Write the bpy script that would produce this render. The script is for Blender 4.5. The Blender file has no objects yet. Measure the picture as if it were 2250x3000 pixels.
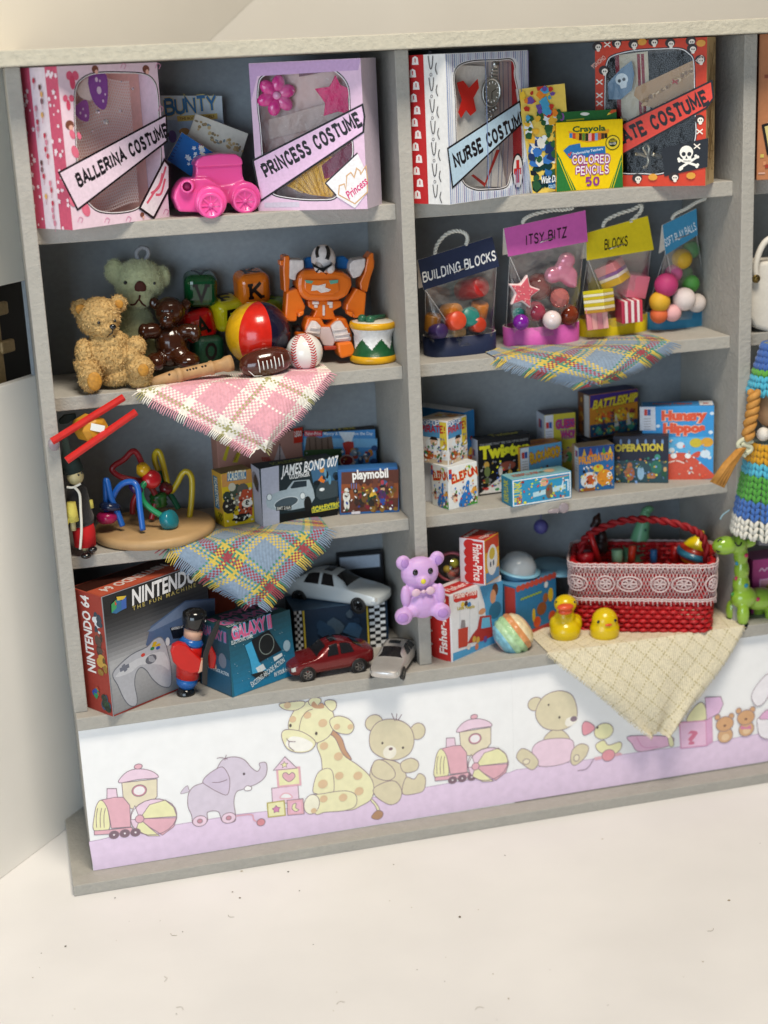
import bpy, bmesh, math, random
import numpy as np
from mathutils import Vector, Matrix, Euler, noise
R = math.radians
PI = math.pi
random.seed(7)
sc = bpy.context.scene
COL = sc.collection
sc.unit_settings.system = 'METRIC'
sc.unit_settings.scale_length = 0.01          # one unit is one centimetre: the shelf unit is about 31 cm tall

# ---------------------------------------------------------------- camera
FPX = 4552.56                                  # focal length in pixels of the 2250 x 3000 photograph
CAM_LOC = Vector((-0.5695, -55.596, 23.067))
CAM_ROT = Euler((R(73.818), R(2.564), R(-14.324)), 'XYZ')
cam_data = bpy.data.cameras.new('camera')
cam = bpy.data.objects.new('camera', cam_data)
COL.objects.link(cam)
cam.location, cam.rotation_euler = CAM_LOC, CAM_ROT
cam_data.sensor_fit = 'HORIZONTAL'
cam_data.sensor_width = 36.0
cam_data.lens = FPX / 2250 * 36.0
cam_data.clip_start, cam_data.clip_end = 1.0, 1000.0
cam_data.dof.use_dof = True
cam_data.dof.focus_distance = 57.2
cam_data.dof.aperture_fstop = 0.125
sc.camera = cam

# ---------------------------------------------------------------- light
world = bpy.data.worlds.new('World')
sc.world = world
world.use_nodes = True
world.node_tree.nodes['Background'].inputs[0].default_value = (0.80, 0.90, 1.0, 1)
world.node_tree.nodes['Background'].inputs[1].default_value = 0.075


def area(name, loc, target, sx, sy, energy, colour):
    l = bpy.data.lights.new(name, 'AREA')
    l.shape, l.size, l.size_y, l.energy, l.color = 'RECTANGLE', sx, sy, energy, colour
    o = bpy.data.objects.new(name, l)
    COL.objects.link(o)
    o.location = loc
    o.rotation_euler = (Vector(target) - Vector(loc)).to_track_quat('-Z', 'Y').to_euler()
    return o


area('ceiling_lamp', (15, -40, 84), (13, 0, 6), 30, 24, 80000, (1.0, 0.90, 0.76))
area('window_light', (-44, -84, 16), (10, 0, 2), 60, 44, 45000, (0.71, 0.86, 1.0))
sc.view_settings.view_transform = 'Standard'
sc.view_settings.look = 'None'
sc.view_settings.exposure = -0.07
sc.view_settings.gamma = 1.0
sc.view_settings.use_curve_mapping = False

# ---------------------------------------------------------------- the photograph's rays
_RM = CAM_ROT.to_matrix()


def ray(px, py):
    return (_RM @ Vector(((px - 1125) / FPX, -(py - 1500) / FPX, -1.0))).normalized()


def fl(px, py, z):
    d = ray(px, py)
    t = (z - CAM_LOC.z) / d.z
    return CAM_LOC + d * t


def fy(px, py, y):
    d = ray(px, py)
    t = (y - CAM_LOC.y) / d.y
    return CAM_LOC + d * t


def hit(px, py, o, n):
    d = ray(px, py)
    return CAM_LOC + d * ((o - CAM_LOC).dot(n) / d.dot(n))


def px_per_cm(p):
    return FPX / (-(_RM.inverted() @ (Vector(p) - CAM_LOC)).z)


# ---------------------------------------------------------------- materials
MATS = {}


def srgb(h):
    if isinstance(h, str):
        h = h.lstrip('#')
        c = [int(h[i:i + 2], 16) / 255 for i in (0, 2, 4)]
    else:
        c = [v / 255 for v in h]
    return tuple((v / 12.92 if v <= 0.04045 else ((v + 0.055) / 1.055) ** 2.4) for v in c)


def mat(name, col=(0.5, 0.5, 0.5), rough=0.5, spec=0.5, metal=0.0, var=0.0, vscale=3.0, bump=0.0, bscale=20.0,
        bstretch=(1, 1, 1), coat=0.0, attr=False, sss=0.0, trans=0.0, ior=1.45, alpha=1.0, sheen=0.0, rvar=0.0, bdist=0.03):
    if name in MATS:
        return MATS[name]
    if isinstance(col, str):
        col = srgb(col)
    m = bpy.data.materials.new(name)
    m.use_nodes = True
    nt = m.node_tree
    b = nt.nodes['Principled BSDF']
    I = b.inputs
    I['Base Color'].default_value = (*col, 1)
    m.diffuse_color = (*col, 1)
    I['Roughness'].default_value = rough
    I['Specular IOR Level'].default_value = spec
    I['Metallic'].default_value = metal
    I['Coat Weight'].default_value = coat
    I['Coat Roughness'].default_value = 0.08
    I['IOR'].default_value = ior
    I['Transmission Weight'].default_value = trans
    I['Alpha'].default_value = alpha
    I['Sheen Weight'].default_value = sheen
    if sss:
        I['Subsurface Weight'].default_value = sss
        I['Subsurface Radius'].default_value = (0.12, 0.08, 0.06)
        I['Subsurface Scale'].default_value = 1.0
    tc = nt.nodes.new('ShaderNodeTexCoord')
    src = None
    if attr:
        a = nt.nodes.new('ShaderNodeVertexColor')
        a.layer_name = 'Col'
        src = a.outputs['Color']
    if var or rvar:
        n = nt.nodes.new('ShaderNodeTexNoise')
        n.inputs['Scale'].default_value = vscale
        n.inputs['Detail'].default_value = 6
        nt.links.new(tc.outputs['Object'], n.inputs['Vector'])
        mp = nt.nodes.new('ShaderNodeMapRange')
        mp.inputs[1].default_value, mp.inputs[2].default_value = 0.3, 0.7
        mp.inputs[3].default_value, mp.inputs[4].default_value = 1 - var, 1 + var
        nt.links.new(n.outputs['Fac'], mp.inputs[0])
        if var:
            mx = nt.nodes.new('ShaderNodeMix')
            mx.data_type, mx.blend_type = 'RGBA', 'MULTIPLY'
            mx.inputs[0].default_value = 1
            if src:
                nt.links.new(src, mx.inputs[6])
            else:
                mx.inputs[6].default_value = (*col, 1)
            nt.links.new(mp.outputs[0], mx.inputs[7])
            src = mx.outputs[2]
        if rvar:
            mr = nt.nodes.new('ShaderNodeMapRange')
            mr.inputs[1].default_value, mr.inputs[2].default_value = 0.3, 0.7
            mr.inputs[3].default_value, mr.inputs[4].default_value = max(0.02, rough - rvar), rough + rvar
            nt.links.new(n.outputs['Fac'], mr.inputs[0])
            nt.links.new(mr.outputs[0], I['Roughness'])
    if src:
        nt.links.new(src, I['Base Color'])
    if bump:
        mpg = nt.nodes.new('ShaderNodeMapping')
        mpg.inputs['Scale'].default_value = bstretch
        nt.links.new(tc.outputs['Object'], mpg.inputs[0])
        n2 = nt.nodes.new('ShaderNodeTexNoise')
        n2.inputs['Scale'].default_value = bscale
        n2.inputs['Detail'].default_value = 5
        nt.links.new(mpg.outputs[0], n2.inputs['Vector'])
        bp = nt.nodes.new('ShaderNodeBump')
        bp.inputs['Strength'].default_value = bump
        bp.inputs['Distance'].default_value = bdist
        nt.links.new(n2.outputs['Fac'], bp.inputs['Height'])
        nt.links.new(bp.outputs[0], I['Normal'])
    MATS[name] = m
    return m


def film(name, tint=(1, 1, 1), gloss=0.06, rough=0.07, bump=0.35, bscale=1.6):
    """clear plastic sheet: lets light straight through and mirrors a little of the room"""
    if name in MATS:
        return MATS[name]
    m = bpy.data.materials.new(name)
    m.use_nodes = True
    nt = m.node_tree
    nt.nodes.clear()
    out = nt.nodes.new('ShaderNodeOutputMaterial')
    t = nt.nodes.new('ShaderNodeBsdfTransparent')
    t.inputs[0].default_value = (*tint, 1)
    g = nt.nodes.new('ShaderNodeBsdfGlossy')
    g.inputs['Roughness'].default_value = rough
    fr = nt.nodes.new('ShaderNodeLayerWeight')
    pw = nt.nodes.new('ShaderNodeMath')
    pw.operation = 'POWER'
    pw.inputs[1].default_value = 4.0
    ad = nt.nodes.new('ShaderNodeMath')
    ad.operation = 'MULTIPLY_ADD'
    ad.inputs[1].default_value = 0.45
    ad.inputs[2].default_value = gloss
    tc = nt.nodes.new('ShaderNodeTexCoord')
    n = nt.nodes.new('ShaderNodeTexNoise')
    n.inputs['Scale'].default_value = bscale
    n.inputs['Detail'].default_value = 3
    bp = nt.nodes.new('ShaderNodeBump')
    bp.inputs['Strength'].default_value = bump
    bp.inputs['Distance'].default_value = 0.13
    L = nt.links.new
    L(tc.outputs['Object'], n.inputs['Vector'])
    L(n.outputs['Fac'], bp.inputs['Height'])
    L(bp.outputs[0], g.inputs['Normal'])
    L(bp.outputs[0], fr.inputs['Normal'])
    L(fr.outputs['Facing'], pw.inputs[0])
    L(pw.outputs[0], ad.inputs[0])
    mx = nt.nodes.new('ShaderNodeMixShader')
    L(ad.outputs[0], mx.inputs[0])
    L(t.outputs[0], mx.inputs[1])
    L(g.outputs[0], mx.inputs[2])
    L(mx.outputs[0], out.inputs[0])
    MATS[name] = m
    return m


PRINT = mat('printed_paper', rough=0.42, spec=0.35, attr=True, var=0.07, vscale=9.0, bump=0.05, bscale=30)
GLOSSY_PRINT = mat('glossy_printed_card', rough=0.25, spec=0.5, attr=True, var=0.05, vscale=9.0, bump=0.04, bscale=4)
CARD = mat('folded_card', rough=0.5, spec=0.35, attr=True, var=0.05, vscale=6.0, bump=0.05, bscale=14)


# ---------------------------------------------------------------- mesh builder
def ccol(c):
    return srgb(c) if isinstance(c, (str, list)) or max(c) > 1.001 else c


class MB:
    def __init__(s):
        s.v, s.f, s.c, s.m, s.sm = [], [], [], [], []

    def add(s, vs, fs, col=None, mi=0, smooth=False, M=None):
        b = len(s.v)
        s.v += [tuple(M @ Vector(p)) if M else tuple(p) for p in vs]
        for f in fs:
            s.f.append(tuple(i + b for i in f))
            s.c.append(ccol(col) if col is not None else (1, 1, 1))
            s.m.append(mi)
            s.sm.append(smooth)
        return s

    def box(s, c, d, col=None, mi=0, M=None, smooth=False):
        x, y, z = (v / 2 for v in d)
        vs = [(c[0] + i * x, c[1] + j * y, c[2] + k * z) for k in (-1, 1) for j in (-1, 1) for i in (-1, 1)]
        fs = [(0, 2, 3, 1), (4, 5, 7, 6), (0, 1, 5, 4), (2, 6, 7, 3), (0, 4, 6, 2), (1, 3, 7, 5)]
        return s.add(vs, fs, col, mi, smooth, M)

    def lathe(s, prof, n=32, col=None, mi=0, M=None, smooth=True, cols=None):
        """profile of (radius, z); closed at an end where the radius is 0"""
        vs, fs, cs = [], [], []
        for r, z in prof:
            for k in range(n):
                a = 2 * PI * k / n
                vs.append((r * math.cos(a), r * math.sin(a), z))
        for i in range(len(prof) - 1):
            for k in range(n):
                k2 = (k + 1) % n
                fs.append((i * n + k, i * n + k2, (i + 1) * n + k2, (i + 1) * n + k))
                cs.append(cols[i] if cols else col)
        b = len(s.v)
        s.v += [tuple(M @ Vector(p)) if M else p for p in vs]
        for f, c in zip(fs, cs):
            s.f.append(tuple(i + b for i in f))
            s.c.append(ccol(c) if c is not None else (1, 1, 1))
            s.m.append(mi)
            s.sm.append(smooth)
        return s

    def ball(s, c, r, col=None, n=20, mi=0, rot=None, M=None):
        r = (r, r, r) if not hasattr(r, '__len__') else r
        T = Matrix.Translation(c) @ (Euler(rot).to_matrix().to_4x4() if rot else Matrix()) @ Matrix.Diagonal((*r, 1))
        T = (M @ T) if M else T
        k = n // 2
        return s.lathe([(math.sin(PI * i / k), -math.cos(PI * i / k)) for i in range(k + 1)], n, col, mi, T)

    def tube(s, pts, r, n=10, col=None, mi=0, M=None, closed=False, caps=True, smooth=True):
        pts = [Vector(p) for p in pts]
        N = len(pts)
        rs = r if hasattr(r, '__len__') else [r] * N
        vs, fs = [], []
        up = None
        for i, p in enumerate(pts):
            a = pts[(i - 1) % N] if (closed or i > 0) else p
            c = pts[(i + 1) % N] if (closed or i < N - 1) else p
            t = (c - a).normalized()
            if up is None:
                up = Vector((0, 0, 1)) if abs(t.z) < 0.9 else Vector((1, 0, 0))
            u = (up - t * up.dot(t)).normalized()
            up = u
            w = t.cross(u)
            for k in range(n):
                an = 2 * PI * k / n
                vs.append(p + (u * math.cos(an) + w * math.sin(an)) * rs[i])
        for i in range(N if closed else N - 1):
            j = (i + 1) % N
            for k in range(n):
                k2 = (k + 1) % n
                fs.append((i * n + k, i * n + k2, j * n + k2, j * n + k))
        if caps and not closed:
            fs.append(tuple(range(n - 1, -1, -1)))
            fs.append(tuple((N - 1) * n + k for k in range(n)))
        return s.add(vs, fs, col, mi, smooth, M)

    def prism(s, poly, z0, z1, col=None, mi=0, M=None, smooth=False):
        n = len(poly)
        vs = [(x, y, z0) for x, y in poly] + [(x, y, z1) for x, y in poly]
        fs = [tuple(range(n - 1, -1, -1)), tuple(range(n, 2 * n))]
        fs += [(i, (i + 1) % n, n + (i + 1) % n, n + i) for i in range(n)]
        return s.add(vs, fs, col, mi, smooth, M)

    def grid(s, fn, nu, nv, col=None, mi=0, M=None, smooth=True, colfn=None):
        vs = [fn(i / nu, j / nv) for j in range(nv + 1) for i in range(nu + 1)]
        b = len(s.v)
        s.v += [tuple(M @ Vector(p)) if M else tuple(p) for p in vs]
        for j in range(nv):
            for i in range(nu):
                a = j * (nu + 1) + i
                s.f.append((b + a, b + a + 1, b + a + nu + 2, b + a + nu + 1))
                cc = colfn(i / nu, j / nv) if colfn else col
                s.c.append(ccol(cc) if cc is not None else (1, 1, 1))
                s.m.append(mi)
                s.sm.append(smooth)
        return s

    def mesh(s, name):
        me = bpy.data.meshes.new(name)
        me.from_pydata(s.v, [], s.f)
        ca = me.color_attributes.new('Col', 'FLOAT_COLOR', 'CORNER')
        buf = np.ones((len(me.loops), 4), dtype=np.float32)
        k = 0
        for f, c in zip(s.f, s.c):
            buf[k:k + len(f), :3] = c
            k += len(f)
        ca.data.foreach_set('color', buf.ravel())
        me.polygons.foreach_set('use_smooth', np.array(s.sm, dtype=bool))
        me.polygons.foreach_set('material_index', np.array(s.m, dtype=np.int32))
        me.update()
        return me

    def obj(s, name, material, parent=None, loc=None, rot=None, bevel=0.0, bseg=2, subsurf=0, remesh=0.0, smooth_it=0,
            merge=False, M=None):
        me = s.mesh(name)
        if merge:
            bm = bmesh.new()
            bm.from_mesh(me)
            bmesh.ops.remove_doubles(bm, verts=bm.verts, dist=1e-4)
            bmesh.ops.recalc_face_normals(bm, faces=bm.faces)
            bm.to_mesh(me)
            bm.free()
        for m in (material if isinstance(material, (list, tuple)) else [material]):
            me.materials.append(m)
        o = bpy.data.objects.new(name, me)
        COL.objects.link(o)
        if parent is not None:
            o.parent = parent
        if loc is not None:
            o.location = loc
        if rot is not None:
            o.rotation_euler = rot
        if M is not None:
            o.matrix_local = M
        if bevel:
            md = o.modifiers.new('bevel', 'BEVEL')
            md.width, md.segments, md.limit_method = bevel, bseg, 'ANGLE'
            md.angle_limit = R(32)
        if remesh:
            md = o.modifiers.new('remesh', 'REMESH')
            md.mode, md.voxel_size, md.use_smooth_shade = 'VOXEL', remesh, True
        if smooth_it:
            md = o.modifiers.new('smooth', 'SMOOTH')
            md.factor, md.iterations = 0.5, smooth_it
        if subsurf:
            md = o.modifiers.new('subsurf', 'SUBSURF')
            md.levels = md.render_levels = subsurf
        return o


def tag(o, label, cat, group=None, kind=None):
    if label:
        o['label'] = label
    if cat:
        o['category'] = cat
    if group:
        o['group'] = group
    if kind:
        o['kind'] = kind
    return o


def thing(name, label, cat, loc=(0, 0, 0), rot=(0, 0, 0), group=None):
    o = bpy.data.objects.new(name, None)
    o.empty_display_size = 0.3
    COL.objects.link(o)
    o.location, o.rotation_euler = loc, rot
    return tag(o, label, cat, group)


def displace(o, strength, size, kind='CLOUDS', depth=2):
    t = bpy.data.textures.new('relief', kind)
    t.noise_scale = size
    if kind == 'CLOUDS':
        t.noise_depth = depth
    md = o.modifiers.new('relief', 'DISPLACE')
    md.texture, md.strength, md.mid_level = t, strength, 0.5
    return o


def rrect(x0, y0, x1, y1, r, n=5):
    out = []
    for cx, cy, a0 in ((x1 - r, y0 + r, -90), (x1 - r, y1 - r, 0), (x0 + r, y1 - r, 90), (x0 + r, y0 + r, 180)):
        for k in range(n + 1):
            a = R(a0 + 90 * k / n)
            out.append((cx + r * math.cos(a), cy + r * math.sin(a)))
    return out


def spline(pts, n=8, closed=False):
    """Catmull-Rom through the points"""
    P = [Vector(p) for p in pts]
    N = len(P)
    out = []
    for i in range(N if closed else N - 1):
        g = (lambda k: P[k % N]) if closed else (lambda k: P[max(0, min(N - 1, k))])
        p0, p1, p2, p3 = g(i - 1), g(i), g(i + 1), g(i + 2)
        for k in range(n):
            t = k / n
            out.append(0.5 * ((2 * p1) + (p2 - p0) * t + (2 * p0 - 5 * p1 + 4 * p2 - p3) * t * t
                              + (3 * p1 - p0 - 3 * p2 + p3) * t ** 3))
    if not closed:
        out.append(P[-1])
    return out


# ---------------------------------------------------------------- lettering
_TXT = {}


def glyph_mesh(s, bold=0.0, spacing=1.0):
    """outlines of a line of type, cap height 1, as (vertices, faces, width)"""
    key = (s, bold, spacing)
    if key in _TXT:
        return _TXT[key]
    cu = bpy.data.curves.new('type', 'FONT')
    cu.body, cu.offset, cu.fill_mode, cu.resolution_u = s, bold, 'FRONT', 2
    cu.space_character = spacing
    o = bpy.data.objects.new('type', cu)
    me = o.to_mesh()
    vs = [(v.co.x / 0.73, v.co.y / 0.73) for v in me.vertices]
    fs = [tuple(p.vertices) for p in me.polygons]
    o.to_mesh_clear()
    bpy.data.objects.remove(o)
    bpy.data.curves.remove(cu)
    if vs:
        x0 = min(v[0] for v in vs)
        x1 = max(v[0] for v in vs)
        vs = [(x - x0, y) for x, y in vs]
    else:
        x0 = x1 = 0
    _TXT[key] = (vs, fs, max(x1 - x0, 1e-3))
    return _TXT[key]


# stroke letters on a 0..1 square, curves given as dense polylines; second number of an entry is its advance
STROKES = {
    'A': (1.0, ['0,0 .5,1 1,0', '.2,.36 .8,.36']),
    'B': (.85, ['0,0 0,1', '0,1 .5,1 .7,.93 .75,.77 .7,.62 .5,.55 0,.55', '.5,.55 .75,.47 .84,.28 .75,.08 .5,0 0,0']),
    'C': (.9, ['.85,.75 .72,.92 .5,1 .25,.92 .08,.7 .05,.5 .08,.3 .25,.08 .5,0 .72,.08 .86,.26']),
    'D': (.9, ['0,0 0,1', '0,1 .45,1 .75,.87 .88,.5 .75,.13 .45,0 0,0']),
    'E': (.8, ['.75,1 0,1 0,0 .78,0', '0,.52 .55,.52']),
    'F': (.78, ['.75,1 0,1 0,0', '0,.52 .55,.52']),
    'G': (.95, ['.85,.78 .7,.94 .5,1 .25,.92 .08,.7 .05,.5 .08,.3 .25,.08 .5,0 .75,.08 .86,.25 .86,.46 .55,.46']),
    'H': (.9, ['0,0 0,1', '.85,0 .85,1', '0,.52 .85,.52']),
    'I': (.3, ['.1,0 .1,1']),
    'K': (.85, ['0,0 0,1', '.78,1 0,.4', '.25,.58 .82,0']),
    'L': (.75, ['0,1 0,0 .72,0']),
    'M': (1.1, ['0,0 0,1 .5,.3 1,1 1,0']),
    'N': (.95, ['0,0 0,1 .85,0 .85,1']),
    'O': (1.0, ['.5,1 .25,.92 .08,.7 .05,.5 .08,.3 .25,.08 .5,0 .75,.08 .92,.3 .95,.5 .92,.7 .75,.92 .5,1']),
    'P': (.82, ['0,0 0,1', '0,1 .5,1 .74,.92 .8,.73 .74,.53 .5,.45 0,.45']),
    'R': (.88, ['0,0 0,1', '0,1 .5,1 .74,.92 .8,.75 .74,.58 .5,.5 0,.5', '.45,.5 .85,0']),
    'S': (.8, ['.72,.8 .6,.95 .38,1 .15,.93 .06,.76 .15,.6 .4,.52 .65,.42 .76,.24 .66,.07 .4,0 .15,.06 .03,.22']),
    'T': (.85, ['0,1 .85,1', '.425,1 .425,0']),
    'U': (.9, ['0,1 0,.3 .1,.1 .42,0 .75,.1 .85,.3 .85,1']),
    'V': (.9, ['0,1 .45,0 .9,1']),
    'W': (1.2, ['0,1 .3,0 .6,.8 .9,0 1.2,1']),
    'X': (.85, ['0,0 .8,1', '0,1 .8,0']),
    'Y': (.85, ['0,1 .42,.5 .85,1', '.42,.5 .42,0']),
    'Z': (.8, ['0,1 .78,1 0,0 .78,0']),
    'Q': (1.0, ['.5,1 .25,.92 .08,.7 .05,.5 .08,.3 .25,.08 .5,0 .75,.08 .92,.3 .95,.5 .92,.7 .75,.92 .5,1', '.6,.3 .95,-.05']),
    '0': (.8, ['.4,1 .15,.9 .05,.5 .15,.1 .4,0 .65,.1 .75,.5 .65,.9 .4,1']),
    '5': (.8, ['.7,1 .12,1 .08,.55 .4,.62 .66,.5 .72,.3 .62,.08 .38,0 .1,.1']),
    '6': (.8, ['.65,.92 .4,1 .15,.8 .06,.4 .15,.1 .4,0 .65,.1 .72,.3 .62,.52 .4,.58 .15,.45']),
    '4': (.8, ['.55,0 .55,1 0,.3 .75,.3']),
    '7': (.8, ['0,1 .72,1 .3,0']),
    '8': (.8, ['.4,1 .15,.92 .12,.72 .4,.54 .7,.35 .68,.1 .4,0 .12,.1 .1,.35 .4,.54 .68,.72 .65,.92 .4,1']),
    '2': (.8, ['.06,.75 .2,.95 .42,1 .65,.9 .68,.7 .5,.4 .05,0 .74,0']),
    '!': (.35, ['.1,1 .1,.3', '.1,.1 .1,0']),
    '-': (.6, ['.1,.45 .5,.45']),
    ' ': (.42, []),
}


def strip(pts, w, closed=False):
    """mitred ribbon of width w along a polyline: (verts, faces)"""
    P = [Vector((p[0], p[1])) for p in pts]
    q = [P[0]]
    for p in P[1:]:
        if (p - q[-1]).length > 1e-6:
            q.append(p)
    P = q
    if closed and (P[0] - P[-1]).length < 1e-6:
        P = P[:-1]
    N = len(P)
    if N < 2:
        return [], []
    vs = []
    for i, p in enumerate(P):
        a = P[(i - 1) % N] if (closed or i > 0) else None
        c = P[(i + 1) % N] if (closed or i < N - 1) else None
        d1 = (p - a).normalized() if a is not None else None
        d2 = (c - p).normalized() if c is not None else None
        if d1 is None:
            n = Vector((-d2.y, d2.x))
        elif d2 is None:
            n = Vector((-d1.y, d1.x))
        else:
            n1, n2 = Vector((-d1.y, d1.x)), Vector((-d2.y, d2.x))
            n = n1 + n2
            if n.length < 1e-3:
                n = n1
            n.normalize()
            n = n / max(0.45, n.dot(n1))
        vs += [p + n * w / 2, p - n * w / 2]
    fs = [(2 * i, 2 * i + 1, 2 * ((i + 1) % N) + 1, 2 * ((i + 1) % N)) for i in range(N if closed else N - 1)]
    return [tuple(v) for v in vs], fs


def stroke_text(s, w=0.16, slab=False, gap=0.2):
    """(list of (verts, faces), width) at cap height 1"""
    out, x = [], 0.0
    for ch in s:
        adv, strokes = STROKES.get(ch, STROKES[' '])
        for st in strokes:
            pts = [tuple(float(v) for v in p.split(',')) for p in st.split()]
            pts = [(x + a, b) for a, b in pts]
            out.append(strip(pts, w))
            if slab:
                for e, q in ((pts[0], pts[1]), (pts[-1], pts[-2])):
                    dx, dy = abs(e[0] - q[0]), abs(e[1] - q[1])
                    if dy > dx * 0.9 and (e[1] < 0.05 or e[1] > 0.95) and ch not in 'COSGQ':
                        out.append(strip([(e[0] - 0.2, e[1] + (w * .35 if e[1] < .5 else -w * .35)),
                                          (e[0] + 0.2, e[1] + (w * .35 if e[1] < .5 else -w * .35))], w * 0.8))
                    elif dx > dy and e[0] > x + 0.3 and ch in 'ELTFZ':
                        sg = 1 if e[1] < 0.5 else -1
                        out.append(strip([(e[0], e[1] - sg * .06), (e[0], e[1] + sg * 0.2)], w * 0.8))
        x += adv + gap
    return out, max(x - gap, 1e-3)


# ---------------------------------------------------------------- print: flat ink and paper laid on a face
class Canvas:
    """o, u, v: origin and unit axes of the face in the thing's space; world: matrix of the thing"""
    EPS = 0.0006

    def __init__(s, o, u, v, world=None, z0=0.004):
        s.o, s.u, s.v = Vector(o), Vector(u).normalized(), Vector(v).normalized()
        s.n = s.u.cross(s.v).normalized()
        s.w = world or Matrix()
        s.mb = MB()
        s.z = z0
        R3 = s.w.to_3x3()
        s.wo, s.wu, s.wv, s.wn = s.w @ s.o, R3 @ s.u, R3 @ s.v, R3 @ s.n

    def P(s, px, py):
        h = hit(px, py, s.wo, s.wn) - s.wo
        return (h.dot(s.wu), h.dot(s.wv))

    def PP(s, pts):
        return [s.P(*p) for p in pts]

    def _emit(s, vs, fs, col):
        s.mb.add([s.o + s.u * x + s.v * y + s.n * s.z for x, y in vs], fs, col)

    def poly(s, pts, col, line=None, lw=0.02, smooth=0, px=False):
        if px:
            pts = s.PP(pts)
        if smooth:
            pts = [tuple(p) for p in spline(pts, smooth, True)]
        a = sum(pts[i][0] * pts[(i + 1) % len(pts)][1] - pts[(i + 1) % len(pts)][0] * pts[i][1] for i in range(len(pts)))
        if a < 0:
            pts = pts[::-1]
        s.z += s.EPS
        if col is not None:
            if len(pts) > 4:
                from mathutils.geometry import tessellate_polygon
                tris = tessellate_polygon([[Vector((x, y, 0)) for x, y in pts]])
                fs = []
                for t in tris:
                    A, B, C = (pts[i] for i in t)
                    cr = (B[0] - A[0]) * (C[1] - A[1]) - (B[1] - A[1]) * (C[0] - A[0])
                    fs.append(tuple(t) if cr > 0 else tuple(reversed(t)))
                s._emit(pts, fs, col)
            else:
                s._emit(pts, [tuple(range(len(pts)))], col)
        if line:
            s.line(pts, line, lw, closed=True)
        return s

    def line(s, pts, col, w=0.02, closed=False, px=False, smooth=0):
        if px:
            pts = s.PP(pts)
        if smooth:
            pts = [tuple(p) for p in spline(pts, smooth, closed)]
        s.z += s.EPS
        vs, fs = strip(pts, w, closed)
        s._emit(vs, [tuple(reversed(f)) for f in fs], col)
        return s

    def rect(s, x0, y0, x1, y1, col, line=None, lw=0.02):
        return s.poly([(x0, y0), (x1, y0), (x1, y1), (x0, y1)], col, line, lw)

    def oval(s, c, rx, ry, col, line=None, lw=0.02, rot=0, n=20, px=False, pxr=False):
        if px:
            c0 = s.P(*c)
            if pxr:
                k = 1 / px_per_cm(s.wo + s.wu * c0[0] + s.wv * c0[1])
                rx, ry = rx * k, ry * k
            c = c0
        ca, sa = math.cos(rot), math.sin(rot)
        pts = []
        for k in range(n):
            a = 2 * PI * k / n
            x, y = rx * math.cos(a), ry * math.sin(a)
            pts.append((c[0] + x * ca - y * sa, c[1] + x * sa + y * ca))
        return s.poly(pts, col, line, lw)

    def star(s, c, r, col, n=5, k=0.45, rot=PI / 2, line=None, lw=0.02):
        return s.poly([(c[0] + (r if i % 2 == 0 else r * k) * math.cos(rot + i * PI / n),
                        c[1] + (r if i % 2 == 0 else r * k) * math.sin(rot + i * PI / n)) for i in range(2 * n)], col, line, lw)

    def _place(s, vs, p0, p1, h, width, slant, sx=1.0):
        d = Vector((p1[0] - p0[0], p1[1] - p0[1]))
        L = d.length
        d.normalize()
        n = Vector((-d.y, d.x))
        k = L / width
        return [tuple(Vector(p0) + d * ((x + slant * y * h / max(k, 1e-6)) * k) + n * (y * h)) for x, y in vs]

    def text(s, t, p0, p1, h, col, bold=0.02, slant=0.0, px=False, halo=None, hw=0.05, spacing=1.0):
        """a line of type stretched from p0 to p1 along its baseline, capitals h high"""
        if px:
            p0, p1 = s.P(*p0), s.P(*p1)
        if halo:
            vs, fs, w = glyph_mesh(t, bold + hw, spacing)
            s.z += s.EPS
            s._emit(s._place(vs, p0, p1, h, w, slant), fs, halo)
        vs, fs, w = glyph_mesh(t, bold, spacing)
        s.z += s.EPS
        s._emit(s._place(vs, p0, p1, h, w, slant), fs, col)
        return s

    def stroke(s, t, p0, p1, h, col, w=0.17, slab=False, gap=0.22, slant=0.0, px=False, halo=None, hw=0.1):
        if px:
            p0, p1 = s.P(*p0), s.P(*p1)
        for c, ww in (((halo, w + hw),) if halo else ()) + ((col, w),):
            parts, width = stroke_text(t, ww, slab, gap)
            s.z += s.EPS
            for i, (vs, fs) in enumerate(parts):
                s.z += s.EPS * 0.15
                s._emit(s._place(vs, p0, p1, h, width, slant), [tuple(reversed(f)) for f in fs], c)
        return s

    def done(s, name, parent, material=PRINT):
        return s.mb.obj(name, material, parent)


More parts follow.
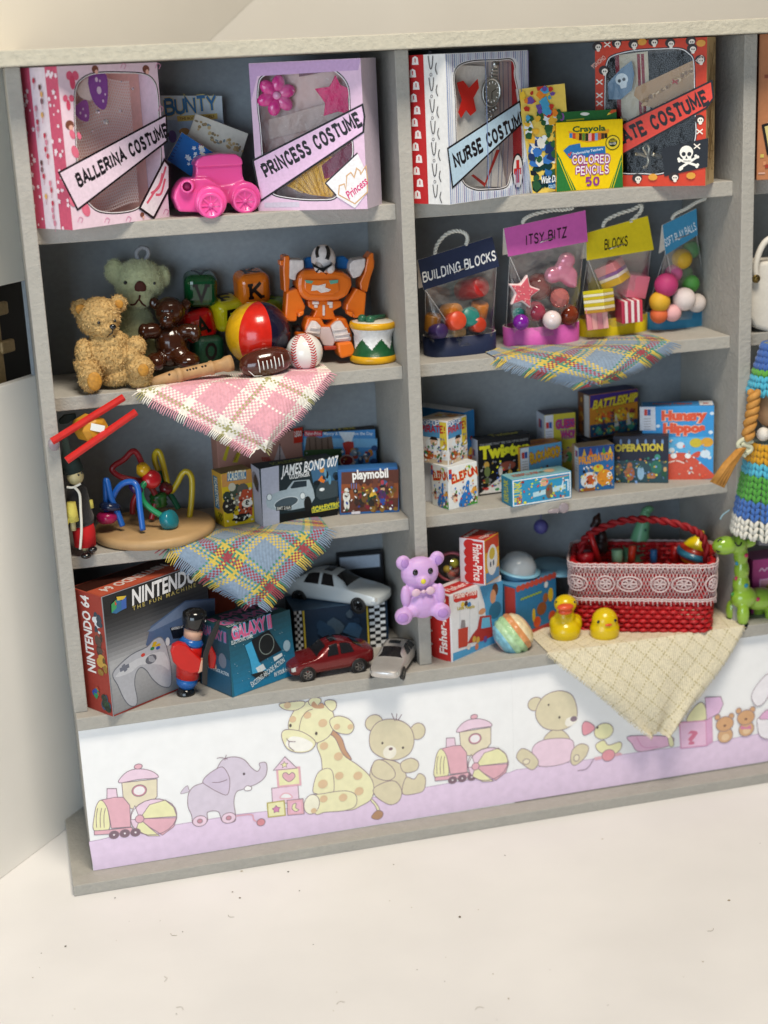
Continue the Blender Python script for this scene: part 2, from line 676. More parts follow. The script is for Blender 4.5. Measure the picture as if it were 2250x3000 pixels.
# ---------------------------------------------------------------- cartons
class Carton:
    """a box standing on z; its front lower edge runs from pixel bl to br, its height reaches pixel tl"""

    def __init__(s, name, label, cat, bl, br, tl, z, depth, cols='#ffffff', group=None, h=None, bevel=0.02, w=None, inset=0.0,
                 jit=0.02, body=True, bodyname='carton'):
        A, B = fl(*bl, z), fl(*br, z)
        u = (B - A)
        u.z = 0
        s.w = w or u.length
        u.normalize()
        n = Vector((u.y, -u.x, 0))
        if h is None:
            h = (hit(*tl, A, n) - A).z
        s.h, s.d = h, depth
        s.t = thing(name, label, cat, A, (0, 0, math.atan2(u.y, u.x)), group)
        s.M = Matrix.Translation(A) @ Matrix.Rotation(math.atan2(u.y, u.x), 4, 'Z')
        s.inset = inset
        if body:
            c = cols if isinstance(cols, dict) else {k: cols for k in 'fblrtu'}
            c = {k: c.get(k, c.get('*', '#ffffff')) for k in 'fblrtu'}
            rr = random.Random(hash(label) % 9999 if False else len(label) * 131 + int(bl[0]))
            J = lambda a: a + rr.uniform(-jit, jit)
            w_, i = s.w, inset
            vs = [(0, 0, 0), (w_, 0, 0), (w_, depth, 0), (0, depth, 0),
                  (i, i, h), (w_ - i, i, h), (w_ - i, depth - i, J(h)), (i, depth - i, J(h))]
            mb = MB()
            for k, f in zip('uftlrb', ((0, 3, 2, 1), (0, 1, 5, 4), (4, 5, 6, 7), (0, 4, 7, 3), (1, 2, 6, 5), (2, 3, 7, 6))):
                mb.add(vs, [f], c[k])
            bm_obj = mb.obj(bodyname, CARD, s.t, bevel=bevel, merge=True)
            s.body = bm_obj

    def front(s, y=0.0):
        i = s.inset
        return Canvas((0, y, 0), (1, 0, 0), (0, i, s.h), s.M)

    def left(s):
        return Canvas((0, s.d, 0), (0, -1, 0), (s.inset, 0, s.h), s.M)

    def right(s):
        return Canvas((s.w, 0, 0), (0, 1, 0), (-s.inset, 0, s.h), s.M)

    def top(s):
        return Canvas((0, 0, s.h + 0.012), (1, 0, 0), (0, 1, 0), s.M)


def busy(cv, w, h, n, f0=.04, f1=.56, seed=1):
    """small dabs in the print's own colours, lighter and darker, over its picture area"""
    rr = random.Random(seed)
    pool = [c for c in cv.mb.c]
    for _ in range(n):
        c, k = rr.choice(pool), rr.uniform(.55, 1.5)
        cv.oval((rr.uniform(.06, .94) * w, rr.uniform(f0, f1) * h), rr.uniform(.02, .075), rr.uniform(.02, .06), tuple(min(.85, v * k) for v in c), rot=rr.random() * 3, n=6)


def blobs(c, x0, y0, x1, y1, cols, n, rmin, rmax, seed=1):
    """loose patches of printed colour"""
    rr = random.Random(seed)
    for _ in range(n):
        r = rr.uniform(rmin, rmax)
        cx, cy = rr.uniform(x0 + r, max(x0 + r, x1 - r)), rr.uniform(y0 + r, max(y0 + r, y1 - r))
        k = rr.randint(6, 9)
        a0 = rr.random() * 6
        pts = [(cx + r * rr.uniform(.55, 1.1) * math.cos(a0 + 2 * PI * i / k), cy + r * rr.uniform(.5, 1.05) * math.sin(a0 + 2 * PI * i / k))
               for i in range(k)]
        pts = [(min(max(px, x0), x1), min(max(py, y0), y1)) for px, py in pts]
        c.poly(pts, rr.choice(cols))


def blob(mb, px, py, y, rx, rz, ry=None, rot=None, col=None, n=18, off=(0, 0, 0)):
    """an ellipsoid whose centre is seen at a pixel on the plane y; radii given in photograph pixels"""
    c = fy(px, py, y) + Vector(off)
    k = px_per_cm(c)
    r = Vector((rx / k, (ry if ry else (rx + rz) / 2) / k, rz / k))
    mb.ball(c, r, col, n, rot=rot)
    mb.E = getattr(mb, 'E', []) + [(c, r)]
    return c


def skin(mb, px, py, out=.0):
    """the point of a body of ellipsoids seen at a pixel"""
    d, best = ray(px, py), None
    for c, r in mb.E:
        o, e = CAM_LOC - c, Vector((d.x / r.x, d.y / r.y, d.z / r.z))
        o = Vector((o.x / r.x, o.y / r.y, o.z / r.z))
        A, B, C = e.dot(e), 2 * o.dot(e), o.dot(o) - 1
        q = B * B - 4 * A * C
        if q >= 0:
            t = (-B - math.sqrt(q)) / (2 * A)
            best = t if best is None else min(best, t)
    if best is None:
        best = (mb.E[0][0] - CAM_LOC).length
    return CAM_LOC + d * (best - out)


def slab(mb, pts, y, thick, col=None, taper=1.0):
    """an outline standing on the plane y, made thick into the shelf"""
    P = [fy(*p, y) for p in pts]
    a = sum(P[i].x * P[(i + 1) % len(P)].z - P[(i + 1) % len(P)].x * P[i].z for i in range(len(P)))
    if a < 0:
        P = P[::-1]
    n = len(P)
    c = sum(P, Vector()) / n
    Q = [c + (p - c) * taper + Vector((0, thick, 0)) for p in P]
    mb.add(P + Q, [tuple(range(n)), tuple(range(2 * n - 1, n - 1, -1))] + [(i, n + i, n + (i + 1) % n, (i + 1) % n) for i in range(n)], col)


def fuzz(mb, n, length, width, cols, seed=1, curl=.0):
    """short pile standing on a body of ellipsoids"""
    rr, out = random.Random(seed), MB()
    wts = [r.x * r.z for _, r in mb.E]
    while n > 0:
        c, r = rr.choices(mb.E, wts)[0]
        d = Vector((rr.gauss(0, 1), rr.gauss(0, 1), rr.gauss(0, 1))).normalized()
        p = c + Vector((d.x * r.x, d.y * r.y, d.z * r.z))
        n -= 1
        if any(sum(((p[i] - c2[i]) / r2[i]) ** 2 for i in range(3)) < .93 for c2, r2 in mb.E if c2 is not c):
            continue
        nn = Vector((d.x / r.x, d.y / r.y, d.z / r.z)).normalized()
        t = nn.cross(Vector((rr.gauss(0, 1), rr.gauss(0, 1), rr.gauss(0, 1)))).normalized()
        lay = (nn + nn.cross(t) * rr.uniform(.2, 1.2) + Vector((0, 0, -curl))).normalized() * length * rr.uniform(.5, 1.2)
        q = p - nn * .03
        out.add([q - t * width / 2, q + t * width / 2, q + lay * .6 + t * width * .3 + nn * .01, q + lay], [(0, 1, 2), (0, 2, 3)], rr.choice(cols))
    return out


def group_at(name, label, cat, objs, base, group=None):
    t = thing(name, label, cat, base, group=group)
    T = Matrix.Translation(-Vector(base))
    for o in objs:
        o.data.transform(T)
        o.parent = t
    return t


def dot(px, py, y, r, material, name, flat=.5, n=12, ry=None):
    mb = MB()
    blob(mb, px, py, skin(y, px, py).y if isinstance(y, MB) else y, r, ry or r, r * flat, n=n)
    return mb.obj(name, material)


def dpx(f, x, y): return f([(x, y)])[0]

# ================================================================ the setting and the shelf unit
XL0, XL1, XM0, XM1, XR0, XR1, XF0, XF1 = 0.507, 1.011, 14.032, 14.535, 27.598, 28.126, 41.18, 41.70
ZS = (18.0, 11.934, 5.902, 0.0)                # tops of the shelves and of the cabinet
ZT0, ZT1, YT, YS, YD, YB, YP = 23.434, 23.958, -1.446, 0.741, 5.408, -0.561, -0.30
ZB0, ZE1, ZE0, YE, XE = -0.517, -6.486, -6.938, -1.243, -0.258


def chalk_paint(name, col, grain=1.0, spots=0.16):
    m = mat(name, col, rough=0.82, spec=0.2)
    nt = m.node_tree
    b = nt.nodes['Principled BSDF']
    L = nt.links.new
    tc = nt.nodes.new('ShaderNodeTexCoord')
    n1 = nt.nodes.new('ShaderNodeTexNoise')
    n1.inputs['Scale'].default_value, n1.inputs['Detail'].default_value = 5.5, 7
    n1.inputs['Roughness'].default_value = 0.62
    n2 = nt.nodes.new('ShaderNodeTexNoise')
    n2.inputs['Scale'].default_value, n2.inputs['Detail'].default_value = 1.1, 4
    mp = nt.nodes.new('ShaderNodeMapping')
    mp.inputs['Scale'].default_value = (0.8, 1, 1)
    L(tc.outputs['Object'], mp.inputs[0])
    L(mp.outputs[0], n1.inputs['Vector'])
    L(tc.outputs['Object'], n2.inputs['Vector'])
    rp = nt.nodes.new('ShaderNodeValToRGB')
    rp.color_ramp.elements[0].position, rp.color_ramp.elements[1].position = 0.30, 0.52
    d = tuple(v * (1 - spots) for v in col)
    rp.color_ramp.elements[0].color, rp.color_ramp.elements[1].color = (*d, 1), (*col, 1)
    e = rp.color_ramp.elements.new(0.8)
    e.color = (*[min(1, v * 1.10) for v in col], 1)
    L(n1.outputs['Fac'], rp.inputs[0])
    mr = nt.nodes.new('ShaderNodeMapRange')
    mr.inputs[1].default_value, mr.inputs[2].default_value, mr.inputs[3].default_value, mr.inputs[4].default_value = .3, .7, .96, 1.03
    L(n2.outputs['Fac'], mr.inputs[0])
    mx = nt.nodes.new('ShaderNodeMix')
    mx.data_type, mx.blend_type = 'RGBA', 'MULTIPLY'
    mx.inputs[0].default_value = 1
    L(rp.outputs[0], mx.inputs[6])
    L(mr.outputs[0], mx.inputs[7])
    L(mx.outputs[2], b.inputs['Base Color'])
    bp = nt.nodes.new('ShaderNodeBump')
    bp.inputs['Strength'].default_value, bp.inputs['Distance'].default_value = 0.55 * grain, 0.06
    L(n1.outputs['Fac'], bp.inputs['Height'])
    L(bp.outputs[0], b.inputs['Normal'])
    return m


PAINT = chalk_paint('grey_chalk_paint', (0.405, 0.39, 0.355), grain=1.5, spots=.04)
PAINT_IN = chalk_paint('shaded_grey_paint', (0.30, 0.33, 0.355), grain=0.25, spots=0.08)  # back panel's shade and cool light put into a darker, bluer grey
WHITE_BOARD = mat('white_board', (0.83, 0.79, 0.71), rough=0.6, spec=0.3, var=0.02, vscale=0.2, bump=0.04, bscale=2)
TABLE = mat('cream_tabletop', (0.80, 0.785, 0.775), rough=0.5, spec=0.3, var=0.05, vscale=0.15, bump=0.05, bscale=3, rvar=0.1)

mb = MB().box((10, 20, ZE0 - 0.55), (260, 200, 1.1))
tag(mb.obj('table_top', TABLE), 'cream white table top under the shelf unit', 'table', kind='structure')
mb = MB().box((40, 34, 40), (160, 1.0, 94))
tag(mb.obj('back_wall', WHITE_BOARD), 'cream wall far behind the shelf unit', 'wall', kind='structure')

# white side board standing at an angle behind the unit, with an opening in it
A0, A1 = fl(0, 2577, ZE0), fl(190, 2434, ZE0)
bd = (A1 - A0).normalized()
bn = Vector((bd.y, -bd.x, 0))
sb = thing('side_board', 'white folded board standing at an angle beside the grey unit', 'board', A0, (0, 0, math.atan2(bd.y, bd.x)))
Mi = (Matrix.Translation(A0) @ Matrix.Rotation(math.atan2(bd.y, bd.x), 4, 'Z')).inverted()


def on_board(px, py):
    return Mi @ hit(px, py, A0, bn)


z_lo, z_hi = on_board(40, 1120).z, on_board(40, 828).z
MB().box((2, 0.2, z_lo / 2), (34, 0.4, z_lo)).obj('lower_panel', mat('white_panel', (.88, .86, .82), rough=.6, spec=.3, var=.02, vscale=.3), sb, bevel=0.05)
q1, q2 = on_board(631, 102), on_board(739, 0)
q0, q3 = q1 + (q1 - q2) * 3, q2 + (q2 - q1) * .8
prof = [(-15, z_hi), (q0.x, z_hi), (q0.x, q0.z), (q3.x, q3.z), (-15, q3.z)]
mb = MB().prism([(x, z) for x, z in prof], -0.25, 0.25, M=Matrix(((1, 0, 0, 0), (0, 0, -1, 0.15), (0, 1, 0, 0), (0, 0, 0, 1))))
mb.obj('upper_panel', WHITE_BOARD, sb, bevel=0.05)
DARK = mat('black_recess', (0.006, 0.006, 0.007), rough=0.7)
MB().box((2, 1.6, (z_lo + z_hi) / 2), (34, 0.3, z_hi - z_lo + 4)).obj('dark_gap_sheet', DARK, sb)  # black sheet paints the darkness of the gap behind the opening
BRASS_DULL = mat('dull_brass', srgb('#8a7450'), rough=0.5, metal=0.3, var=0.2, vscale=4)
hx = on_board(46, 980).x
mb = MB().box((hx, 1.0, (z_lo + z_hi) / 2), (0.62, 0.2, z_hi - z_lo + 1), M=None)
mb.box((hx + 0.45, 0.9, z_lo + (z_hi - z_lo) * .72), (0.6, 0.25, 0.5))
mb.box((hx + 0.5, 0.9, z_lo + (z_hi - z_lo) * .32), (0.8, 0.25, 0.5))
mb.obj('latch', BRASS_DULL, sb, bevel=0.08)

unit = thing('toy_shelf_unit', 'grey chalk painted shelf unit on white nursery frieze cabinet', 'shelf unit', (XL0, 0, ZE0))
UM = Matrix.Translation((-XL0, 0, -ZE0))


def upart(name, x0, x1, y0, y1, z0, z1, m=PAINT, bevel=0.035, sub=False):
    b = MB().box(((x0 + x1) / 2, (y0 + y1) / 2, (z0 + z1) / 2), (x1 - x0, y1 - y0, z1 - z0), M=UM)
    return b.obj(name, m, unit, bevel=bevel)


upart('top_board', -0.95, 43.1, YT, YD + 0.5, ZT0, ZT1, chalk_paint('warm_lit_chalk_paint', (0.53, 0.50, 0.41), grain=1.7, spots=0.12))  # warm light on the top board put into a paler, yellower paint
for x0, x1 in ((XL0, XL1), (XM0, XM1), (XR0, XR1), (XF0, XF1)):
    upart('upright', x0, x1, 0.0, YD - 0.002, 0.003, ZT0 - 0.003)
for x0, x1 in ((XL1, XM0), (XM1, XR0), (XR1, XF0)):
    for z, z2 in ((18.0, 17.415), (11.934, 11.424), (5.902, 5.411)):
        upart('shelf', x0 + 0.003, x1 - 0.003, YS, YD - 0.004, z2, z)
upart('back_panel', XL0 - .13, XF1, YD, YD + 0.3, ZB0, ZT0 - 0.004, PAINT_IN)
upart('cabinet_top', XL0 + 0.04, XF1, YB, YD - 0.003, ZB0, 0.0)
upart('cabinet_body', XL0 + 0.06, XF1 - 0.02, YP + 0.02, YD + 0.2, ZE1, ZB0 - 0.003)
upart('plinth', XE, XF1 + 0.8, YE, YD + 0.8, ZE0, ZE1 - 0.003)

# ---------------------------------------------------------------- the printed frieze
INK = '#8d7480'
UMi = Matrix.Translation((XL0, 0, ZE0))


def TA(p):
    return [(150 + x / 2.37, 2000 + y / 2.37) for x, y in p]


def TB(p):
    return [(750 + x / 2.07375, 1950 + y / 2.07375) for x, y in p]


def TC(p):
    return [(1450 + x / 2.07375, 1850 + y / 2.07375) for x, y in p]


PAPER = mat('frieze_paper', srgb('#f4f5f6'), rough=0.55, spec=0.25, var=0.02, vscale=2)
FRIEZE_INK = mat('frieze_ink', rough=0.55, spec=0.25, attr=True, var=0.05, vscale=3)
xs = fy(1503, 2150, YP).x
for k, (x0, x1, zb) in enumerate(((XL0 + 0.06, xs, ZE1 + 0.01), (xs + 0.004, XF1 - 0.03, ZE1 + 0.05))):
    MB().box(((x0 + x1) / 2, YP + 0.004 * (1 - k), (zb + ZB0 - 0.01) / 2), (x1 - x0, 0.012, ZB0 - 0.01 - zb), M=UM).obj('frieze_paper', PAPER, unit)
F = Canvas((0, YP - 0.008, 0), (1, 0, 0), (0, 0, 1), UMi, z0=0.002)


def pale(c, f=.06):
    return c and tuple(v + (.86 - v) * f for v in srgb(c))


def FP(T, pts, col, line=INK, lw=0.028, sm=4):
    col, line = pale(col), pale(line)
    F.poly(T(pts), col, line, lw, smooth=sm, px=True)


def FL(T, pts, w=0.025, col=INK, sm=4):
    F.line(T(pts), col, w, px=True, smooth=sm)


def FO(T, c, rx, ry, col, line=INK, lw=0.028, k=2.37, rot=0):
    col, line = pale(col), pale(line)
    F.oval(T([c])[0], rx / k, ry / k, col, line, lw, rot=rot, px=True, pxr=True)


edge = TA([(262, 1105), (340, 1090), (420, 1070), (620, 1030), (875, 985), (980, 968), (1180, 935), (1290, 915), (1500, 893)]) + \
    TB([(70, 885), (300, 850), (720, 800), (1030, 740), (1170, 715), (1540, 650)]) + TC([(130, 840), (240, 826), (570, 778), (860, 735), (1090, 705), (1320, 670), (1659, 612)])
LAV = '#e8d3ec'
pts = F.PP(edge)
xr = fy(2250, 2140, YP).x
F.poly(pts + [(XF1 - XL0 - .05, pts[-1][1]), (XF1 - XL0 - .05, 0.54), (0.08, 0.47)], LAV)
F.line(pts + [(XF1 - XL0 - .05, pts[-1][1])], '#b9a0bd', 0.022)
PINK, ROSE, YEL, CREAM, LIL = '#eed2e4', '#e5b0bd', '#eeebb8', '#e9dfc2', '#d8cddd'


def train(T, k):
    FP(T, [(490, 695), (735, 668), (735, 790), (640, 900), (545, 870), (500, 800)], CREAM, sm=0)
    FP(T, [(470, 695), (500, 640), (560, 605), (640, 600), (710, 620), (745, 655), (690, 665), (600, 672)], PINK)
    FO(T, (604, 582), 28, 19, ROSE, k=k)
    FO(T, (611, 749), 51, 44, '#c98a98', k=k)
    FO(T, (611, 749), 39, 33, '#f4eff2', None, k=k)
    FP(T, [(388, 735), (452, 735), (463, 822), (425, 832), (386, 818)], PINK, sm=0)
    FP(T, [(345, 815), (440, 795), (500, 795), (545, 850), (552, 1000), (418, 1010), (400, 910)], ROSE, sm=0)
    FP(T, [(297, 1025), (298, 930), (315, 850), (345, 815), (380, 850), (400, 920), (400, 1020)], YEL)
    for x in (315, 342, 368):
        FL(T, [(x, 1005), (x - 2, 930), (x + 8, 870)])
    FP(T, [(298, 1028), (410, 1020), (560, 1003), (570, 1040), (300, 1056)], ROSE, sm=0)
    for x, y in ((436, 1055), (511, 1045), (585, 1038)):
        FO(T, (x, y), 34, 30, '#7d6270', k=k)
        FO(T, (x, y), 7, 7, '#efe6ea', None, k=k)


def beach(T, k, c=(712, 932), rx=160, ry=136):
    cx, cy = c
    h = (cx - 98, cy + 13)
    FO(T, c, rx, ry, PINK, k=k)
    P = lambda a, f=1.0: (cx + rx * f * math.cos(R(a)), cy + ry * f * math.sin(R(a)))
    FP(T, [h, (cx - 30, cy - 85), P(-60), P(-30), P(-2)], YEL, sm=0)
    FP(T, [h, P(2), P(30), P(68), (cx - 30, cy + 70)], ROSE, sm=0)
    FP(T, [h, (cx - 15, cy + 85), P(75), P(105), P(140)], YEL, sm=0)
    FP(T, [h, P(172), P(195), P(215)], '#f3f2f4', sm=0)
    FO(T, c, rx, ry, None, k=k)
    FO(T, h, 30, 30, ROSE, k=k)


train(TA, 2.37)
F.z = 0.006
beach(TA, 2.37)
F.z = 0.006
TB2 = lambda p: TB([((x - 297) * .78 + 1085, (y - 1056) * .80 + 700 - (x - 297) * .035) for x, y in p])
train(TB2, 2.07375 / .79)
beach(TB2, 2.07375 / .79, (712, 945))
F.z = 0.006
# elephant
FP(TA, [(960, 755), (900, 770), (915, 740), (945, 715), (955, 740)], LIL, lw=.02)
FP(TA, [(952, 775), (990, 720), (1060, 690), (1140, 610), (1190, 535), (1270, 515), (1340, 535), (1390, 590), (1430, 615), (1450, 590), (1445, 560),
        (1490, 555), (1498, 610), (1480, 660), (1430, 700), (1380, 720), (1330, 740), (1285, 760), (1268, 830), (1280, 920), (1270, 965), (1190, 965), (1160, 895),
        (1085, 900), (1082, 965), (990, 985), (975, 920), (950, 860)], LIL)
FP(TA, [(1052, 690), (1075, 650), (1135, 605), (1190, 585), (1230, 640), (1240, 700), (1222, 778), (1150, 755), (1090, 720)], '#d3c5da')
FP(TA, [(1340, 735), (1360, 715), (1390, 725), (1385, 745), (1350, 750)], '#fbfbfb')
FO(TA, (1338, 633), 8, 10, '#4d3a44', None)
FL(TA, [(1205, 540), (1215, 500)], sm=0)
FL(TA, [(1225, 530), (1180, 520), (1150, 525)])
FL(TA, [(1118, 692), (1170, 690), (1222, 672)])
for x, y in ((1032, 960), (1232, 938)):
    FO(TA, (x, y), 50, 40, PINK)
    FO(TA, (x, y), 18, 16, '#c98a9a')
FL(TA, [(1282, 925), (1390, 915), (1405, 950), (1440, 972)], 0.05, ROSE)
FO(TA, (1456, 968), 29, 27, '#dd8f98')
F.z = 0.006
# toy blocks
FP(TB, [(95, 745), (255, 728), (262, 830), (100, 840)], PINK, sm=0)
FP(TB, [(148, 805), (165, 778), (200, 778), (218, 803)], '#f2f1f3', ROSE, .05)
FP(TB, [(128, 632), (262, 618), (270, 722), (136, 735)], YEL, ROSE, .08, sm=0)
FP(TB, [(200, 705), (165, 680), (165, 655), (185, 650), (200, 662), (218, 648), (235, 660), (232, 682)], ROSE)
FP(TB, [(106, 635), (175, 553), (248, 622)], PINK, sm=0)
F.star(F.P(*TB([(172, 602)])[0]), 0.15, YEL, line=INK)
FP(TB, [(68, 835), (170, 820), (178, 908), (75, 920)], YEL, '#b9ac5c', .05, sm=0)
F.star(F.P(*TB([(123, 872)])[0]), 0.17, '#d690b8', k=.6, line=INK)
FP(TB, [(188, 818), (285, 808), (292, 900), (192, 908)], ROSE, INK, sm=0)
FP(TB, [(206, 832), (272, 824), (276, 888), (210, 895)], '#eeb9cf', None, sm=0)
FP(TB, [(243, 835), (222, 845), (220, 870), (240, 885), (260, 875), (240, 862)], YEL)
F.z = 0.006
# giraffe
GI, SP = '#efebbf', '#e0c19a'
FP(TB, [(700, 805), (740, 850), (755, 890), (740, 890), (722, 850), (700, 825)], GI)
FP(TB, [(700, 920), (735, 880), (770, 890), (765, 920), (735, 935)], '#b88d6a')
FP(TB, [(465, 390), (520, 440), (545, 510), (580, 570), (520, 545), (480, 480), (455, 420)], '#c79a78')
FP(TB, [(370, 480), (430, 420), (480, 440), (530, 540), (620, 605), (690, 670), (716, 740), (700, 810), (640, 850), (560, 880), (430, 860), (380, 800), (400, 650), (395, 560)], GI)
FP(TB, [(375, 780), (345, 760), (370, 660), (420, 625), (465, 645), (472, 770), (430, 800)], GI)
FP(TB, [(330, 800), (420, 775), (540, 760), (605, 785), (605, 850), (540, 880), (420, 890), (360, 900)], GI)
FO(TB, (338, 842), 48, 65, '#f6f3dc', k=2.07375, rot=-.2)
FP(TB, [(270, 240), (330, 215), (420, 240), (470, 290), (470, 380), (430, 440), (350, 470), (240, 440), (195, 370), (220, 290)], GI)
FP(TB, [(155, 430), (175, 390), (260, 395), (330, 430), (362, 470), (330, 515), (260, 528), (190, 505)], GI)
FP(TB, [(180, 470), (215, 430), (290, 440), (345, 475), (320, 512), (250, 520), (200, 500)], '#faf8f0', None)
FP(TB, [(140, 235), (200, 222), (285, 215), (292, 240), (240, 270), (170, 265)], GI)
FP(TB, [(448, 330), (500, 305), (565, 325), (595, 370), (570, 412), (510, 410), (465, 385)], GI)
FP(TB, [(318, 215), (340, 196), (385, 196), (395, 215), (380, 235), (370, 245), (330, 240)], GI)
FP(TB, [(415, 225), (435, 208), (480, 215), (487, 250), (465, 275), (440, 262)], GI)
FP(TB, [(335, 240), (350, 215), (375, 240), (400, 225), (412, 255), (360, 258)], '#c79a78', None)
for x, y, r in ((312, 300, 24), (405, 348, 28), (222, 325, 22), (412, 487, 26), (500, 550, 28), (505, 668, 26), (618, 668, 28), (405, 718, 30), (625, 762, 28), (528, 800, 26), (410, 808, 24), (490, 370, 20), (572, 370, 18), (350, 880, 18), (190, 240, 22)):
    FO(TB, (x, y), r, r * .95, SP, None, k=2.07375)
FO(TB, (208, 362), 8, 11, '#4b3f3a', None, k=2.07375)
FO(TB, (365, 410), 8, 11, '#4b3f3a', None, k=2.07375)
FL(TB, [(185, 440), (200, 458), (240, 460)])
FL(TB, [(200, 460), (200, 490), (230, 515)])
FL(TB, [(260, 390), (275, 320), (310, 275), (345, 262)], .02)
F.z = 0.006
# sitting bear
BE = '#ded4b4'


def fbear(T, k):
    pass


FP(TB, [(715, 590), (790, 570), (880, 600), (915, 680), (905, 760), (800, 800), (715, 780), (690, 680)], BE)
FP(TB, [(880, 590), (940, 562), (985, 585), (980, 630), (930, 650), (890, 640)], BE)
FP(TB, [(910, 680), (960, 690), (990, 655), (1028, 680), (1022, 750), (980, 775), (890, 778)], BE)
FP(TB, [(700, 640), (720, 580), (770, 575), (830, 620), (845, 670), (800, 698), (730, 680)], BE)
FP(TB, [(715, 745), (790, 705), (850, 705), (885, 760), (870, 820), (820, 845), (770, 825), (725, 790)], BE)
FO(TB, (716, 347), 55, 53, BE, k=2.07375)
FO(TB, (982, 398), 48, 54, BE, k=2.07375)
FP(TB, [(690, 420), (730, 350), (800, 325), (880, 335), (940, 380), (960, 460), (930, 535), (850, 572), (770, 560), (700, 510)], BE)
FO(TB, (812, 525), 42, 44, '#f3eedf', None, k=2.07375)
FO(TB, (818, 505), 13, 10, '#7b5d62', None, k=2.07375)
FO(TB, (767, 470), 7, 8, '#4b3f3a', None, k=2.07375)
FO(TB, (892, 498), 7, 8, '#4b3f3a', None, k=2.07375)
FL(TB, [(843, 335), (822, 288)], sm=0)
FL(TB, [(850, 335), (855, 290)], sm=0)
FL(TB, [(860, 335), (885, 295)], sm=0)
F.z = 0.006
# bear in trousers, duck on wheels, umbrella, question box, two small bears, rabbit
FP(TC, [(300, 660), (345, 600), (410, 600), (450, 660)], BE)
FP(TC, [(225, 720), (290, 660), (440, 650), (480, 690), (450, 790), (270, 818)], PINK)
FP(TC, [(130, 765), (160, 712), (215, 730), (265, 790), (230, 840), (180, 815)], BE)
FP(TC, [(460, 790), (470, 720), (520, 682), (568, 700), (550, 760), (490, 812)], BE)
FO(TC, (190, 790), 22, 18, '#ece3c8', k=2.07375)
FO(TC, (495, 768), 18, 22, '#ece3c8', k=2.07375)
FO(TC, (245, 440), 48, 44, BE, k=2.07375)
FP(TC, [(245, 500), (290, 400), (380, 360), (460, 380), (495, 450), (495, 530), (450, 580), (380, 600), (290, 580)], BE)
FP(TC, [(425, 560), (440, 525), (495, 515), (495, 545), (450, 578)], '#f5f1e6', None)
FO(TC, (478, 530), 22, 18, '#84707e', None, k=2.07375)
FO(TC, (391, 521), 7, 9, '#4b3f3a', None, k=2.07375)
FO(TC, (325, 445), 6, 7, '#4b3f3a', None, k=2.07375)
FP(TC, [(610, 690), (660, 660), (690, 690), (760, 670), (765, 710), (720, 745), (640, 735)], YEL)
FO(TC, (660, 605), 62, 52, YEL, k=2.07375)
FP(TC, [(598, 600), (540, 630), (528, 575), (550, 545), (600, 570)], '#e79cab')
FO(TC, (621, 582), 8, 9, '#4b3f3a', None, k=2.07375)
FP(TC, [(600, 765), (760, 735), (775, 748), (610, 782)], ROSE, None, sm=0)
FO(TC, (688, 751), 42, 38, '#e59aa6', k=2.07375)
FL(TC, [(600, 770), (560, 830), (500, 845)])
FP(TC, [(815, 635), (1070, 640), (1060, 690), (980, 712), (870, 728), (830, 680)], '#e9b9d6')
FL(TC, [(860, 640), (900, 700), (990, 700)], .03, '#d993bd')
FP(TC, [(1050, 640), (1075, 640), (1085, 690), (1060, 695)], YEL)
FP(TC, [(1165, 545), (1200, 470), (1260, 430), (1285, 530)], YEL)
FP(TC, [(1275, 400), (1370, 395), (1385, 440), (1360, 495), (1285, 535)], '#e6bfe2', sm=0)
FP(TC, [(1120, 552), (1280, 540), (1285, 690), (1128, 708)], '#ecc3e0', '#d58fb8', .05, sm=0)
FP(TC, [(1280, 540), (1315, 520), (1320, 668), (1285, 690)], '#dda9cf', '#d58fb8', .03, sm=0)
F.text('?', F.P(*TC([(1165, 685)])[0]), F.P(*TC([(1228, 678)])[0]), .62, '#d9809c', bold=.03)
for x, y in ((1392, 560), (1520, 520)):
    FO(TC, (x - 42, y - 40), 18, 18, '#d7a677', k=2.07375)
    FO(TC, (x + 42, y - 48), 18, 18, '#d7a677', k=2.07375)
    FO(TC, (x + 5, y + 70), 50, 48, '#d9ad80', k=2.07375)
    FO(TC, (x + 2, y), 58, 48, '#d7a677', k=2.07375)
    FO(TC, (x + 6, y + 80), 26, 22, '#e9c9a0', None, k=2.07375)
    FO(TC, (x + 2, y + 10), 9, 8, '#7a5140', None, k=2.07375)
FP(TC, [(1490, 570), (1525, 580), (1550, 565), (1555, 590), (1525, 590), (1490, 592)], '#d981a8', None, sm=0)
FP(TC, [(1575, 440), (1555, 390), (1590, 320), (1659, 255), (1680, 330), (1640, 420), (1600, 450)], '#f3f0f6')
FP(TC, [(1590, 560), (1600, 520), (1680, 500), (1690, 640), (1610, 635)], '#f3f0f6')
FP(TC, [(1605, 530), (1640, 480), (1700, 470), (1700, 520)], '#e3b2d6')
F.done('frieze_print', unit, FRIEZE_INK)
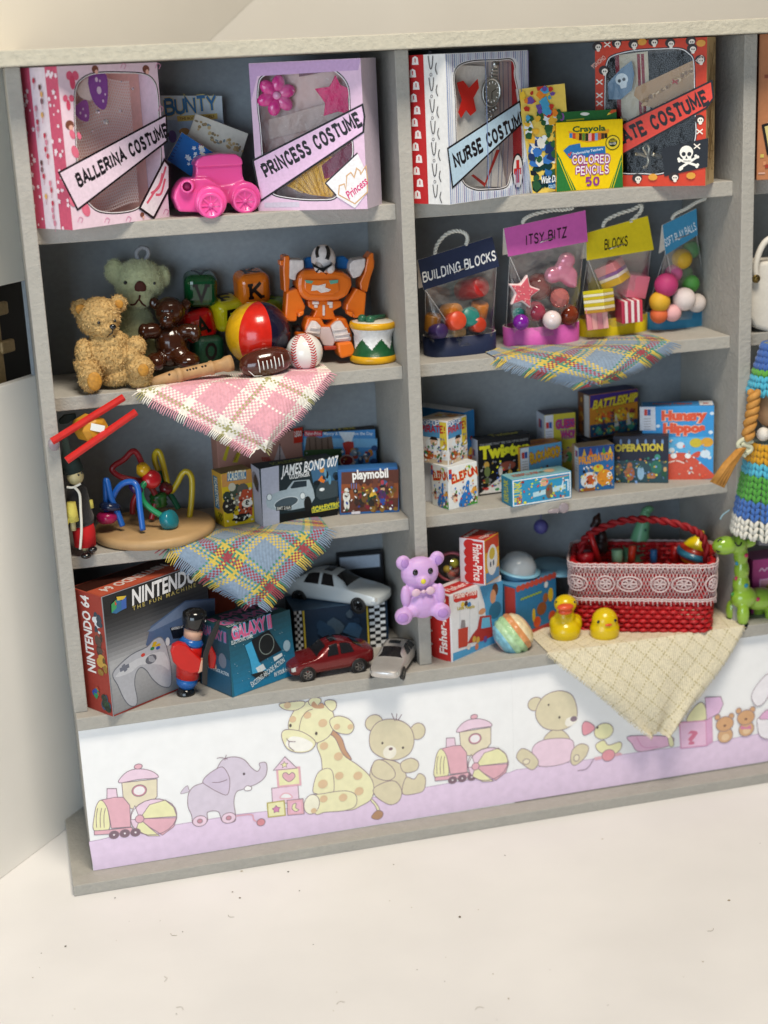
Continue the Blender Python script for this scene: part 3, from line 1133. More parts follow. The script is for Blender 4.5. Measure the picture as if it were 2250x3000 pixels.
# dust and fibres lying on the table, a hair on the frieze
rr = random.Random(3)
mb = MB()
for k in range(45):
    px, py = rr.uniform(0, 2250), rr.uniform(2420, 2990)
    if py < 2640 - 0.155 * px + 20:
        continue
    p = fl(px, py, ZE0 + 0.006)
    s_ = rr.choice([.02, .03, .03, .045, .06])
    kk = rr.randint(4, 6)
    a0 = rr.random() * 6
    mb.add([p + Vector((s_ * rr.uniform(.4, 1.3) * math.cos(a0 + 6.283 * i / kk), s_ * rr.uniform(.4, 1.3) * math.sin(a0 + 6.283 * i / kk), rr.uniform(0, .02))) for i in range(kk)],
           [tuple(range(kk))], rr.choice(['#4a4034', '#6d5f4e', '#a79a86', '#9c8f7c', '#3a342c', '#b5ab9a']))
for k in range(7):
    px, py = rr.uniform(60, 2200), rr.uniform(2500, 2980)
    if py < 2640 - 0.155 * px + 30:
        continue
    a, p = rr.random() * 6, fl(px, py, ZE0 + 0.012)
    mb.tube(spline([p, p + Vector((.18 * math.cos(a), .18 * math.sin(a), .01)), p + Vector((.3 * math.cos(a + .6), .3 * math.sin(a + .6), 0))], 4), .006, 4, '#8d8272')
tag(mb.obj('table_dust', mat('dust', rough=0.9, attr=True)), 'dark specks and fibres scattered over the cream table', 'dust', kind='stuff')

# ================================================================ top row
def C1(p): return [(x / 2.552, 100 + y / 2.552) for x, y in p]
def C2(p): return [(450 + x / 2.07375, 100 + y / 2.07375) for x, y in p]
def C3(p): return [(1150 + x / 2.37, 80 + y / 2.37) for x, y in p]
def C4(p): return [(1600 + x / 2.5523, 60 + y / 2.5523) for x, y in p]


FILM = film('clear_film', gloss=0.02, rough=.16, bump=0.35, bscale=1.2)


def costume_box(name, label, bl, br, tl, depth, win, cols, backing, back_d=0.45, w=None):
    """paper wrapped display box: walls, a front panel with a cut window, a film pane and a backing card"""
    c = Carton(name, label, 'box', bl, br, tl, 18.0, depth, body=False, w=w)
    w, h, d = c.w, c.h, depth
    W = c.front().PP(win)
    W = [tuple(p) for p in spline(W, 5, True)]
    cx, cy = sum(p[0] for p in W) / len(W), sum(p[1] for p in W) / len(W)
    outer = []
    for x, y in W:
        dx, dy = x - cx, y - cy
        t = min(((w - cx) / dx if dx > 0 else -cx / dx) if abs(dx) > 1e-9 else 1e9, ((h - cy) / dy if dy > 0 else -cy / dy) if abs(dy) > 1e-9 else 1e9)
        outer.append((cx + dx * t, cy + dy * t))
    for q in ((0, 0), (w, 0), (w, h), (0, h)):
        i = min(range(len(outer)), key=lambda k: (outer[k][0] - q[0]) ** 2 + (outer[k][1] - q[1]) ** 2)
        outer[i] = q
    n = len(W)
    mb = MB()
    vs = [(x, 0, y) for x, y in outer] + [(x, 0.0, y) for x, y in W] + [(x, 0.05, y) for x, y in W]
    mb.add(vs, [(i, (i + 1) % n, n + (i + 1) % n, n + i) for i in range(n)], cols['f'])
    mb.add(vs, [(n + i, n + (i + 1) % n, 2 * n + (i + 1) % n, 2 * n + i) for i in range(n)], '#e9e4e0')
    mb.obj('front_panel', CARD, c.t)
    mb = MB()
    q = lambda a, k: mb.add(a, [(0, 1, 2, 3)], cols.get(k, cols['f']))
    q([(0, d, 0), (0, 0, 0), (0, 0, h), (0, d, h)], 'l')
    q([(w, 0, 0), (w, d, 0), (w, d, h), (w, 0, h)], 'r')
    q([(0, 0, h), (w, 0, h), (w, d, h), (0, d, h)], 't')
    q([(0, 0, 0), (0, d, 0), (w, d, 0), (w, 0, 0)], 'b')
    q([(w, d, 0), (0, d, 0), (0, d, h), (w, d, h)], 'b')
    mb.obj('carton', CARD, c.t)
    mb = MB().box((w / 2, d * back_d, h / 2), (w - .03, .03, h - .03), backing)
    mb.obj('backing_card', CARD, c.t)
    cv = Canvas((0, 0.02, 0), (1, 0, 0), (0, 0, 1), c.M, z0=0)
    cv.poly(W, '#ffffff')
    cv.done('window_film', c.t, FILM)
    cv = c.front()
    cv.line(W, '#1d1822', .035, closed=True)
    cv.line([(x * .985 + cx * .015, y * .985 + cy * .015) for x, y in W], '#e8e6e8', .03, closed=True)
    c.win = W
    return c, cv


def band(c, pts, fill, text, base, h, name='title_band', lw=.07, line='#191418'):
    cv = c.front()
    cv.z = .02
    cv.poly(pts, fill, line, lw, px=True)
    cv.stroke(text, base[0], base[1], h, '#17141a', w=.30, slab=True, gap=.36, px=True)
    cv.done(name, c.t)


def inside(c, frac):
    K = Canvas(c.M @ Vector((0, c.d * frac * .6, 0)), c.M.to_3x3() @ Vector((1, 0, 0)), (0, 0, 1))
    return K


# ---- ballerina costume
WP = C1([(560, 420), (600, 340), (700, 290), (880, 282), (1080, 295), (1160, 360), (1185, 480), (1190, 640), (1200, 800), (1205, 960), (1150, 1150), (1040, 1300), (900, 1340), (760, 1335), (680, 1290), (600, 1180), (575, 1000), (565, 800), (555, 600)])
c, cv = costume_box('costume_box', 'pink patterned box marked ballerina costume with net behind its window', C1([(545, 1465)])[0], C1([(1268, 1365)])[0], C1([(440, 240)])[0], 2.3, WP,
                    {'f': '#ecd3e2', 'l': '#e9d9e2', 't': '#e6c6d6', 'r': '#ecd3e2'}, '#eebcb2')
for x, y, r, k in ((710, 262, 32, 0), (1090, 262, 34, 0), (520, 680, 40, 0), (540, 750, 26, 1), (540, 310, 40, 2), (510, 480, 30, 2), (560, 880, 34, 1), (590, 760, 20, 1), (640, 1310, 40, 1), (600, 1390, 30, 3), (800, 1395, 34, 3), (960, 1385, 28, 3), (1240, 1330, 28, 3), (1180, 240, 24, 3), (920, 240, 22, 3), (1200, 560, 20, 3), (540, 1250, 30, 1), (1060, 1350, 20, 0)):
    p = C1([(x, y)])[0]
    if k == 0:
        cv.oval(p, r / 2.55, r / 2.9, '#7b4a3c', px=True, pxr=True)
        cv.oval((p[0] + 4, p[1] + 8), r / 5, r / 5, '#e8b6a8', px=True, pxr=True)
    elif k == 1:
        cv.oval(p, r / 2.8, r / 1.8, '#e0728c', px=True, pxr=True, rot=.4)
    elif k == 2:
        for sg in (-1, 1):
            cv.oval((p[0] + sg * 9, p[1]), r / 3.4, r / 3, '#dd5f7f', px=True, pxr=True, rot=sg * .4)
        cv.oval((p[0], p[1] + 20), r / 4, r / 2, '#d8506f', px=True, pxr=True)
    else:
        cv.line([(p[0] - 8, p[1] + 6), (p[0] - 2, p[1] - 8), (p[0] + 7, p[1] - 3), (p[0] + 2, p[1] + 8)], '#d99ab8', .03, px=True, smooth=3)
cv.done('front_print', c.t)
cv = c.left()
cv.rect(0, 0, c.d * .36, c.h, '#cf5674')
cv.rect(c.d * .72, 0, c.d, c.h, '#cf5674')
rr = random.Random(5)
for k in range(70):
    x = rr.choice([rr.uniform(.04, c.d * .32), rr.uniform(c.d * .74, c.d * .97)])
    y = rr.uniform(.05, c.h - .08)
    cv.star((x, y), rr.uniform(.05, .12), '#f2dfe8', k=.6, rot=rr.random() * 3)
for k in range(22):
    x, y = c.d * rr.choice([.46, .6]) + rr.uniform(-.05, .05), .2 + k * (c.h - .4) / 22
    cv.oval((x, y), .06, .1, rr.choice(['#5a3a3a', '#d9889f', '#e2b060', '#c23a52', '#d9889f']))
    cv.line([(x, y - .05), (x, y - .28)], '#c9899b', .025)
cv.done('side_print', c.t)
band(c, C1([(437, 1035), (1240, 605), (1245, 800), (578, 1312)]), '#eed9ea', 'BALLERINA COSTUME', C1([(592, 1138), (1258, 752)]), .40)
cv = c.front()
cv.z = .03
cv.poly(C1([(1040, 1300), (1225, 940), (1262, 985), (1262, 1150), (1145, 1375)]), '#f1e7ee', '#1d1418', .09, px=True)
for a in ([(1095, 1265), (1150, 1180), (1190, 1120), (1210, 1040)], [(1125, 1190), (1180, 1150), (1215, 1060), (1235, 990)], [(1160, 1200), (1200, 1190), (1230, 1080)]):
    cv.line(C1(a), '#e0657c', .09, px=True, smooth=4)
cv.done('corner_badge', c.t)
K = inside(c, .45)
u0, v0 = K.P(*C1([(560, 470)])[0])
u1, v1 = K.P(*C1([(1195, 900)])[0])
NETC = '#f1dede'
hx_ = .105
for r_ in range(44):
    y = c.h * .10 + r_ * hx_ * .98
    if y > c.h - .5:
        break
    pts = []
    for i in range(60):
        x = .5 + i * hx_ / 2
        if x > c.w - .35:
            break
        pts.append((x, y + (.035 if (i // 1 + r_) % 2 else -.035) + .10 * math.sin(x * 2.2 + y * .7)))
    K.line(pts, NETC, .03)
o = tag(K.done('fishnet_cloth', None, mat('net_thread', rough=.7, attr=True)), 'pale pink fishnet cloth behind the ballerina box window', 'cloth')
STRASS = mat('rhinestone_glass', (0.9, 0.92, .95), rough=.05, metal=.7)
for x, y, r in ((990, 408, 18), (730, 580, 24), (900, 572, 20), (790, 655, 34), (690, 725, 18), (940, 830, 16), (905, 355, 10), (1130, 450, 12)):
    p = hit(*C1([(x, y)])[0], K.wo, K.wn) - Vector((0, .06, 0))
    MB().lathe([(0, .0), (.3, .0), (.5, -.25), (0, -.7)], 8, smooth=False, M=Matrix.Translation(p - o.location) @ Matrix.Rotation(R(-90), 4, 'X') @ Matrix.Scale(r / 80 / 2.5 * 1.2, 4)).obj('rhinestone', STRASS, o)
K = inside(c, .3)
for pts, col in (([(580, 400), (660, 325), (690, 480), (640, 490), (590, 460)], '#e6d3d2'), ([(660, 320), (780, 290), (805, 380), (800, 520), (765, 565), (690, 490)], '#8f4fa4'), ([(560, 540), (640, 490), (665, 560), (660, 650), (600, 640), (560, 590)], '#95509f')):
    K.poly(C1(pts), col, px=True, smooth=3)
for x, y, r in ((740, 420, 22), (770, 500, 9), (720, 340, 14), (640, 610, 9), (600, 590, 8), (745, 350, 8), (785, 450, 7), (620, 560, 7)):
    K.oval(C1([(x, y)])[0], r / 2.55, r / 2, '#e6cfe6', px=True, pxr=True)
tag(K.done('hair_bow', None), 'purple and cream hair bow at the ballerina box window', 'bow')

# ---- princess costume
WP = C2([(635, 300), (665, 250), (760, 215), (900, 207), (1050, 203), (1130, 240), (1185, 320), (1195, 460), (1205, 600), (1215, 720), (1190, 800), (1120, 985), (1000, 1012), (820, 1000), (710, 965), (665, 850), (655, 700), (645, 560), (630, 430)])
c, cv = costume_box('costume_box', 'lilac box marked princess costume with pink flower and star inside', C2([(637, 1075)])[0], C2([(1300, 1062)])[0], C2([(530, 180)])[0], 1.9, WP,
                    {'f': '#e4c4de', 'l': '#c9a9d0', 'r': '#cfc3d4', 't': '#cbb8d4'}, '#cdaea8')
cv.poly([(0, c.h - .02), (0, c.h * .75), (.3, c.h - .45), (c.w - .1, c.h - .4), (c.w, c.h - .02)], '#c4a0cc')
cv.rect(.25, .12, 1.6, .3, '#cfc6d8')
cv.done('front_print', c.t)
band(c, C2([(605, 768), (1270, 428), (1282, 500), (1275, 595), (652, 1012)]), '#e6c3e4', 'PRINCESS COSTUME', C2([(688, 868), (1268, 548)]), .44)
cv = c.front()
cv.z = .03
cv.poly(C2([(1045, 905), (1240, 722), (1300, 850), (1305, 955), (1225, 1056), (1112, 985)]), '#efedf0', px=True)
cv.line(C2([(1045, 905), (1240, 722)]), '#2a2228', .05, px=True)
cv.line(C2([(1112, 980), (1045, 905)]), '#2a2228', .05, px=True)
cv.line(C2([(1125, 975), (1130, 920), (1160, 910), (1170, 945), (1175, 860), (1200, 840), (1220, 870), (1235, 815), (1255, 830), (1260, 850), (1292, 800), (1300, 880), (1300, 960), (1225, 1030), (1125, 975)]), '#d3a878', .045, px=True)
cv.text('Princess', C2([(1190, 1005)])[0], C2([(1306, 905)])[0], .30, '#d92a74', bold=.02, slant=.2, px=True)
cv.done('corner_badge', c.t)
PEARL = mat('magenta_pearl_plastic', srgb('#d8318f'), rough=.16, coat=.6, sss=.15)
ctr = hit(*C2([(745, 372)])[0], c.M @ Vector((0, .35, 0)), c.M.to_3x3() @ Vector((0, 1, 0)))
fl_ = thing('flower_bead', 'magenta plastic flower bead in the princess box window', 'bead', ctr, (R(90), 0, 0))
for k in range(6):
    a = k * PI / 3 + .3
    MB().ball((.4 * math.cos(a), .4 * math.sin(a), 0), (.34, .25, .14), n=14, rot=(0, 0, a)).obj('petal', PEARL, fl_)
MB().ball((0, 0, .08), .15, n=12).obj('flower_centre', mat('pale_magenta', '#e7a2cc', rough=.2), fl_)
K = inside(c, .5)
K.poly(C2([(885, 260), (1060, 225), (1050, 205), (880, 215)]), '#6e4350', px=True)
K.poly(C2([(700, 520), (1200, 380), (1200, 520), (700, 640)]), '#b59f98', px=True)
for k in range(60):
    K.oval((rr.uniform(.7, c.w - .4), rr.uniform(c.h * .42, c.h * .9)), .02, .014, rr.choice(['#d8c8c4', '#c2aeab', '#e6d9d6']))
tag(K.done('mauve_sparkle_cloth', None), 'mauve sparkling cloth behind the princess box window', 'cloth')
K = inside(c, .35)
M_ = Matrix.Identity(4)
pts = K.PP(C2([(982, 332), (1072, 318), (1105, 250), (1135, 310), (1190, 330), (1180, 400), (1190, 485), (1120, 470), (1035, 497), (1045, 420)]))
vs = [K.o + K.u * x + K.v * y for x, y in pts]
mb = MB().add(vs + [v + Vector((0, .08, 0)) for v in vs], [tuple(range(10))] + [(i, (i + 1) % 10, 10 + (i + 1) % 10, 10 + i) for i in range(10)])
tag(mb.obj('felt_star', mat('hot_pink_felt', '#d4236c', rough=.9, var=.18, vscale=8, bump=.5, bscale=15)), 'hot pink felt star in the princess box window', 'star')
K = inside(c, .4)
K.poly(C2([(808, 922), (1000, 780), (1062, 738), (1130, 760), (1140, 800), (1085, 992), (950, 975)]), '#b8862f', px=True)
for k in range(16):
    f = k / 15
    K.line(C2([(815 + 250 * f, 920 - 170 * f), (905 + 190 * f, 965 + 20 * f)]), '#8e6420' if k % 2 else '#cf9f45', .025, px=True)
tag(K.done('gold_cloth', None, mat('gold_lame', rough=.35, metal=.5, attr=True, bump=.4, bscale=20)), 'ribbed gold cloth low in the princess box window', 'cloth')
K.mb = MB()
K.poly(C2([(1020, 800), (1215, 640), (1215, 760), (1150, 850), (1040, 880)]), '#8a1e44', px=True)
tag(K.done('crimson_ribbon', None), 'dark crimson ribbon behind the gold cloth in the princess box', 'ribbon')

# ---- books behind the pink car
def book(name, label, quad, y0, cat='book', thick=.12, lean=.0, cover='#ffffff'):
    """small book: its four cover corners (top left, top right, bottom right, bottom left) lie on a plane leaning back"""
    n = Vector((0, -1, -lean)).normalized()
    o = Vector((0, y0, 18.0))
    P = [hit(*q, o, n) for q in quad]
    base = P[3]
    t = thing(name, label, cat, base)
    v = [p - base for p in P]
    back = -n * thick
    mb = MB().add(v + [p + back for p in v], [(3, 2, 1, 0), (4, 5, 6, 7), (0, 1, 5, 4), (1, 2, 6, 5), (2, 3, 7, 6), (3, 0, 4, 7)], '#e9e6df')
    mb.c[0] = ccol(cover)
    mb.obj('pages', CARD, t)
    u = (P[2] - P[3]).normalized()
    w = (P[0] - P[3])
    w = (w - u * w.dot(u)).normalized()
    cv = Canvas((0, 0, 0), u, w, Matrix.Translation(base))
    if cv.n.y > 0:
        cv.n = -cv.n
    return t, cv


t, cv = book('annual_book', 'pale blue annual standing behind the two small tilted books', [(470, 280), (650, 281), (660, 470), (478, 480)], 4.6, cover='#c9d4dc')
cv.poly([(472, 352), (655, 352), (660, 470), (478, 480)], '#a9bfd8', px=True)
cv.stroke('BUNTY', (487, 335), (634, 322), .52, '#3f76a8', w=.24, gap=.18, px=True, halo='#d7c77a', hw=.12)
cv.poly([(518, 340), (636, 332), (638, 348), (520, 356)], '#dcc06a', px=True)
cv.text('THE BOOK FOR GIRLS', (527, 352), (628, 344), .1, '#8a5a2a', px=True)
cv.oval((540, 385), 16, 10, '#b98a52', px=True, pxr=True)
cv.oval((505, 400), 12, 18, '#7d6fb4', px=True, pxr=True)
cv.done('cover_print', t)
t, cv = book('picture_book', 'cream picture book with a sketched harbour, tilted behind pink car', [(574, 333), (727, 392), (700, 480), (545, 415)], 4.1, cover='#dfdacd', lean=.12)
for k in range(40):
    a, b = rr.random(), rr.random()
    x, y = 570 + 140 * a, 368 + 55 * a + 26 * b - (18 if a < .35 else 0)
    cv.oval((x, y), rr.uniform(3, 7), rr.uniform(2, 6), rr.choice(['#b59a6c', '#cdb487', '#93846a', '#8a9aa0', '#a9916c']), px=True, pxr=True, n=7)
cv.done('cover_print', t)
t, cv = book('story_book', 'bright blue story book with white flowers, tilted behind pink car', [(533, 388), (637, 455), (600, 545), (490, 468)], 3.4, cover='#1f6bb6', lean=.15)
for k in range(16):
    x, y = rr.uniform(535, 600), rr.uniform(430, 500)
    cv.star(cv.P(x, y), rr.uniform(.06, .13), rr.choice(['#e9eef4', '#f0e3c8', '#b9453f', '#dfe6f0']), k=.6)
for k in range(8):
    cv.line([(497 + k * 4, 465 - k * 9), (505 + k * 4, 468 - k * 9)], '#123f74', .03, px=True)
cv.done('cover_print', t)

# ---- pink plastic car
PINKP = mat('pink_plastic', srgb('#f25aa6'), rough=.28, sss=.25, coat=.35)
mb = MB()
parts = []
for pts, yy, th in (([(258, 790), (285, 750), (400, 730), (505, 736), (536, 765), (542, 860), (556, 905), (520, 980), (400, 970), (330, 890), (256, 870)], 1.45, .95),
                    ([(160, 905), (195, 878), (330, 876), (410, 930), (430, 1010), (300, 1085), (155, 1080), (122, 1000), (130, 955)], 1.15, 1.15), ([(300, 950), (560, 900), (590, 950), (560, 1010), (320, 1050)], 1.4, .9)):
    slab(mb, C2(pts), yy, th)
PW = ((347, 1040, .85), (555, 1012, 1.45))
for px, py, yy in PW:
    for dy in (0, 1.35):
        P = fy(*dpx(C2, px, py - 20), yy + dy)
        mb.lathe([(0, -.16), (.50, -.16), (.58, -.08), (.58, .1), (.5, .18), (0, .18)], 24, M=Matrix.Translation(P) @ Matrix.Rotation(R(90), 4, 'X'))
parts.append(mb.obj('body', PINKP, remesh=.045, smooth_it=5))
mb = MB()
slab(mb, C2([(250, 800), (262, 765), (300, 742), (400, 726), (500, 730), (535, 752), (545, 790), (530, 798), (270, 812)]), 1.36, 1.15)
parts.append(mb.obj('roof', PINKP, bevel=.1, bseg=3))
P = fy(*dpx(C2, 205, 925), 1.05)
Mn = Matrix.Translation(P) @ Matrix.Rotation(R(-12), 4, 'Z') @ Matrix.Rotation(R(90), 4, 'X')
parts.append(MB().lathe([(.16, .12), (.2, .14), (.25, .08), (.26, -.4), (.16, -.4)], 24, M=Mn).obj('nose_ring', PINKP))
parts.append(MB().lathe([(0, .02), (.17, .02), (.17, 0)], 20, M=Mn).obj('nose_hole', mat('deep_pink', srgb('#9c1c5a'), rough=.6)))
for px, py, yy in PW:
    for dy in (-.18, 1.6):
        P = fy(*dpx(C2, px, py), yy + dy)
        Mw = Matrix.Translation(P) @ Matrix.Rotation(R(90), 4, 'X')
        wh = MB().lathe([(0, -.1), (.43, -.1), (.46, -.06), (.46, .08), (.42, .11), (.35, .11), (.33, .06), (0, .06)], 28, M=Mw)
        for k in range(8):
            wh.box((.21, 0, .07), (.26, .05, .05), M=Mw @ Matrix.Rotation(k * PI / 4, 4, 'Z'))
        wh.lathe([(0, .13), (.08, .13), (.1, .06)], 12, M=Mw)
        parts.append(wh.obj('wheel', PINKP))
group_at('toy_car', 'chunky hot pink plastic vintage toy car between costume boxes', 'toy car', parts, fl(630, 630, 18.0))

# ---- nurse costume
WP = C3([(425, 340), (460, 265), (560, 232), (720, 225), (820, 220), (852, 270), (850, 330), (875, 460), (900, 640), (905, 800), (900, 930), (830, 1010), (790, 1110), (650, 1130), (560, 1125), (485, 1070), (450, 900), (440, 700), (435, 500)])
c, cv = costume_box('costume_box', 'blue striped box marked nurse costume with red cross tape inside', C3([(398, 1232)])[0], C3([(955, 1150)])[0], C3([(380, 182)])[0], 1.75, WP,
                    {'f': '#e9edf3', 'l': '#eeeeec', 'r': '#c8383a', 't': '#e6e4e2'}, '#e6e2de')
W = c.win
for k in range(44):
    x = .04 + k * c.w / 44
    y0 = max([q[1] for q in W if abs(q[0] - x) < .12] or [0])
    ylo = min([q[1] for q in W if abs(q[0] - x) < .12] or [c.h])
    col = ['#7c93c4', '#b4c2e0', '#c9d3e8', '#8e86b8'][k % 4]
    if y0 < .1:
        cv.rect(x, .02, x + .045, c.h - .02, col)
    else:
        cv.rect(x, y0 + .04, x + .045, c.h - .02, col)
        cv.rect(x, .02, x + .045, ylo - .04, col)
cv.done('front_print', c.t)
cv = c.left()
cv.rect(0, 0, c.d * .42, c.h, '#c22c2f')
for k in range(12):
    y = .3 + k * (c.h - .3) / 11.5
    x = c.d * (.20 if k % 2 else .40 if False else .12 + .16 * (k % 2))
    cv.poly([(x - .16, y - .12), (x + .16, y - .12), (x + .13, y + .12), (x, y + .18), (x - .13, y + .12)], '#f3ece8')
    cv.rect(x - .025, y - .04, x + .025, y + .1, '#c22c2f')
for k in range(7):
    y = .35 + k * (c.h - .3) / 6.6
    x = c.d * .62
    cv.line([(x - .1, y + .35), (x - .05, y), (x, y - .1), (x + .07, y), (x + .12, y + .35)], '#2b2a33', .035, smooth=4)
    cv.line([(x + .28, y + .1), (x + .22, y - .1), (x + .3, y - .3)], '#2b2a33', .035, smooth=4)
    cv.oval((x, y + .45), .05, .05, None, '#555560', .02)
cv.done('side_print', c.t)
band(c, C3([(380, 842), (880, 515), (902, 660), (415, 1112)]), '#bcd9ee', 'NURSE COSTUME', C3([(437, 972), (925, 660)]), .44)
cv = c.front()
cv.z = .03
cv.oval(C3([(866, 1000)])[0], 25, 49, '#eeeae8', '#17141a', .07, px=True, pxr=True, n=28)
P0 = cv.P(*C3([(866, 1000)])[0])
cv.rect(P0[0] - .09, P0[1] - .42, P0[0] + .09, P0[1] + .42, '#cf2b2b')
cv.rect(P0[0] - .24, P0[1] - .12, P0[0] + .24, P0[1] + .12, '#cf2b2b')
cv.done('cross_badge', c.t)
K = inside(c, .55)
K.poly(C3([(440, 262), (640, 270), (720, 700), (790, 1110), (520, 1100), (440, 900)]), '#ebe8e4', px=True)
for x in (660, 690, 740, 765, 800):
    K.line(C3([(x, 240), (x + 8, 700), (x - 10, 1120)]), '#8e93ab', .05, px=True)
K.poly(C3([(560, 1020), (640, 1080), (720, 850), (745, 850), (640, 1108), (545, 1030)]), '#cf4038', px=True)
tag(K.done('nurse_apron', None), 'white and striped apron with red edge in nurse box', 'apron')
K = inside(c, .38)
K.poly(C3([(445, 385), (490, 370), (530, 420), (590, 358), (600, 420), (562, 490), (580, 580), (540, 615), (510, 575), (475, 632), (455, 590), (480, 500), (455, 430)]), '#d8281e', px=True)
tag(K.done('red_cross_tape', None, mat('red_tape', rough=.35, attr=True, bump=.3, bscale=8)), 'red tape cross behind the nurse box window', 'tape')
SILVER = mat('antique_silver', (.42, .41, .38), rough=.28, metal=.95, var=.3, vscale=7, bump=.3, bscale=12)
P = hit(*C3([(682, 450)])[0], K.wo, K.wn) - Vector((0, .1, 0))
wt = thing('watch_charm', 'antique silver fob watch charm in the nurse box window', 'charm', P, (0, R(6), 0))
Mx = Matrix.Rotation(R(90), 4, 'X')
MB().lathe([(0, .02), (.3, .02), (.34, .08), (.38, .02), (.38, -.06), (0, -.08)], 24, M=Mx @ Matrix.Diagonal((1, 1.5, 1, 1))).obj('watch_case', SILVER, wt)
cvw = Canvas((0, -.03, 0), (1, 0, 0), (0, 0, 1))
cvw.oval((0, 0), .28, .42, '#777368')
for k in range(12):
    a = k * PI / 6
    cvw.line([(.2 * math.sin(a), .31 * math.cos(a)), (.26 * math.sin(a), .39 * math.cos(a))], '#efeee8', .03)
cvw.line([(0, 0), (.14, .12)], '#1b1a18', .03)
cvw.line([(0, 0), (.02, -.25)], '#1b1a18', .03)
cvw.done('dial', wt)
mb = MB()
for k, z in enumerate((.55, .68, .8)):
    mb.box((.05, 0, z), (.26 - .02 * k, .12, .09))
mb.ball((.08, 0, 1.0), (.13, .07, .17))
mb.obj('upper_strap', SILVER, wt, bevel=.02)
mb = MB()
for x, z in ((-.12, -.62), (0, -.68), (.12, -.62), (-.1, -.8), (.06, -.85), (.22, -.55), (-.02, -1.0)):
    mb.ball((x, 0, z), .085, n=10)
mb.obj('lower_strap', SILVER, wt)

# ---- colouring book and pencil carton
t, cv = book('colouring_book', 'bright colouring book leaning between nurse box and pencil box', C3([(868, 430), (1195, 390), (1250, 1115), (975, 1165)]), 1.15, lean=.0, thick=.22, cover='#f0d060')
rr = random.Random(9)
H_ = cv.P(*C3([(868, 430)])[0])[1]
W_ = cv.P(*C3([(1250, 1115)])[0])[0]
X0 = lambda y: cv.P(*C3([(868, 430)])[0])[0] * y / H_
for y0, y1, cols, n in ((.05, .3, ['#123a3c', '#2b5a3a', '#2f6fb0', '#1b2430'], 46), (.3, .5, ['#3b76c2', '#2d5d3a', '#e8e4da', '#24386a'], 40), (.5, .72, ['#2b5a34', '#3d6e44', '#e9b43a', '#e6eef2'], 36), (.72, .98, ['#f0c63c', '#e9872f', '#c23a2a', '#6f4fa0', '#4aa0c8'], 26)):
    for k in range(n):
        y = rr.uniform(y0, y1) * H_
        x = X0(y) + rr.uniform(.12, W_ - .15)
        k2 = rr.randint(5, 8)
        r = rr.uniform(.09, .26)
        a0 = rr.random() * 6
        cv.poly([(min(max(x + r * rr.uniform(.5, 1.1) * math.cos(a0 + 2 * PI * i / k2), X0(y) + .02), X0(y) + W_ - .05), min(max(y + r * rr.uniform(.5, 1.1) * math.sin(a0 + 2 * PI * i / k2), .03), H_ - .03)) for i in range(k2)], rr.choice(cols))
cv.text('Walt Disney', C3([(1022, 1085)])[0], C3([(1190, 1062)])[0], .26, '#e9eff4', bold=.03, slant=.2, px=True, halo='#1b2c50', hw=.04)
cv.text('COLOURING BOOK', C3([(1078, 1118)])[0], C3([(1225, 1092)])[0], .13, '#bfe0f0', px=True)
cv.done('cover_print', t)

c = Carton('pencil_box', 'yellow and green fifty coloured pencils carton before pirate box', 'box', C3([(1142, 1145)])[0], C3([(1600, 1112)])[0], C3([(1135, 662)])[0], 18.0, .55,
           {'*': '#2f7a3c', 'f': '#f6d312', 'l': '#e0a812', 't': '#f2ce20'})
cv = Canvas((-.06, .14, 0), (1, 0, 0), (0, 0, 1), c.M)
cv.poly(C3([(1105, 592), (1553, 568), (1560, 700), (1108, 720)]), '#2c6b38', px=True)
cv.text('50', C3([(1118, 655)])[0], C3([(1195, 645)])[0], .3, '#8f5aa8', bold=.03, px=True)
cv.line(C3([(1205, 648), (1330, 636)]), '#a8a832', .06, px=True)
cv.poly(C3([(1302, 602), (1320, 592), (1350, 592), (1368, 600), (1348, 612), (1322, 612)]), '#e6e9e2', px=True, smooth=3)
cv.poly(C3([(1488, 612), (1520, 572), (1553, 570), (1553, 585)]), '#cf5a32', px=True)
cv.poly(C3([(1488, 612), (1500, 592), (1520, 598)]), '#f2d24a', px=True)
cv.done('hang_tab', c.t)
cv = c.front()
cv.poly(C3([(1140, 1143), (1138, 860), (1180, 940), (1275, 1130)]), '#2f7a3c', px=True)
cv.poly(C3([(1505, 1115), (1592, 880), (1600, 1112)]), '#2f7a3c', px=True)
for dx in (0, 16):
    cv.line(C3([(1150 + dx, 905), (1243 + dx, 1130)]), '#e8d21e', .03, px=True)
    cv.line(C3([(1588 - dx, 925), (1530 - dx, 1118)]), '#e8d21e', .03, px=True)
cv.poly(C3([(1218, 722), (1290, 735), (1400, 735), (1500, 705), (1485, 750), (1430, 785), (1350, 798), (1270, 775)]), '#e9a22a', px=True, smooth=3)
for k, col in enumerate(['#3f86c8', '#d4512e', '#e9a22a', '#3a2a20', '#5c8a3a', '#2b3a2c', '#f0a8b4', '#c2372f', '#7aa8d8', '#d46a3a', '#4a3a30', '#2b241f']):
    x = 1228 + k * 22
    cv.poly(C3([(x, 735), (x + 20, 735), (x + 20, 765 + 24 * math.sin(PI * (k + .5) / 12)), (x, 765 + 24 * math.sin(PI * (k + .3) / 12))]), col, px=True)
cv.text('Crayola', C3([(1248, 727)])[0], C3([(1478, 716)])[0], .21, '#1f5a34', bold=.035, px=True, halo='#f6d312', hw=.03)
cv.poly(C3([(1185, 855), (1225, 820), (1300, 805), (1305, 835), (1475, 825), (1478, 880), (1330, 905), (1230, 912)]), '#2f74b4', px=True)
cv.text('Preferred by Teachers', C3([(1250, 888)])[0], C3([(1460, 850)])[0], .1, '#e6eef4', px=True)
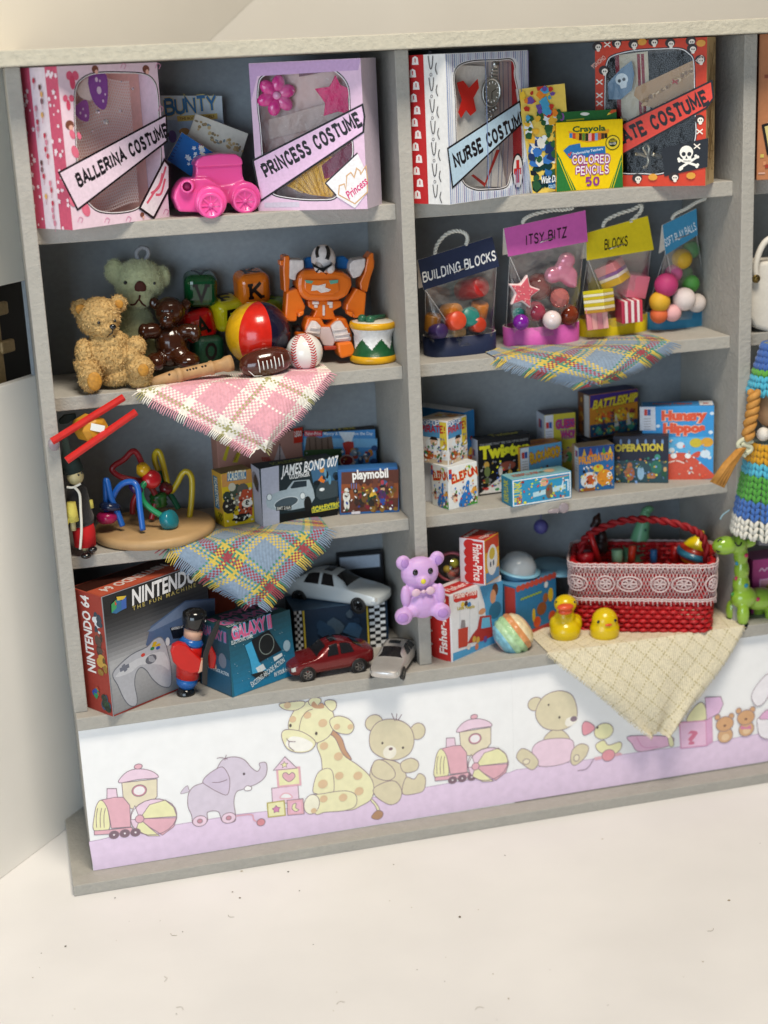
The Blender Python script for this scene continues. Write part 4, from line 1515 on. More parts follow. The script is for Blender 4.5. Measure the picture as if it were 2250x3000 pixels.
cv.line(C3([(1218, 878), (1228, 890), (1240, 865)]), '#d8452e', .05, px=True)
for t_, a, b, h_ in (('COLORED', (1248, 945), (1505, 938), .27), ('PENCILS', (1275, 1022), (1498, 1008), .27)):
    cv.stroke(t_, C3([a])[0], C3([b])[0], h_, '#f5eff4', w=.2, gap=.28, px=True, halo='#a2408e', hw=.3)
cv.stroke('50', C3([(1342, 1098)])[0], C3([(1432, 1092)])[0], .28, '#8f3a92', w=.26, gap=.3, px=True)
cv.oval(C3([(1527, 800)])[0], 22, 20, '#e8cf3a', '#2a3a22', .03, px=True, pxr=True)
cv.oval(C3([(1527, 800)])[0], 14, 12, '#2b3a24', px=True, pxr=True)
cv.text('GOLD', C3([(1505, 796)])[0], C3([(1550, 792)])[0], .08, '#e8cf3a', px=True)
cv.text('SILVER', C3([(1503, 816)])[0], C3([(1552, 812)])[0], .08, '#d8d8d0', px=True)
cv.done('front_print', c.t)

# ---- pirate costume
WP = C4([(440, 400), (450, 315), (490, 262), (640, 222), (840, 207), (1000, 205), (1070, 240), (1108, 300), (1115, 500), (1120, 700), (1122, 880), (1050, 1060), (870, 1150), (720, 1152), (580, 1150), (470, 1120), (440, 1000), (435, 800), (435, 600)])
c, cv = costume_box('costume_box', 'red skull patterned box marked pirate costume with map inside', C4([(372, 1245)])[0], C4([(1190, 1235)])[0], C4([(345, 165)])[0], 1.6, WP,
                    {'f': '#cf4026', 'l': '#b98a5a', 'r': '#c7ac7c', 't': '#b9a27c'}, '#4a4038')
rr = random.Random(4)
for x, y in ((390, 200), (535, 175), (660, 185), (810, 165), (935, 175), (1090, 160), (400, 460), (400, 560), (400, 620), (1160, 300), (1155, 745), (690, 1185), (965, 1175), (440, 380), (1100, 215), (1150, 830), (460, 180), (1130, 940)):
    p = C4([(x, y)])[0]
    k = rr.random()
    if k < .55:
        cv.oval((p[0] - 3, p[1] - 3), 15, 13, '#2a1d1c', px=True, pxr=True)
        cv.oval(p, 9, 8, '#efe6da', px=True, pxr=True)
        cv.oval((p[0] - 3, p[1]), 2, 2.5, '#2a1d1c', px=True, pxr=True, n=8)
        cv.oval((p[0] + 3, p[1]), 2, 2.5, '#2a1d1c', px=True, pxr=True, n=8)
        cv.oval((p[0], p[1] + 9), 5, 4, '#efe6da', px=True, pxr=True)
    else:
        for sg in (-1, 1):
            cv.line([(p[0] - 9, p[1] - 7 * sg), (p[0] + 9, p[1] + 7 * sg)], '#efe6da', .045, px=True)
for x, y in ((800, 1170), (1085, 1160), (720, 160), (1160, 170)):
    cv.oval(C4([(x, y)])[0], 14, 10, '#d99a32', px=True, pxr=True, n=9)
cv.text('YOHOHO', C4([(355, 365)])[0], C4([(452, 285)])[0], .18, '#e9b8a8', px=True)
cv.text('YOHO', C4([(1140, 325)])[0], C4([(1188, 280)])[0], .18, '#f0dcd0', px=True)
cv.done('front_print', c.t)
cv = c.right()
for k in range(12):
    cv.line([(rr.uniform(.1, c.d - .1), rr.uniform(.3, c.h - .3)) for _ in range(4)], '#8a6a3c', .04, smooth=4)
cv.done('side_print', c.t)
band(c, C4([(440, 1075), (455, 830), (1238, 452), (1252, 580), (1200, 652)]), '#dd4433', 'PIRATE COSTUME', C4([(452, 985), (1218, 615)]), .47)
cv = c.front()
cv.z = .03
cv.poly(C4([(862, 955), (1215, 878), (1208, 1095), (885, 1166)]), '#161820', px=True)
cv.oval(C4([(1050, 985)])[0], 20, 19, '#f2efe6', px=True, pxr=True)
cv.poly(C4([(1018, 1010), (1085, 1010), (1090, 1045), (1060, 1072), (1028, 1060)]), '#f2efe6', px=True)
for a, b in (((995, 1040), (1130, 1085)), ((1000, 1105), (1130, 1020))):
    cv.line(C4([a, b]), '#f2efe6', .09, px=True)
for x, y in ((993, 1035), (997, 1050), (1003, 1112), (1015, 1105), (1135, 1020), (1120, 1012), (1135, 1078), (1128, 1092)):
    cv.oval(C4([(x, y)])[0], 4.5, 4.5, '#f2efe6', px=True, pxr=True, n=8)
for x in (1030, 1072):
    cv.oval(C4([(x, 998)])[0], 6, 6, '#1a1b22', px=True, pxr=True)
cv.poly(C4([(1050, 1012), (1060, 1032), (1043, 1034)]), '#1a1b22', px=True)
cv.line(C4([(1028, 1050), (1082, 1050)]), '#3a3a40', .02, px=True)
cv.done('skull_flag', c.t)
K = inside(c, .62)
K.poly(C4([(450, 280), (1110, 220), (1115, 1140), (445, 1140)]), '#151314', px=True)
K.poly(C4([(520, 260), (760, 230), (780, 700), (560, 760)]), '#cfc5ae', px=True)
for x in (530, 690, 720):
    K.line(C4([(x, 250), (x + 20, 720)]), '#8e2430', .12 if x > 600 else .16, px=True)
tag(K.done('striped_shirt', None, mat('coarse_linen', rough=.9, attr=True, bump=.6, bscale=18)), 'cream shirt with dark red stripes in pirate box', 'shirt')
K = inside(c, .42)
K.poly(C4([(655, 560), (670, 500), (840, 420), (1115, 290), (1118, 560), (830, 660), (740, 640)]), '#b08a5e', px=True)
for k in range(60):
    a, b = rr.random(), rr.random()
    K.oval(C4([(720 + 380 * a, 600 - 230 * a * .9 - 100 * b * a + 40 * b)])[0], rr.uniform(3, 9), rr.uniform(2, 6), rr.choice(['#96703f', '#c6a274', '#84623c', '#d3b48a', '#a27c4c']), px=True, pxr=True, n=7, rot=rr.random())
for sg in (-1, 1):
    K.line(C4([(945, 455 - 14 * sg), (985, 460 + 14 * sg)]), '#a8352c', .06, px=True)
tag(K.done('treasure_map', None), 'brown treasure map with a red cross in pirate box', 'map')
K = inside(c, .33)
K.poly(C4([(460, 470), (560, 360), (640, 300), (660, 400), (640, 520), (560, 590), (470, 590)]), '#5c7c98', px=True)
K.oval(C4([(565, 440)])[0], 19, 17, '#c9d6de', px=True, pxr=True)
K.poly(C4([(545, 470), (605, 460), (600, 500), (560, 510)]), '#c9d6de', px=True)
for x, y in ((548, 452), (582, 440)):
    K.oval(C4([(x, y)])[0], 5, 5, '#22303a', px=True, pxr=True)
tag(K.done('skull_bandana', None), 'steel blue bandana with a skull in pirate box', 'bandana')
P = hit(*C4([(740, 1010)])[0], K.wo, K.wn) - Vector((0, .05, 0))
hk = [P + Vector((dx, 0, dz)) for dx, dz in ((-.45, .08), (-.2, .06), (.05, -.02), (.15, .25), (.05, .42), (-.1, .3), (.02, .1), (.12, -.2), (0, -.45), (-.12, -.42))]
tag(MB().tube(spline(hk, 5), .07, 8).obj('hook_charm', mat('old_pewter', (.40, .36, .27), rough=.3, metal=.9)), 'pewter hook charm below the pirate box band', 'charm')
tag(MB().tube(spline([P + Vector((.25, 0, .05)), P + Vector((.7, 0, -.12))], 4), .1, 8).obj('hook_handle_charm', MATS['old_pewter']), 'short pewter bar beside the pirate hook charm', 'charm')

# ---- costume box in the far bay
c = Carton('costume_box', 'brown tartan costume box at the far right edge of the top shelf', 'box', (2216, 528), (2420, 520), (2226, 100), 18.0, 2.2, {'*': '#a56a4c', 'f': '#b3764f', 'l': '#8a5038', 't': '#6a4634'})
cv = c.front()
rr = random.Random(2)
for k in range(60):
    x, y = rr.uniform(.05, 2.2), rr.uniform(.05, c.h - .4)
    cv.rect(x, y, x + rr.uniform(.1, .5), y + rr.uniform(.05, .18), rr.choice(['#c98a63', '#a03c2c', '#d3a27c', '#8a4a34', '#c4b05a', '#caa08c', '#b5614a']))
cv.poly([(2235, 368), (2300, 350), (2300, 480), (2250, 450)], '#c9bb7a', '#1b1512', .1, px=True)
cv.done('front_print', c.t)

# ================================================================ second row
Z2 = ZS[1]
def D1(p): return [(100 + x / 2.765, 680 + y / 2.765) for x, y in p]
def D2(p): return [(600 + x / 2.5523, 680 + y / 2.5523) for x, y in p]
def D3(p): return [(1180 + x / 3.19, 580 + y / 3.19) for x, y in p]
def D4(p): return [(1650 + x / 2.765, 560 + y / 2.765) for x, y in p]


BLACK = mat('black_gloss', (.008, .008, .009), rough=.15, coat=.5)
# ---- tan resin bear
TAN = mat('tan_resin_fur', srgb('#c2a068'), rough=.62, spec=.35, var=.30, vscale=5.5, bump=1.0, bscale=7, bdist=.14)
mb = MB()
y = 1.75
for px, py, yy, rx, rz, ry in ((522, 690, y, 178, 165, 160), (375, 620, y + .15, 78, 78, 40), (680, 580, y + .15, 72, 74, 40), (575, 780, y - .4, 100, 72, 80), (600, 1010, y, 200, 190, 165), (600, 900, y, 170, 120, 140),
                               (410, 990, y - .25, 78, 130, 90), (830, 930, y - .25, 78, 90, 85), (800, 1010, y - .6, 60, 60, 60), (450, 1170, y - .75, 95, 130, 150), (860, 1100, y - .6, 110, 100, 150), (860, 1190, y - .5, 100, 80, 110),
                               (660, 1160, y, 150, 90, 150), (400, 1080, y - .3, 80, 80, 80)):
    q = D1([(px, py)])[0]
    blob(mb, *q, yy, rx / 2.765, rz / 2.765, ry / 2.765)
body = displace(mb.obj('body', TAN, remesh=.042, smooth_it=2), .11, .085, depth=1)
fz = fuzz(mb, 5200, .11, .045, ['#c2a068', '#b08c54', '#d2b27c', '#a98349'], 3, .3).obj('curly_fur', mat('tan_wisps', rough=.7, attr=True))
fz['kind'] = 'stuff'
parts = [body, fz]
PAD = mat('tan_pad', srgb('#b8822f'), rough=.6, var=.25, vscale=8, bump=.6, bscale=9)
for px, py, r, r2, dy in ((490, 1210, 60, 78, -2.08), (885, 1118, 45, 52, -1.75)):
    parts.append(dot(*D1([(px, py)])[0], mb, r / 2.765, PAD, 'foot_pad', .35, 16, r2 / 2.765))
for px, py, r, dy in ((524, 735, 14, -.86), (655, 718, 12, -.8)):
    parts.append(dot(*D1([(px, py)])[0], mb, r / 2.765, BLACK, 'eye', .7))
parts.append(dot(*D1([(636, 768)])[0], mb, 30 / 2.765, BLACK, 'nose', .7, 14, 24 / 2.765))
mth = MB().tube(spline([skin(mb, *p, .02) for p in D1([(590, 850), (610, 835), (630, 820), (640, 835), (655, 850)])], 4), .022, 6)
mth.tube([skin(mb, *p, .02) for p in D1([(636, 790), (632, 822)])], .02, 6)
parts.append(mth.obj('mouth', BLACK))
for dx, dy_, yy, rr_ in ((375, 625, y - .18, 40), (685, 585, y - .2, 38)):
    parts.append(dot(*D1([(dx, dy_)])[0], mb, rr_ / 2.765, PAD, 'inner_ear', .3, 14))
group_at('teddy_bear', 'tan curly fur resin teddy bear sitting at the shelf end', 'teddy bear', parts, fl(330, 1120, Z2))

# ---- pale green plush bear
PLUSH = mat('pale_green_plush', srgb('#bfc49a'), rough=.95, spec=.1, var=.14, vscale=6, bump=.7, bscale=16, sheen=.4)
mb = MB()
y = 4.15
for px, py, yy, rx, rz, ry in ((850, 400, y, 205, 185, 170), (850, 520, y - .5, 125, 100, 100), (650, 320, y, 80, 105, 50), (1030, 360, y, 75, 90, 50), (830, 780, y, 150, 210, 140), (840, 960, y, 170, 160, 140), (650, 960, y - .4, 80, 110, 110), (1000, 980, y - .4, 80, 110, 110)):
    blob(mb, *D1([(px, py)])[0], yy, rx / 2.765, rz / 2.765, ry / 2.765)
parts = [displace(mb.obj('body', PLUSH, remesh=.06, smooth_it=3), .03, .08)]
fz = fuzz(mb, 9000, .10, .022, ['#c6caa4', '#b4ba92', '#d2d6b4'], 5).obj('plush_pile', mat('plush_fibre', rough=.9, attr=True))
fz['kind'] = 'stuff'
parts.append(fz)
BRN = mat('brown_embroidery', srgb('#54261c'), rough=.7, bump=.6, bscale=12, bstretch=(6, 1, 1))
parts.append(dot(*D1([(860, 455)])[0], mb, 48 / 2.765, BRN, 'nose', .4, 14, 60 / 2.765))
m2 = MB().tube(spline([skin(mb, *p, .01) for p in D1([(780, 588), (815, 585), (848, 548), (880, 585), (905, 598)])], 4), .035, 6)
m2.tube([skin(mb, *p, .03) for p in D1([(858, 510), (850, 550)])], .035, 6)
parts.append(m2.obj('mouth', BRN))
parts.append(dot(*D1([(740, 410)])[0], mb, 16 / 2.765, BLACK, 'eye', .6))
parts.append(dot(*D1([(975, 415)])[0], mb, 12 / 2.765, BLACK, 'eye', .6))
lp = spline([fy(*p, y) for p in D1([(850, 225), (830, 190), (835, 150), (870, 125), (915, 140), (925, 180), (895, 230)])], 5)
parts.append(MB().tube(lp, .085, 8).obj('hanging_loop', mat('grey_cord', srgb('#8f9298'), rough=.9, bump=.8, bscale=20)))
group_at('teddy_bear', 'pale green plush bear with grey cord loop behind the tan bear', 'teddy bear', parts, fl(402, 1040, Z2))

# ---- brown glass bear
CHOC = mat('chocolate_glaze', srgb('#3c1d0e'), rough=.2, coat=.4)
mb = MB()
y = 3.2
for px, py, yy, rx, rz, ry in ((1100, 640, y, 125, 120, 110), (1075, 715, y - .4, 65, 60, 60), (972, 575, y + .05, 42, 50, 26), (1230, 585, y + .05, 42, 48, 26), (1110, 900, y, 135, 150, 110), (1110, 1000, y, 130, 90, 110),
                               (950, 800, y - .2, 92, 68, 70), (890, 810, y - .3, 50, 72, 60), (1240, 800, y - .2, 90, 62, 70), (1300, 820, y - .3, 52, 75, 60), (985, 1050, y - .5, 85, 75, 120), (1240, 1040, y - .5, 105, 70, 120), (1180, 1000, y - .3, 90, 80, 90)):
    blob(mb, *D1([(px, py)])[0], yy, rx / 2.765, rz / 2.765, ry / 2.765)
parts = [mb.obj('body', CHOC, remesh=.045, smooth_it=3)]
for px, py in ((1040, 640), (1115, 640)):
    parts.append(dot(*D1([(px, py)])[0], mb, 12 / 2.765, BLACK, 'eye', .6))
parts.append(dot(*D1([(1065, 695)])[0], mb, 16 / 2.765, BLACK, 'nose', .6))
group_at('teddy_bear', 'glossy chocolate brown bear beside the letter blocks', 'teddy bear', parts, fl(500, 1085, Z2))

# ---- letter blocks
def die(label, px, py, y, size, col, letters, rot, w=0.24, speck=False):
    c = fy(px, py, y)
    s = size / px_per_cm(c)
    m = mat('lacquer_' + col[1:], srgb(col), rough=.14 if not speck else .5, coat=.6 if not speck else 0, var=.06 if not speck else .5, vscale=3 if not speck else 25)
    t = thing('letter_block', label, 'block', c, rot, 'letter blocks behind the beach ball')
    MB().box((0, 0, 0), (s, s, s)).obj('cube_body', m, t, bevel=s * .26, bseg=5)
    for k, (l, o, u, v) in enumerate(((letters, (-s / 2, -s / 2, -s / 2), (1, 0, 0), (0, 0, 1)), (letters, (-s / 2, -s / 2, s / 2), (1, 0, 0), (0, 1, 0)))):
        cv = Canvas(o, u, v)
        cv.z = .006
        cv.stroke(l, (s * .33, s * .26), (s * .68, s * .26), s * .48, '#120d0c', w=w, slab=True)
        cv.done('letter', t, mat('black_ink', rough=.3, attr=True))


die('dark green block lettered V, highest of the letter blocks', 586, 845, 4.55, 97, '#0e4a26', 'V', (R(6), R(3), R(-4)))
die('red letter block under the green V block', 575, 949, 4.6, 95, '#c81414', 'A', (R(2), R(-12), R(14)))
die('yellow letter block beside the beach ball', 662, 915, 4.65, 94, '#c7bb16', 'F', (R(14), R(-4), R(18)))
die('speckled green letter block half hidden by the wooden recorder', 606, 1022, 4.4, 88, '#12402a', 'O', (0, R(4), R(8)), speck=True)
die('orange block lettered K beside the robot', 737, 840, 4.6, 96, '#e0761a', 'K', (R(8), R(-3), R(6)))
die('lime green letter block peeping out behind the beach ball', 788, 915, 4.72, 92, '#8fae1c', 'C', (R(4), R(8), R(-24)))

# ---- balls
c = fy(749, 978, 2.85)
r = 96 / px_per_cm(c)
bb = MB()
cols6 = ['#c92418', '#14122a', '#d8a61a', '#c92418', '#14122a', '#d8a61a']
bb.lathe([(math.sin(PI * i / 18), -math.cos(PI * i / 18)) for i in range(19)], 48)
bb.c = [ccol(cols6[int((((k % 48) * 7.5 - (-90 - 38 - 8) + 720) % 360) // 60)]) for k in range(len(bb.f))]
o = bb.obj('beach_ball', mat('painted_ball', rough=.22, coat=.35, attr=True, var=.1, vscale=5, bump=.1, bscale=8))
o.data.transform(Matrix.Translation((0, 0, 1)))
o.data.transform(Matrix.Scale(r, 4))
o.location = c - Vector((0, 0, r))
o.rotation_euler = (0, R(4), 0)
tag(o, 'beach ball with yellow, red and navy panels before letter blocks', 'ball')

c = fy(778, 1060, 1.3)
k_ = px_per_cm(c)
fb = thing('american_football', 'shiny brown football with white laces on the pink cloth', 'ball', c, (0, R(-6), R(4)))
a_, b_ = 79 / k_, 44 / k_
MB().lathe([(b_ * math.sin(PI * i / 20) ** .82, -a_ * math.cos(PI * i / 20)) for i in range(21)], 32, M=Matrix.Rotation(R(90), 4, 'Y')).obj('ball_body', mat('brown_football', srgb('#4b2217'), rough=.16, coat=.7, var=.1), fb)
WHT = mat('white_paint', (.82, .82, .80), rough=.4)
for i in range(7):
    x = -.38 + i * .155
    h_ = .24 if i in (0, 6, 4) else .16
    rr_ = b_ * math.sin(math.acos(max(-1, min(1, x / a_)))) ** .82
    MB().tube([(x, -math.sqrt(max(0, (rr_ + .012) ** 2 - (z + 0) ** 2)), z) for z in (-h_, -h_ / 2, 0, h_ / 2, h_)], .021, 6).obj('lace', WHT, fb)
MB().tube([(-a_ * .78, -b_ * .62, -.1), (-a_ * .6, -b_ * .75, -.35), (-a_ * .3, -b_ * .72, -b_ * .72)], .015, 5).obj('seam_line', WHT, fb)

c = fy(892, 1031, 1.85)
r = 54 / px_per_cm(c)
bs = thing('baseball', 'white baseball with red stitching beside the robot', 'ball', c, (0, R(-6), R(-14)))
MB().ball((0, 0, 0), r, n=36).obj('ball_body', mat('white_gloss', srgb('#e9e7e2'), rough=.15, coat=.5), bs)
st = MB()
for sx in (-1, 1):
    for i in range(17):
        t_ = -1.25 + 2.5 * i / 16
        th = .95 + .25 * math.cos(t_ * 1.6)
        d = Vector((-sx * math.cos(th) * 1 if False else sx * .55 * math.cos(t_) - (.15 if sx < 0 else -.2) * 0, -math.cos(t_) * .85, math.sin(t_))).normalized()
        d2 = Vector((sx * .55 * math.cos(t_ + .1), -math.cos(t_ + .1) * .85, math.sin(t_ + .1))).normalized()
        up = (d2 - d).normalized()
        sd = d.cross(up).normalized()
        for sg in (-1, 1):
            p0, p1 = d * r, (d + sd * .17 * sg + up * .1).normalized() * r
            st.tube([p0 * 1.004, p1 * 1.004], .022, 5)
st.obj('stitching', mat('red_thread', srgb('#c21f2a'), rough=.5), bs)
MB().lathe([(0, 0), (.2, 0), (.24, .06)], 16, M=Matrix.Translation((-r * .92, -r * .22, -r * .12)) @ Matrix.Rotation(R(-95), 4, 'Y')).obj('bead_hole', mat('hole_red', srgb('#3a1210'), rough=.6), bs)

# ---- recorder
A, B = fy(*D1([(945, 1215)])[0], 1.15), fy(*D1([(1600, 1060)])[0], 1.65)
ax = (B - A)
Lr = ax.length
WOOD = mat('pale_wood', srgb('#b48e62'), rough=.6, var=.16, vscale=3, bump=.25, bscale=9, bstretch=(1, 1, 6))
Mr = Matrix.Translation(A) @ ax.to_track_quat('Z', 'Y').to_matrix().to_4x4()
rec = thing('wooden_recorder', 'small pale wooden recorder lying on the pink cloth', 'recorder', A)
rec.matrix_world = Mr
f_ = Lr
MB().lathe([(0, 0), (.14, 0), (.2, .15 * f_), (.24, .26 * f_), (.24, .31 * f_), (.275, .31 * f_), (.275, .37 * f_), (.245, .375 * f_), (.235, .41 * f_), (.235, .72 * f_), (.27, .73 * f_), (.27, .76 * f_), (.225, .77 * f_), (.235, .88 * f_), (.30, .93 * f_), (.31, f_), (.2, f_), (.15, f_ - .2), (0, f_ - .2)], 28).obj('pipe', WOOD, rec)
HOLE = mat('dark_hole', (.02, .012, .008), rough=.8)
vdir = (Mr.to_3x3().inverted() @ (Vector((-.12, -.75, .65)))).normalized()
for f in (.22, .44, .475, .515, .55, .625, .665):
    p = Vector((0, 0, f * f_)) + Vector((vdir.x, vdir.y, 0)).normalized() * .226
    q = Vector((vdir.x, vdir.y, 0)).normalized().to_track_quat('Z', 'Y').to_matrix().to_4x4()
    MB().lathe([(0, .012), (.045, .012), (.05, -.02)], 10, M=Matrix.Translation(p) @ q).obj('finger_hole', HOLE, rec)

# ---- robot
ORG = mat('orange_plastic', srgb('#e2701a'), rough=.3, coat=.2, var=.06, vscale=2)
WHP = mat('worn_white_paint', srgb('#ddd3d0'), rough=.5, var=.12, vscale=6, bump=.3, bscale=12)
BLUP = mat('blue_plastic', srgb('#1668ae'), rough=.3)
DKP = mat('dark_plastic', (.02, .018, .016), rough=.4)
y = 3.1
parts = []


def rp(name, pts, yy, th, m, bev=.06):
    mb = MB()
    slab(mb, D2(pts), yy, th)
    parts.append(mb.obj(name, m, bevel=bev, bseg=2))


rp('chest', [(690, 400), (700, 330), (740, 285), (880, 278), (1040, 300), (1100, 340), (1105, 400), (1070, 480), (1000, 512), (880, 520), (760, 515), (705, 470)], y - .55, 1.1, ORG, .16)
rp('chest_plate', [(745, 355), (1000, 355), (1010, 440), (960, 470), (790, 465), (745, 430)], y - .62, .2, ORG, .05)
rp('chest_emblem', [(795, 440), (805, 395), (850, 400), (905, 385), (900, 415), (945, 430), (925, 445), (870, 455), (840, 435)], y - .64, .05, WHP, 0)
for pts in ([(748, 358), (812, 365), (800, 385), (760, 380)], [(930, 362), (998, 356), (995, 380), (940, 390)]):
    rp('headlight', pts, y - .635, .05, mat('teal_paint', srgb('#5fa08c'), rough=.4), 0)
for sx, pts in ((0, [(745, 200), (790, 185), (820, 200), (820, 275), (745, 278)]), (1, [(985, 185), (1040, 178), (1085, 215), (1080, 278), (985, 275)])):
    rp('shoulder_fin', pts, y + .1, .35, BLUP, .06)
for pts in ([(635, 205), (740, 208), (745, 270), (690, 310), (680, 365), (632, 350)], [(1085, 235), (1110, 210), (1205, 195), (1200, 260), (1165, 330), (1110, 350), (1080, 290)]):
    rp('shoulder', pts, y - .35, .8, WHP, .06)
for pts in ([(592, 180), (635, 175), (640, 300), (632, 445), (594, 450), (585, 280)], [(1215, 195), (1245, 155), (1263, 155), (1268, 260), (1245, 330), (1215, 452), (1165, 440), (1160, 380), (1195, 300)]):
    rp('arm_panel', pts, y - .3, .8, ORG, .05)
for pts in ([(558, 212), (592, 210), (592, 250), (560, 250)], [(1235, 205), (1272, 208), (1270, 245), (1235, 250)]):
    rp('arm_peg', pts, y - .2, .4, ORG, .04)
for pts in ([(612, 450), (690, 420), (755, 560), (740, 600), (695, 612), (688, 668), (640, 670), (598, 650)], [(1060, 540), (1130, 420), (1210, 455), (1195, 640), (1110, 645), (1100, 610), (1052, 590)]):
    rp('forearm', pts, y - .5, .7, ORG, .07)
for pts in ([(700, 600), (745, 590), (740, 620), (700, 640)], [(1060, 590), (1110, 600), (1105, 640), (1065, 615)]):
    rp('hand', pts, y - .8, .4, ORG, .05)
rp('waist', [(770, 515), (1020, 515), (1025, 555), (960, 590), (985, 655), (800, 655), (830, 590), (775, 560)], y - .35, .7, ORG, .05)
for x0, y0_, w_, h_ in ((805, 518, 50, 24), (918, 520, 40, 26), (818, 545, 28, 22), (932, 545, 26, 24), (878, 498, 22, 18), (882, 546, 18, 80)):
    rp('waist_stud', [(x0, y0_), (x0 + w_, y0_), (x0 + w_, y0_ + h_), (x0, y0_ + h_)], y - .42, .15, WHP, .03)
rp('hip', [(770, 640), (870, 640), (900, 700), (930, 700), (990, 640), (1060, 645), (1105, 770), (1115, 850), (1000, 850), (760, 770), (745, 720)], y - .55, .8, ORG, .08)
rp('thigh_panel', [(800, 665), (835, 668), (870, 705), (860, 790), (755, 755), (770, 715)], y - .72, .3, WHP, .04)
rp('thigh_panel', [(985, 668), (1020, 665), (1065, 735), (1098, 800), (1090, 815), (975, 820), (945, 705)], y - .72, .3, WHP, .04)
rp('thigh_panel', [(868, 712), (938, 712), (975, 815), (960, 855), (890, 850), (860, 790)], y - .66, .3, mat('pinkish_white', srgb('#cfb8b6'), rough=.5), .04)
for a, b in (((765, 745), (858, 760)), ((790, 715), (865, 722)), ((975, 775), (1085, 760)), ((980, 800), (1092, 790)), ((960, 735), (1062, 722))):
    parts.append(MB().tube([fy(*p, y - .76) for p in D2([a, b])], .035, 6).obj('panel_rib', WHP))
rp('foot', [(992, 835), (1100, 818), (1130, 895), (1110, 925), (1020, 948), (1000, 900)], y - 1.0, 1.0, ORG, .08)
rp('foot', [(700, 760), (790, 770), (800, 880), (700, 880)], y - .9, .9, ORG, .08)
rp('ankle', [(890, 855), (985, 850), (990, 880), (895, 885)], y - .7, .4, mat('dull_red', srgb('#a83a22'), rough=.5), .04)
for px, py, rx_ in ((695, 745, 60), (1100, 455, 40), (680, 430, 34)):
    c = fy(*D2([(px, py)])[0], y + .1)
    w_ = rx_ / 2.55 / px_per_cm(c)
    parts.append(MB().lathe([(0, -.15), (w_ * .7, -.15), (w_, -.1), (w_, .1), (w_ * .7, .15), (0, .15)], 20, M=Matrix.Translation(c) @ Matrix.Rotation(R(75), 4, 'Y')).obj('wheel', DKP))
hd = MB()
hc = blob(hd, *D2([(886, 200)])[0], y - .35, 92 / 2.55, 107 / 2.55, 96 / 2.55, n=24)
blob(hd, *D2([(850, 265)])[0], y - .7, 34 / 2.55, 40 / 2.55, 40 / 2.55)
blob(hd, *D2([(935, 268)])[0], y - .7, 38 / 2.55, 42 / 2.55, 40 / 2.55)
parts.append(hd.obj('head', WHP))
for pts, w_ in (([(845, 190), (838, 150), (850, 112)], .07), ([(912, 205), (925, 155), (912, 110)], .08)):
    parts.append(MB().tube(spline([skin(hd, *p) for p in D2(pts)], 5), w_, 8).obj('head_stripe', BLACK))
rp('visor', [(808, 232), (850, 262), (880, 268), (940, 240), (952, 228), (948, 250), (905, 280), (890, 300), (918, 312), (912, 318), (870, 290), (855, 282), (840, 305), (835, 300), (850, 275), (815, 262)], y - .98, .2, BLACK, 0)
group_at('toy_robot', 'orange and white toy robot with black visor beside drum', 'toy robot', parts, fl(960, 1045, Z2))

# ---- drum
b0 = fl(1094, 1058, Z2)
dr = thing('toy_drum', 'white and green toy drum with yellow rims and drumsticks', 'drum', b0, (0, R(2), 0))
k_ = 1 / px_per_cm(b0)
YELP = mat('yellow_enamel', srgb('#d9a317'), rough=.3, var=.1, vscale=4, bump=.15, bscale=5)
R1, R0 = 69 * k_, 53 * k_
MB().lathe([(0, 0), (R1 * .9, 0), (R1, .07), (R1, .2), (R1 * .95, .3), (R0 * 1.2, .32)], 40).obj('lower_rim', YELP, dr)
g = MB()
nz = 14
tri = lambda a: abs(((a / (2 * PI) * 6) % 1) - .5) * 2
g.grid(lambda u, v: ((R0 + .24 * (2 * v - 1) ** 2 * R0 + (.04 if v < .4 + .3 * tri(u * 2 * PI + .2) else 0) * math.sin(v * PI)) * math.cos(u * 2 * PI), (R0 + .24 * (2 * v - 1) ** 2 * R0) * math.sin(u * 2 * PI), .3 + 1.02 * v), 96, nz * 2,
       colfn=lambda u, v: '#17512c' if v < .22 + .42 * tri(u * 2 * PI + .35) else '#dfdfe0')
g.obj('shell', mat('drum_enamel', rough=.35, attr=True, var=.1, vscale=8, bump=.3, bscale=14), dr)
MB().lathe([(R0 * 1.2, 1.3), (R1 * .96, 1.33), (R1, 1.4), (R1, 1.5), (R1 * .95, 1.57), (R1 * .86, 1.56)], 40).obj('upper_rim', YELP, dr)
MB().lathe([(0, 1.58), (R1 * .8, 1.58), (R1 * .95, 1.55)], 40).obj('drum_skin', mat('cream_enamel', srgb('#e4dfd0'), rough=.4), dr)
GRN = mat('green_enamel', srgb('#2c6148'), rough=.3)
for a, b in (((-.45, -.1, 1.68), (.55, .35, 1.68)), ((-.2, -.35, 1.66), (.4, .5, 1.66))):
    s_ = MB().tube([a, b], .08, 8)
    s_.ball(a, .18, n=14)
    s_.obj('drumstick', GRN, dr)

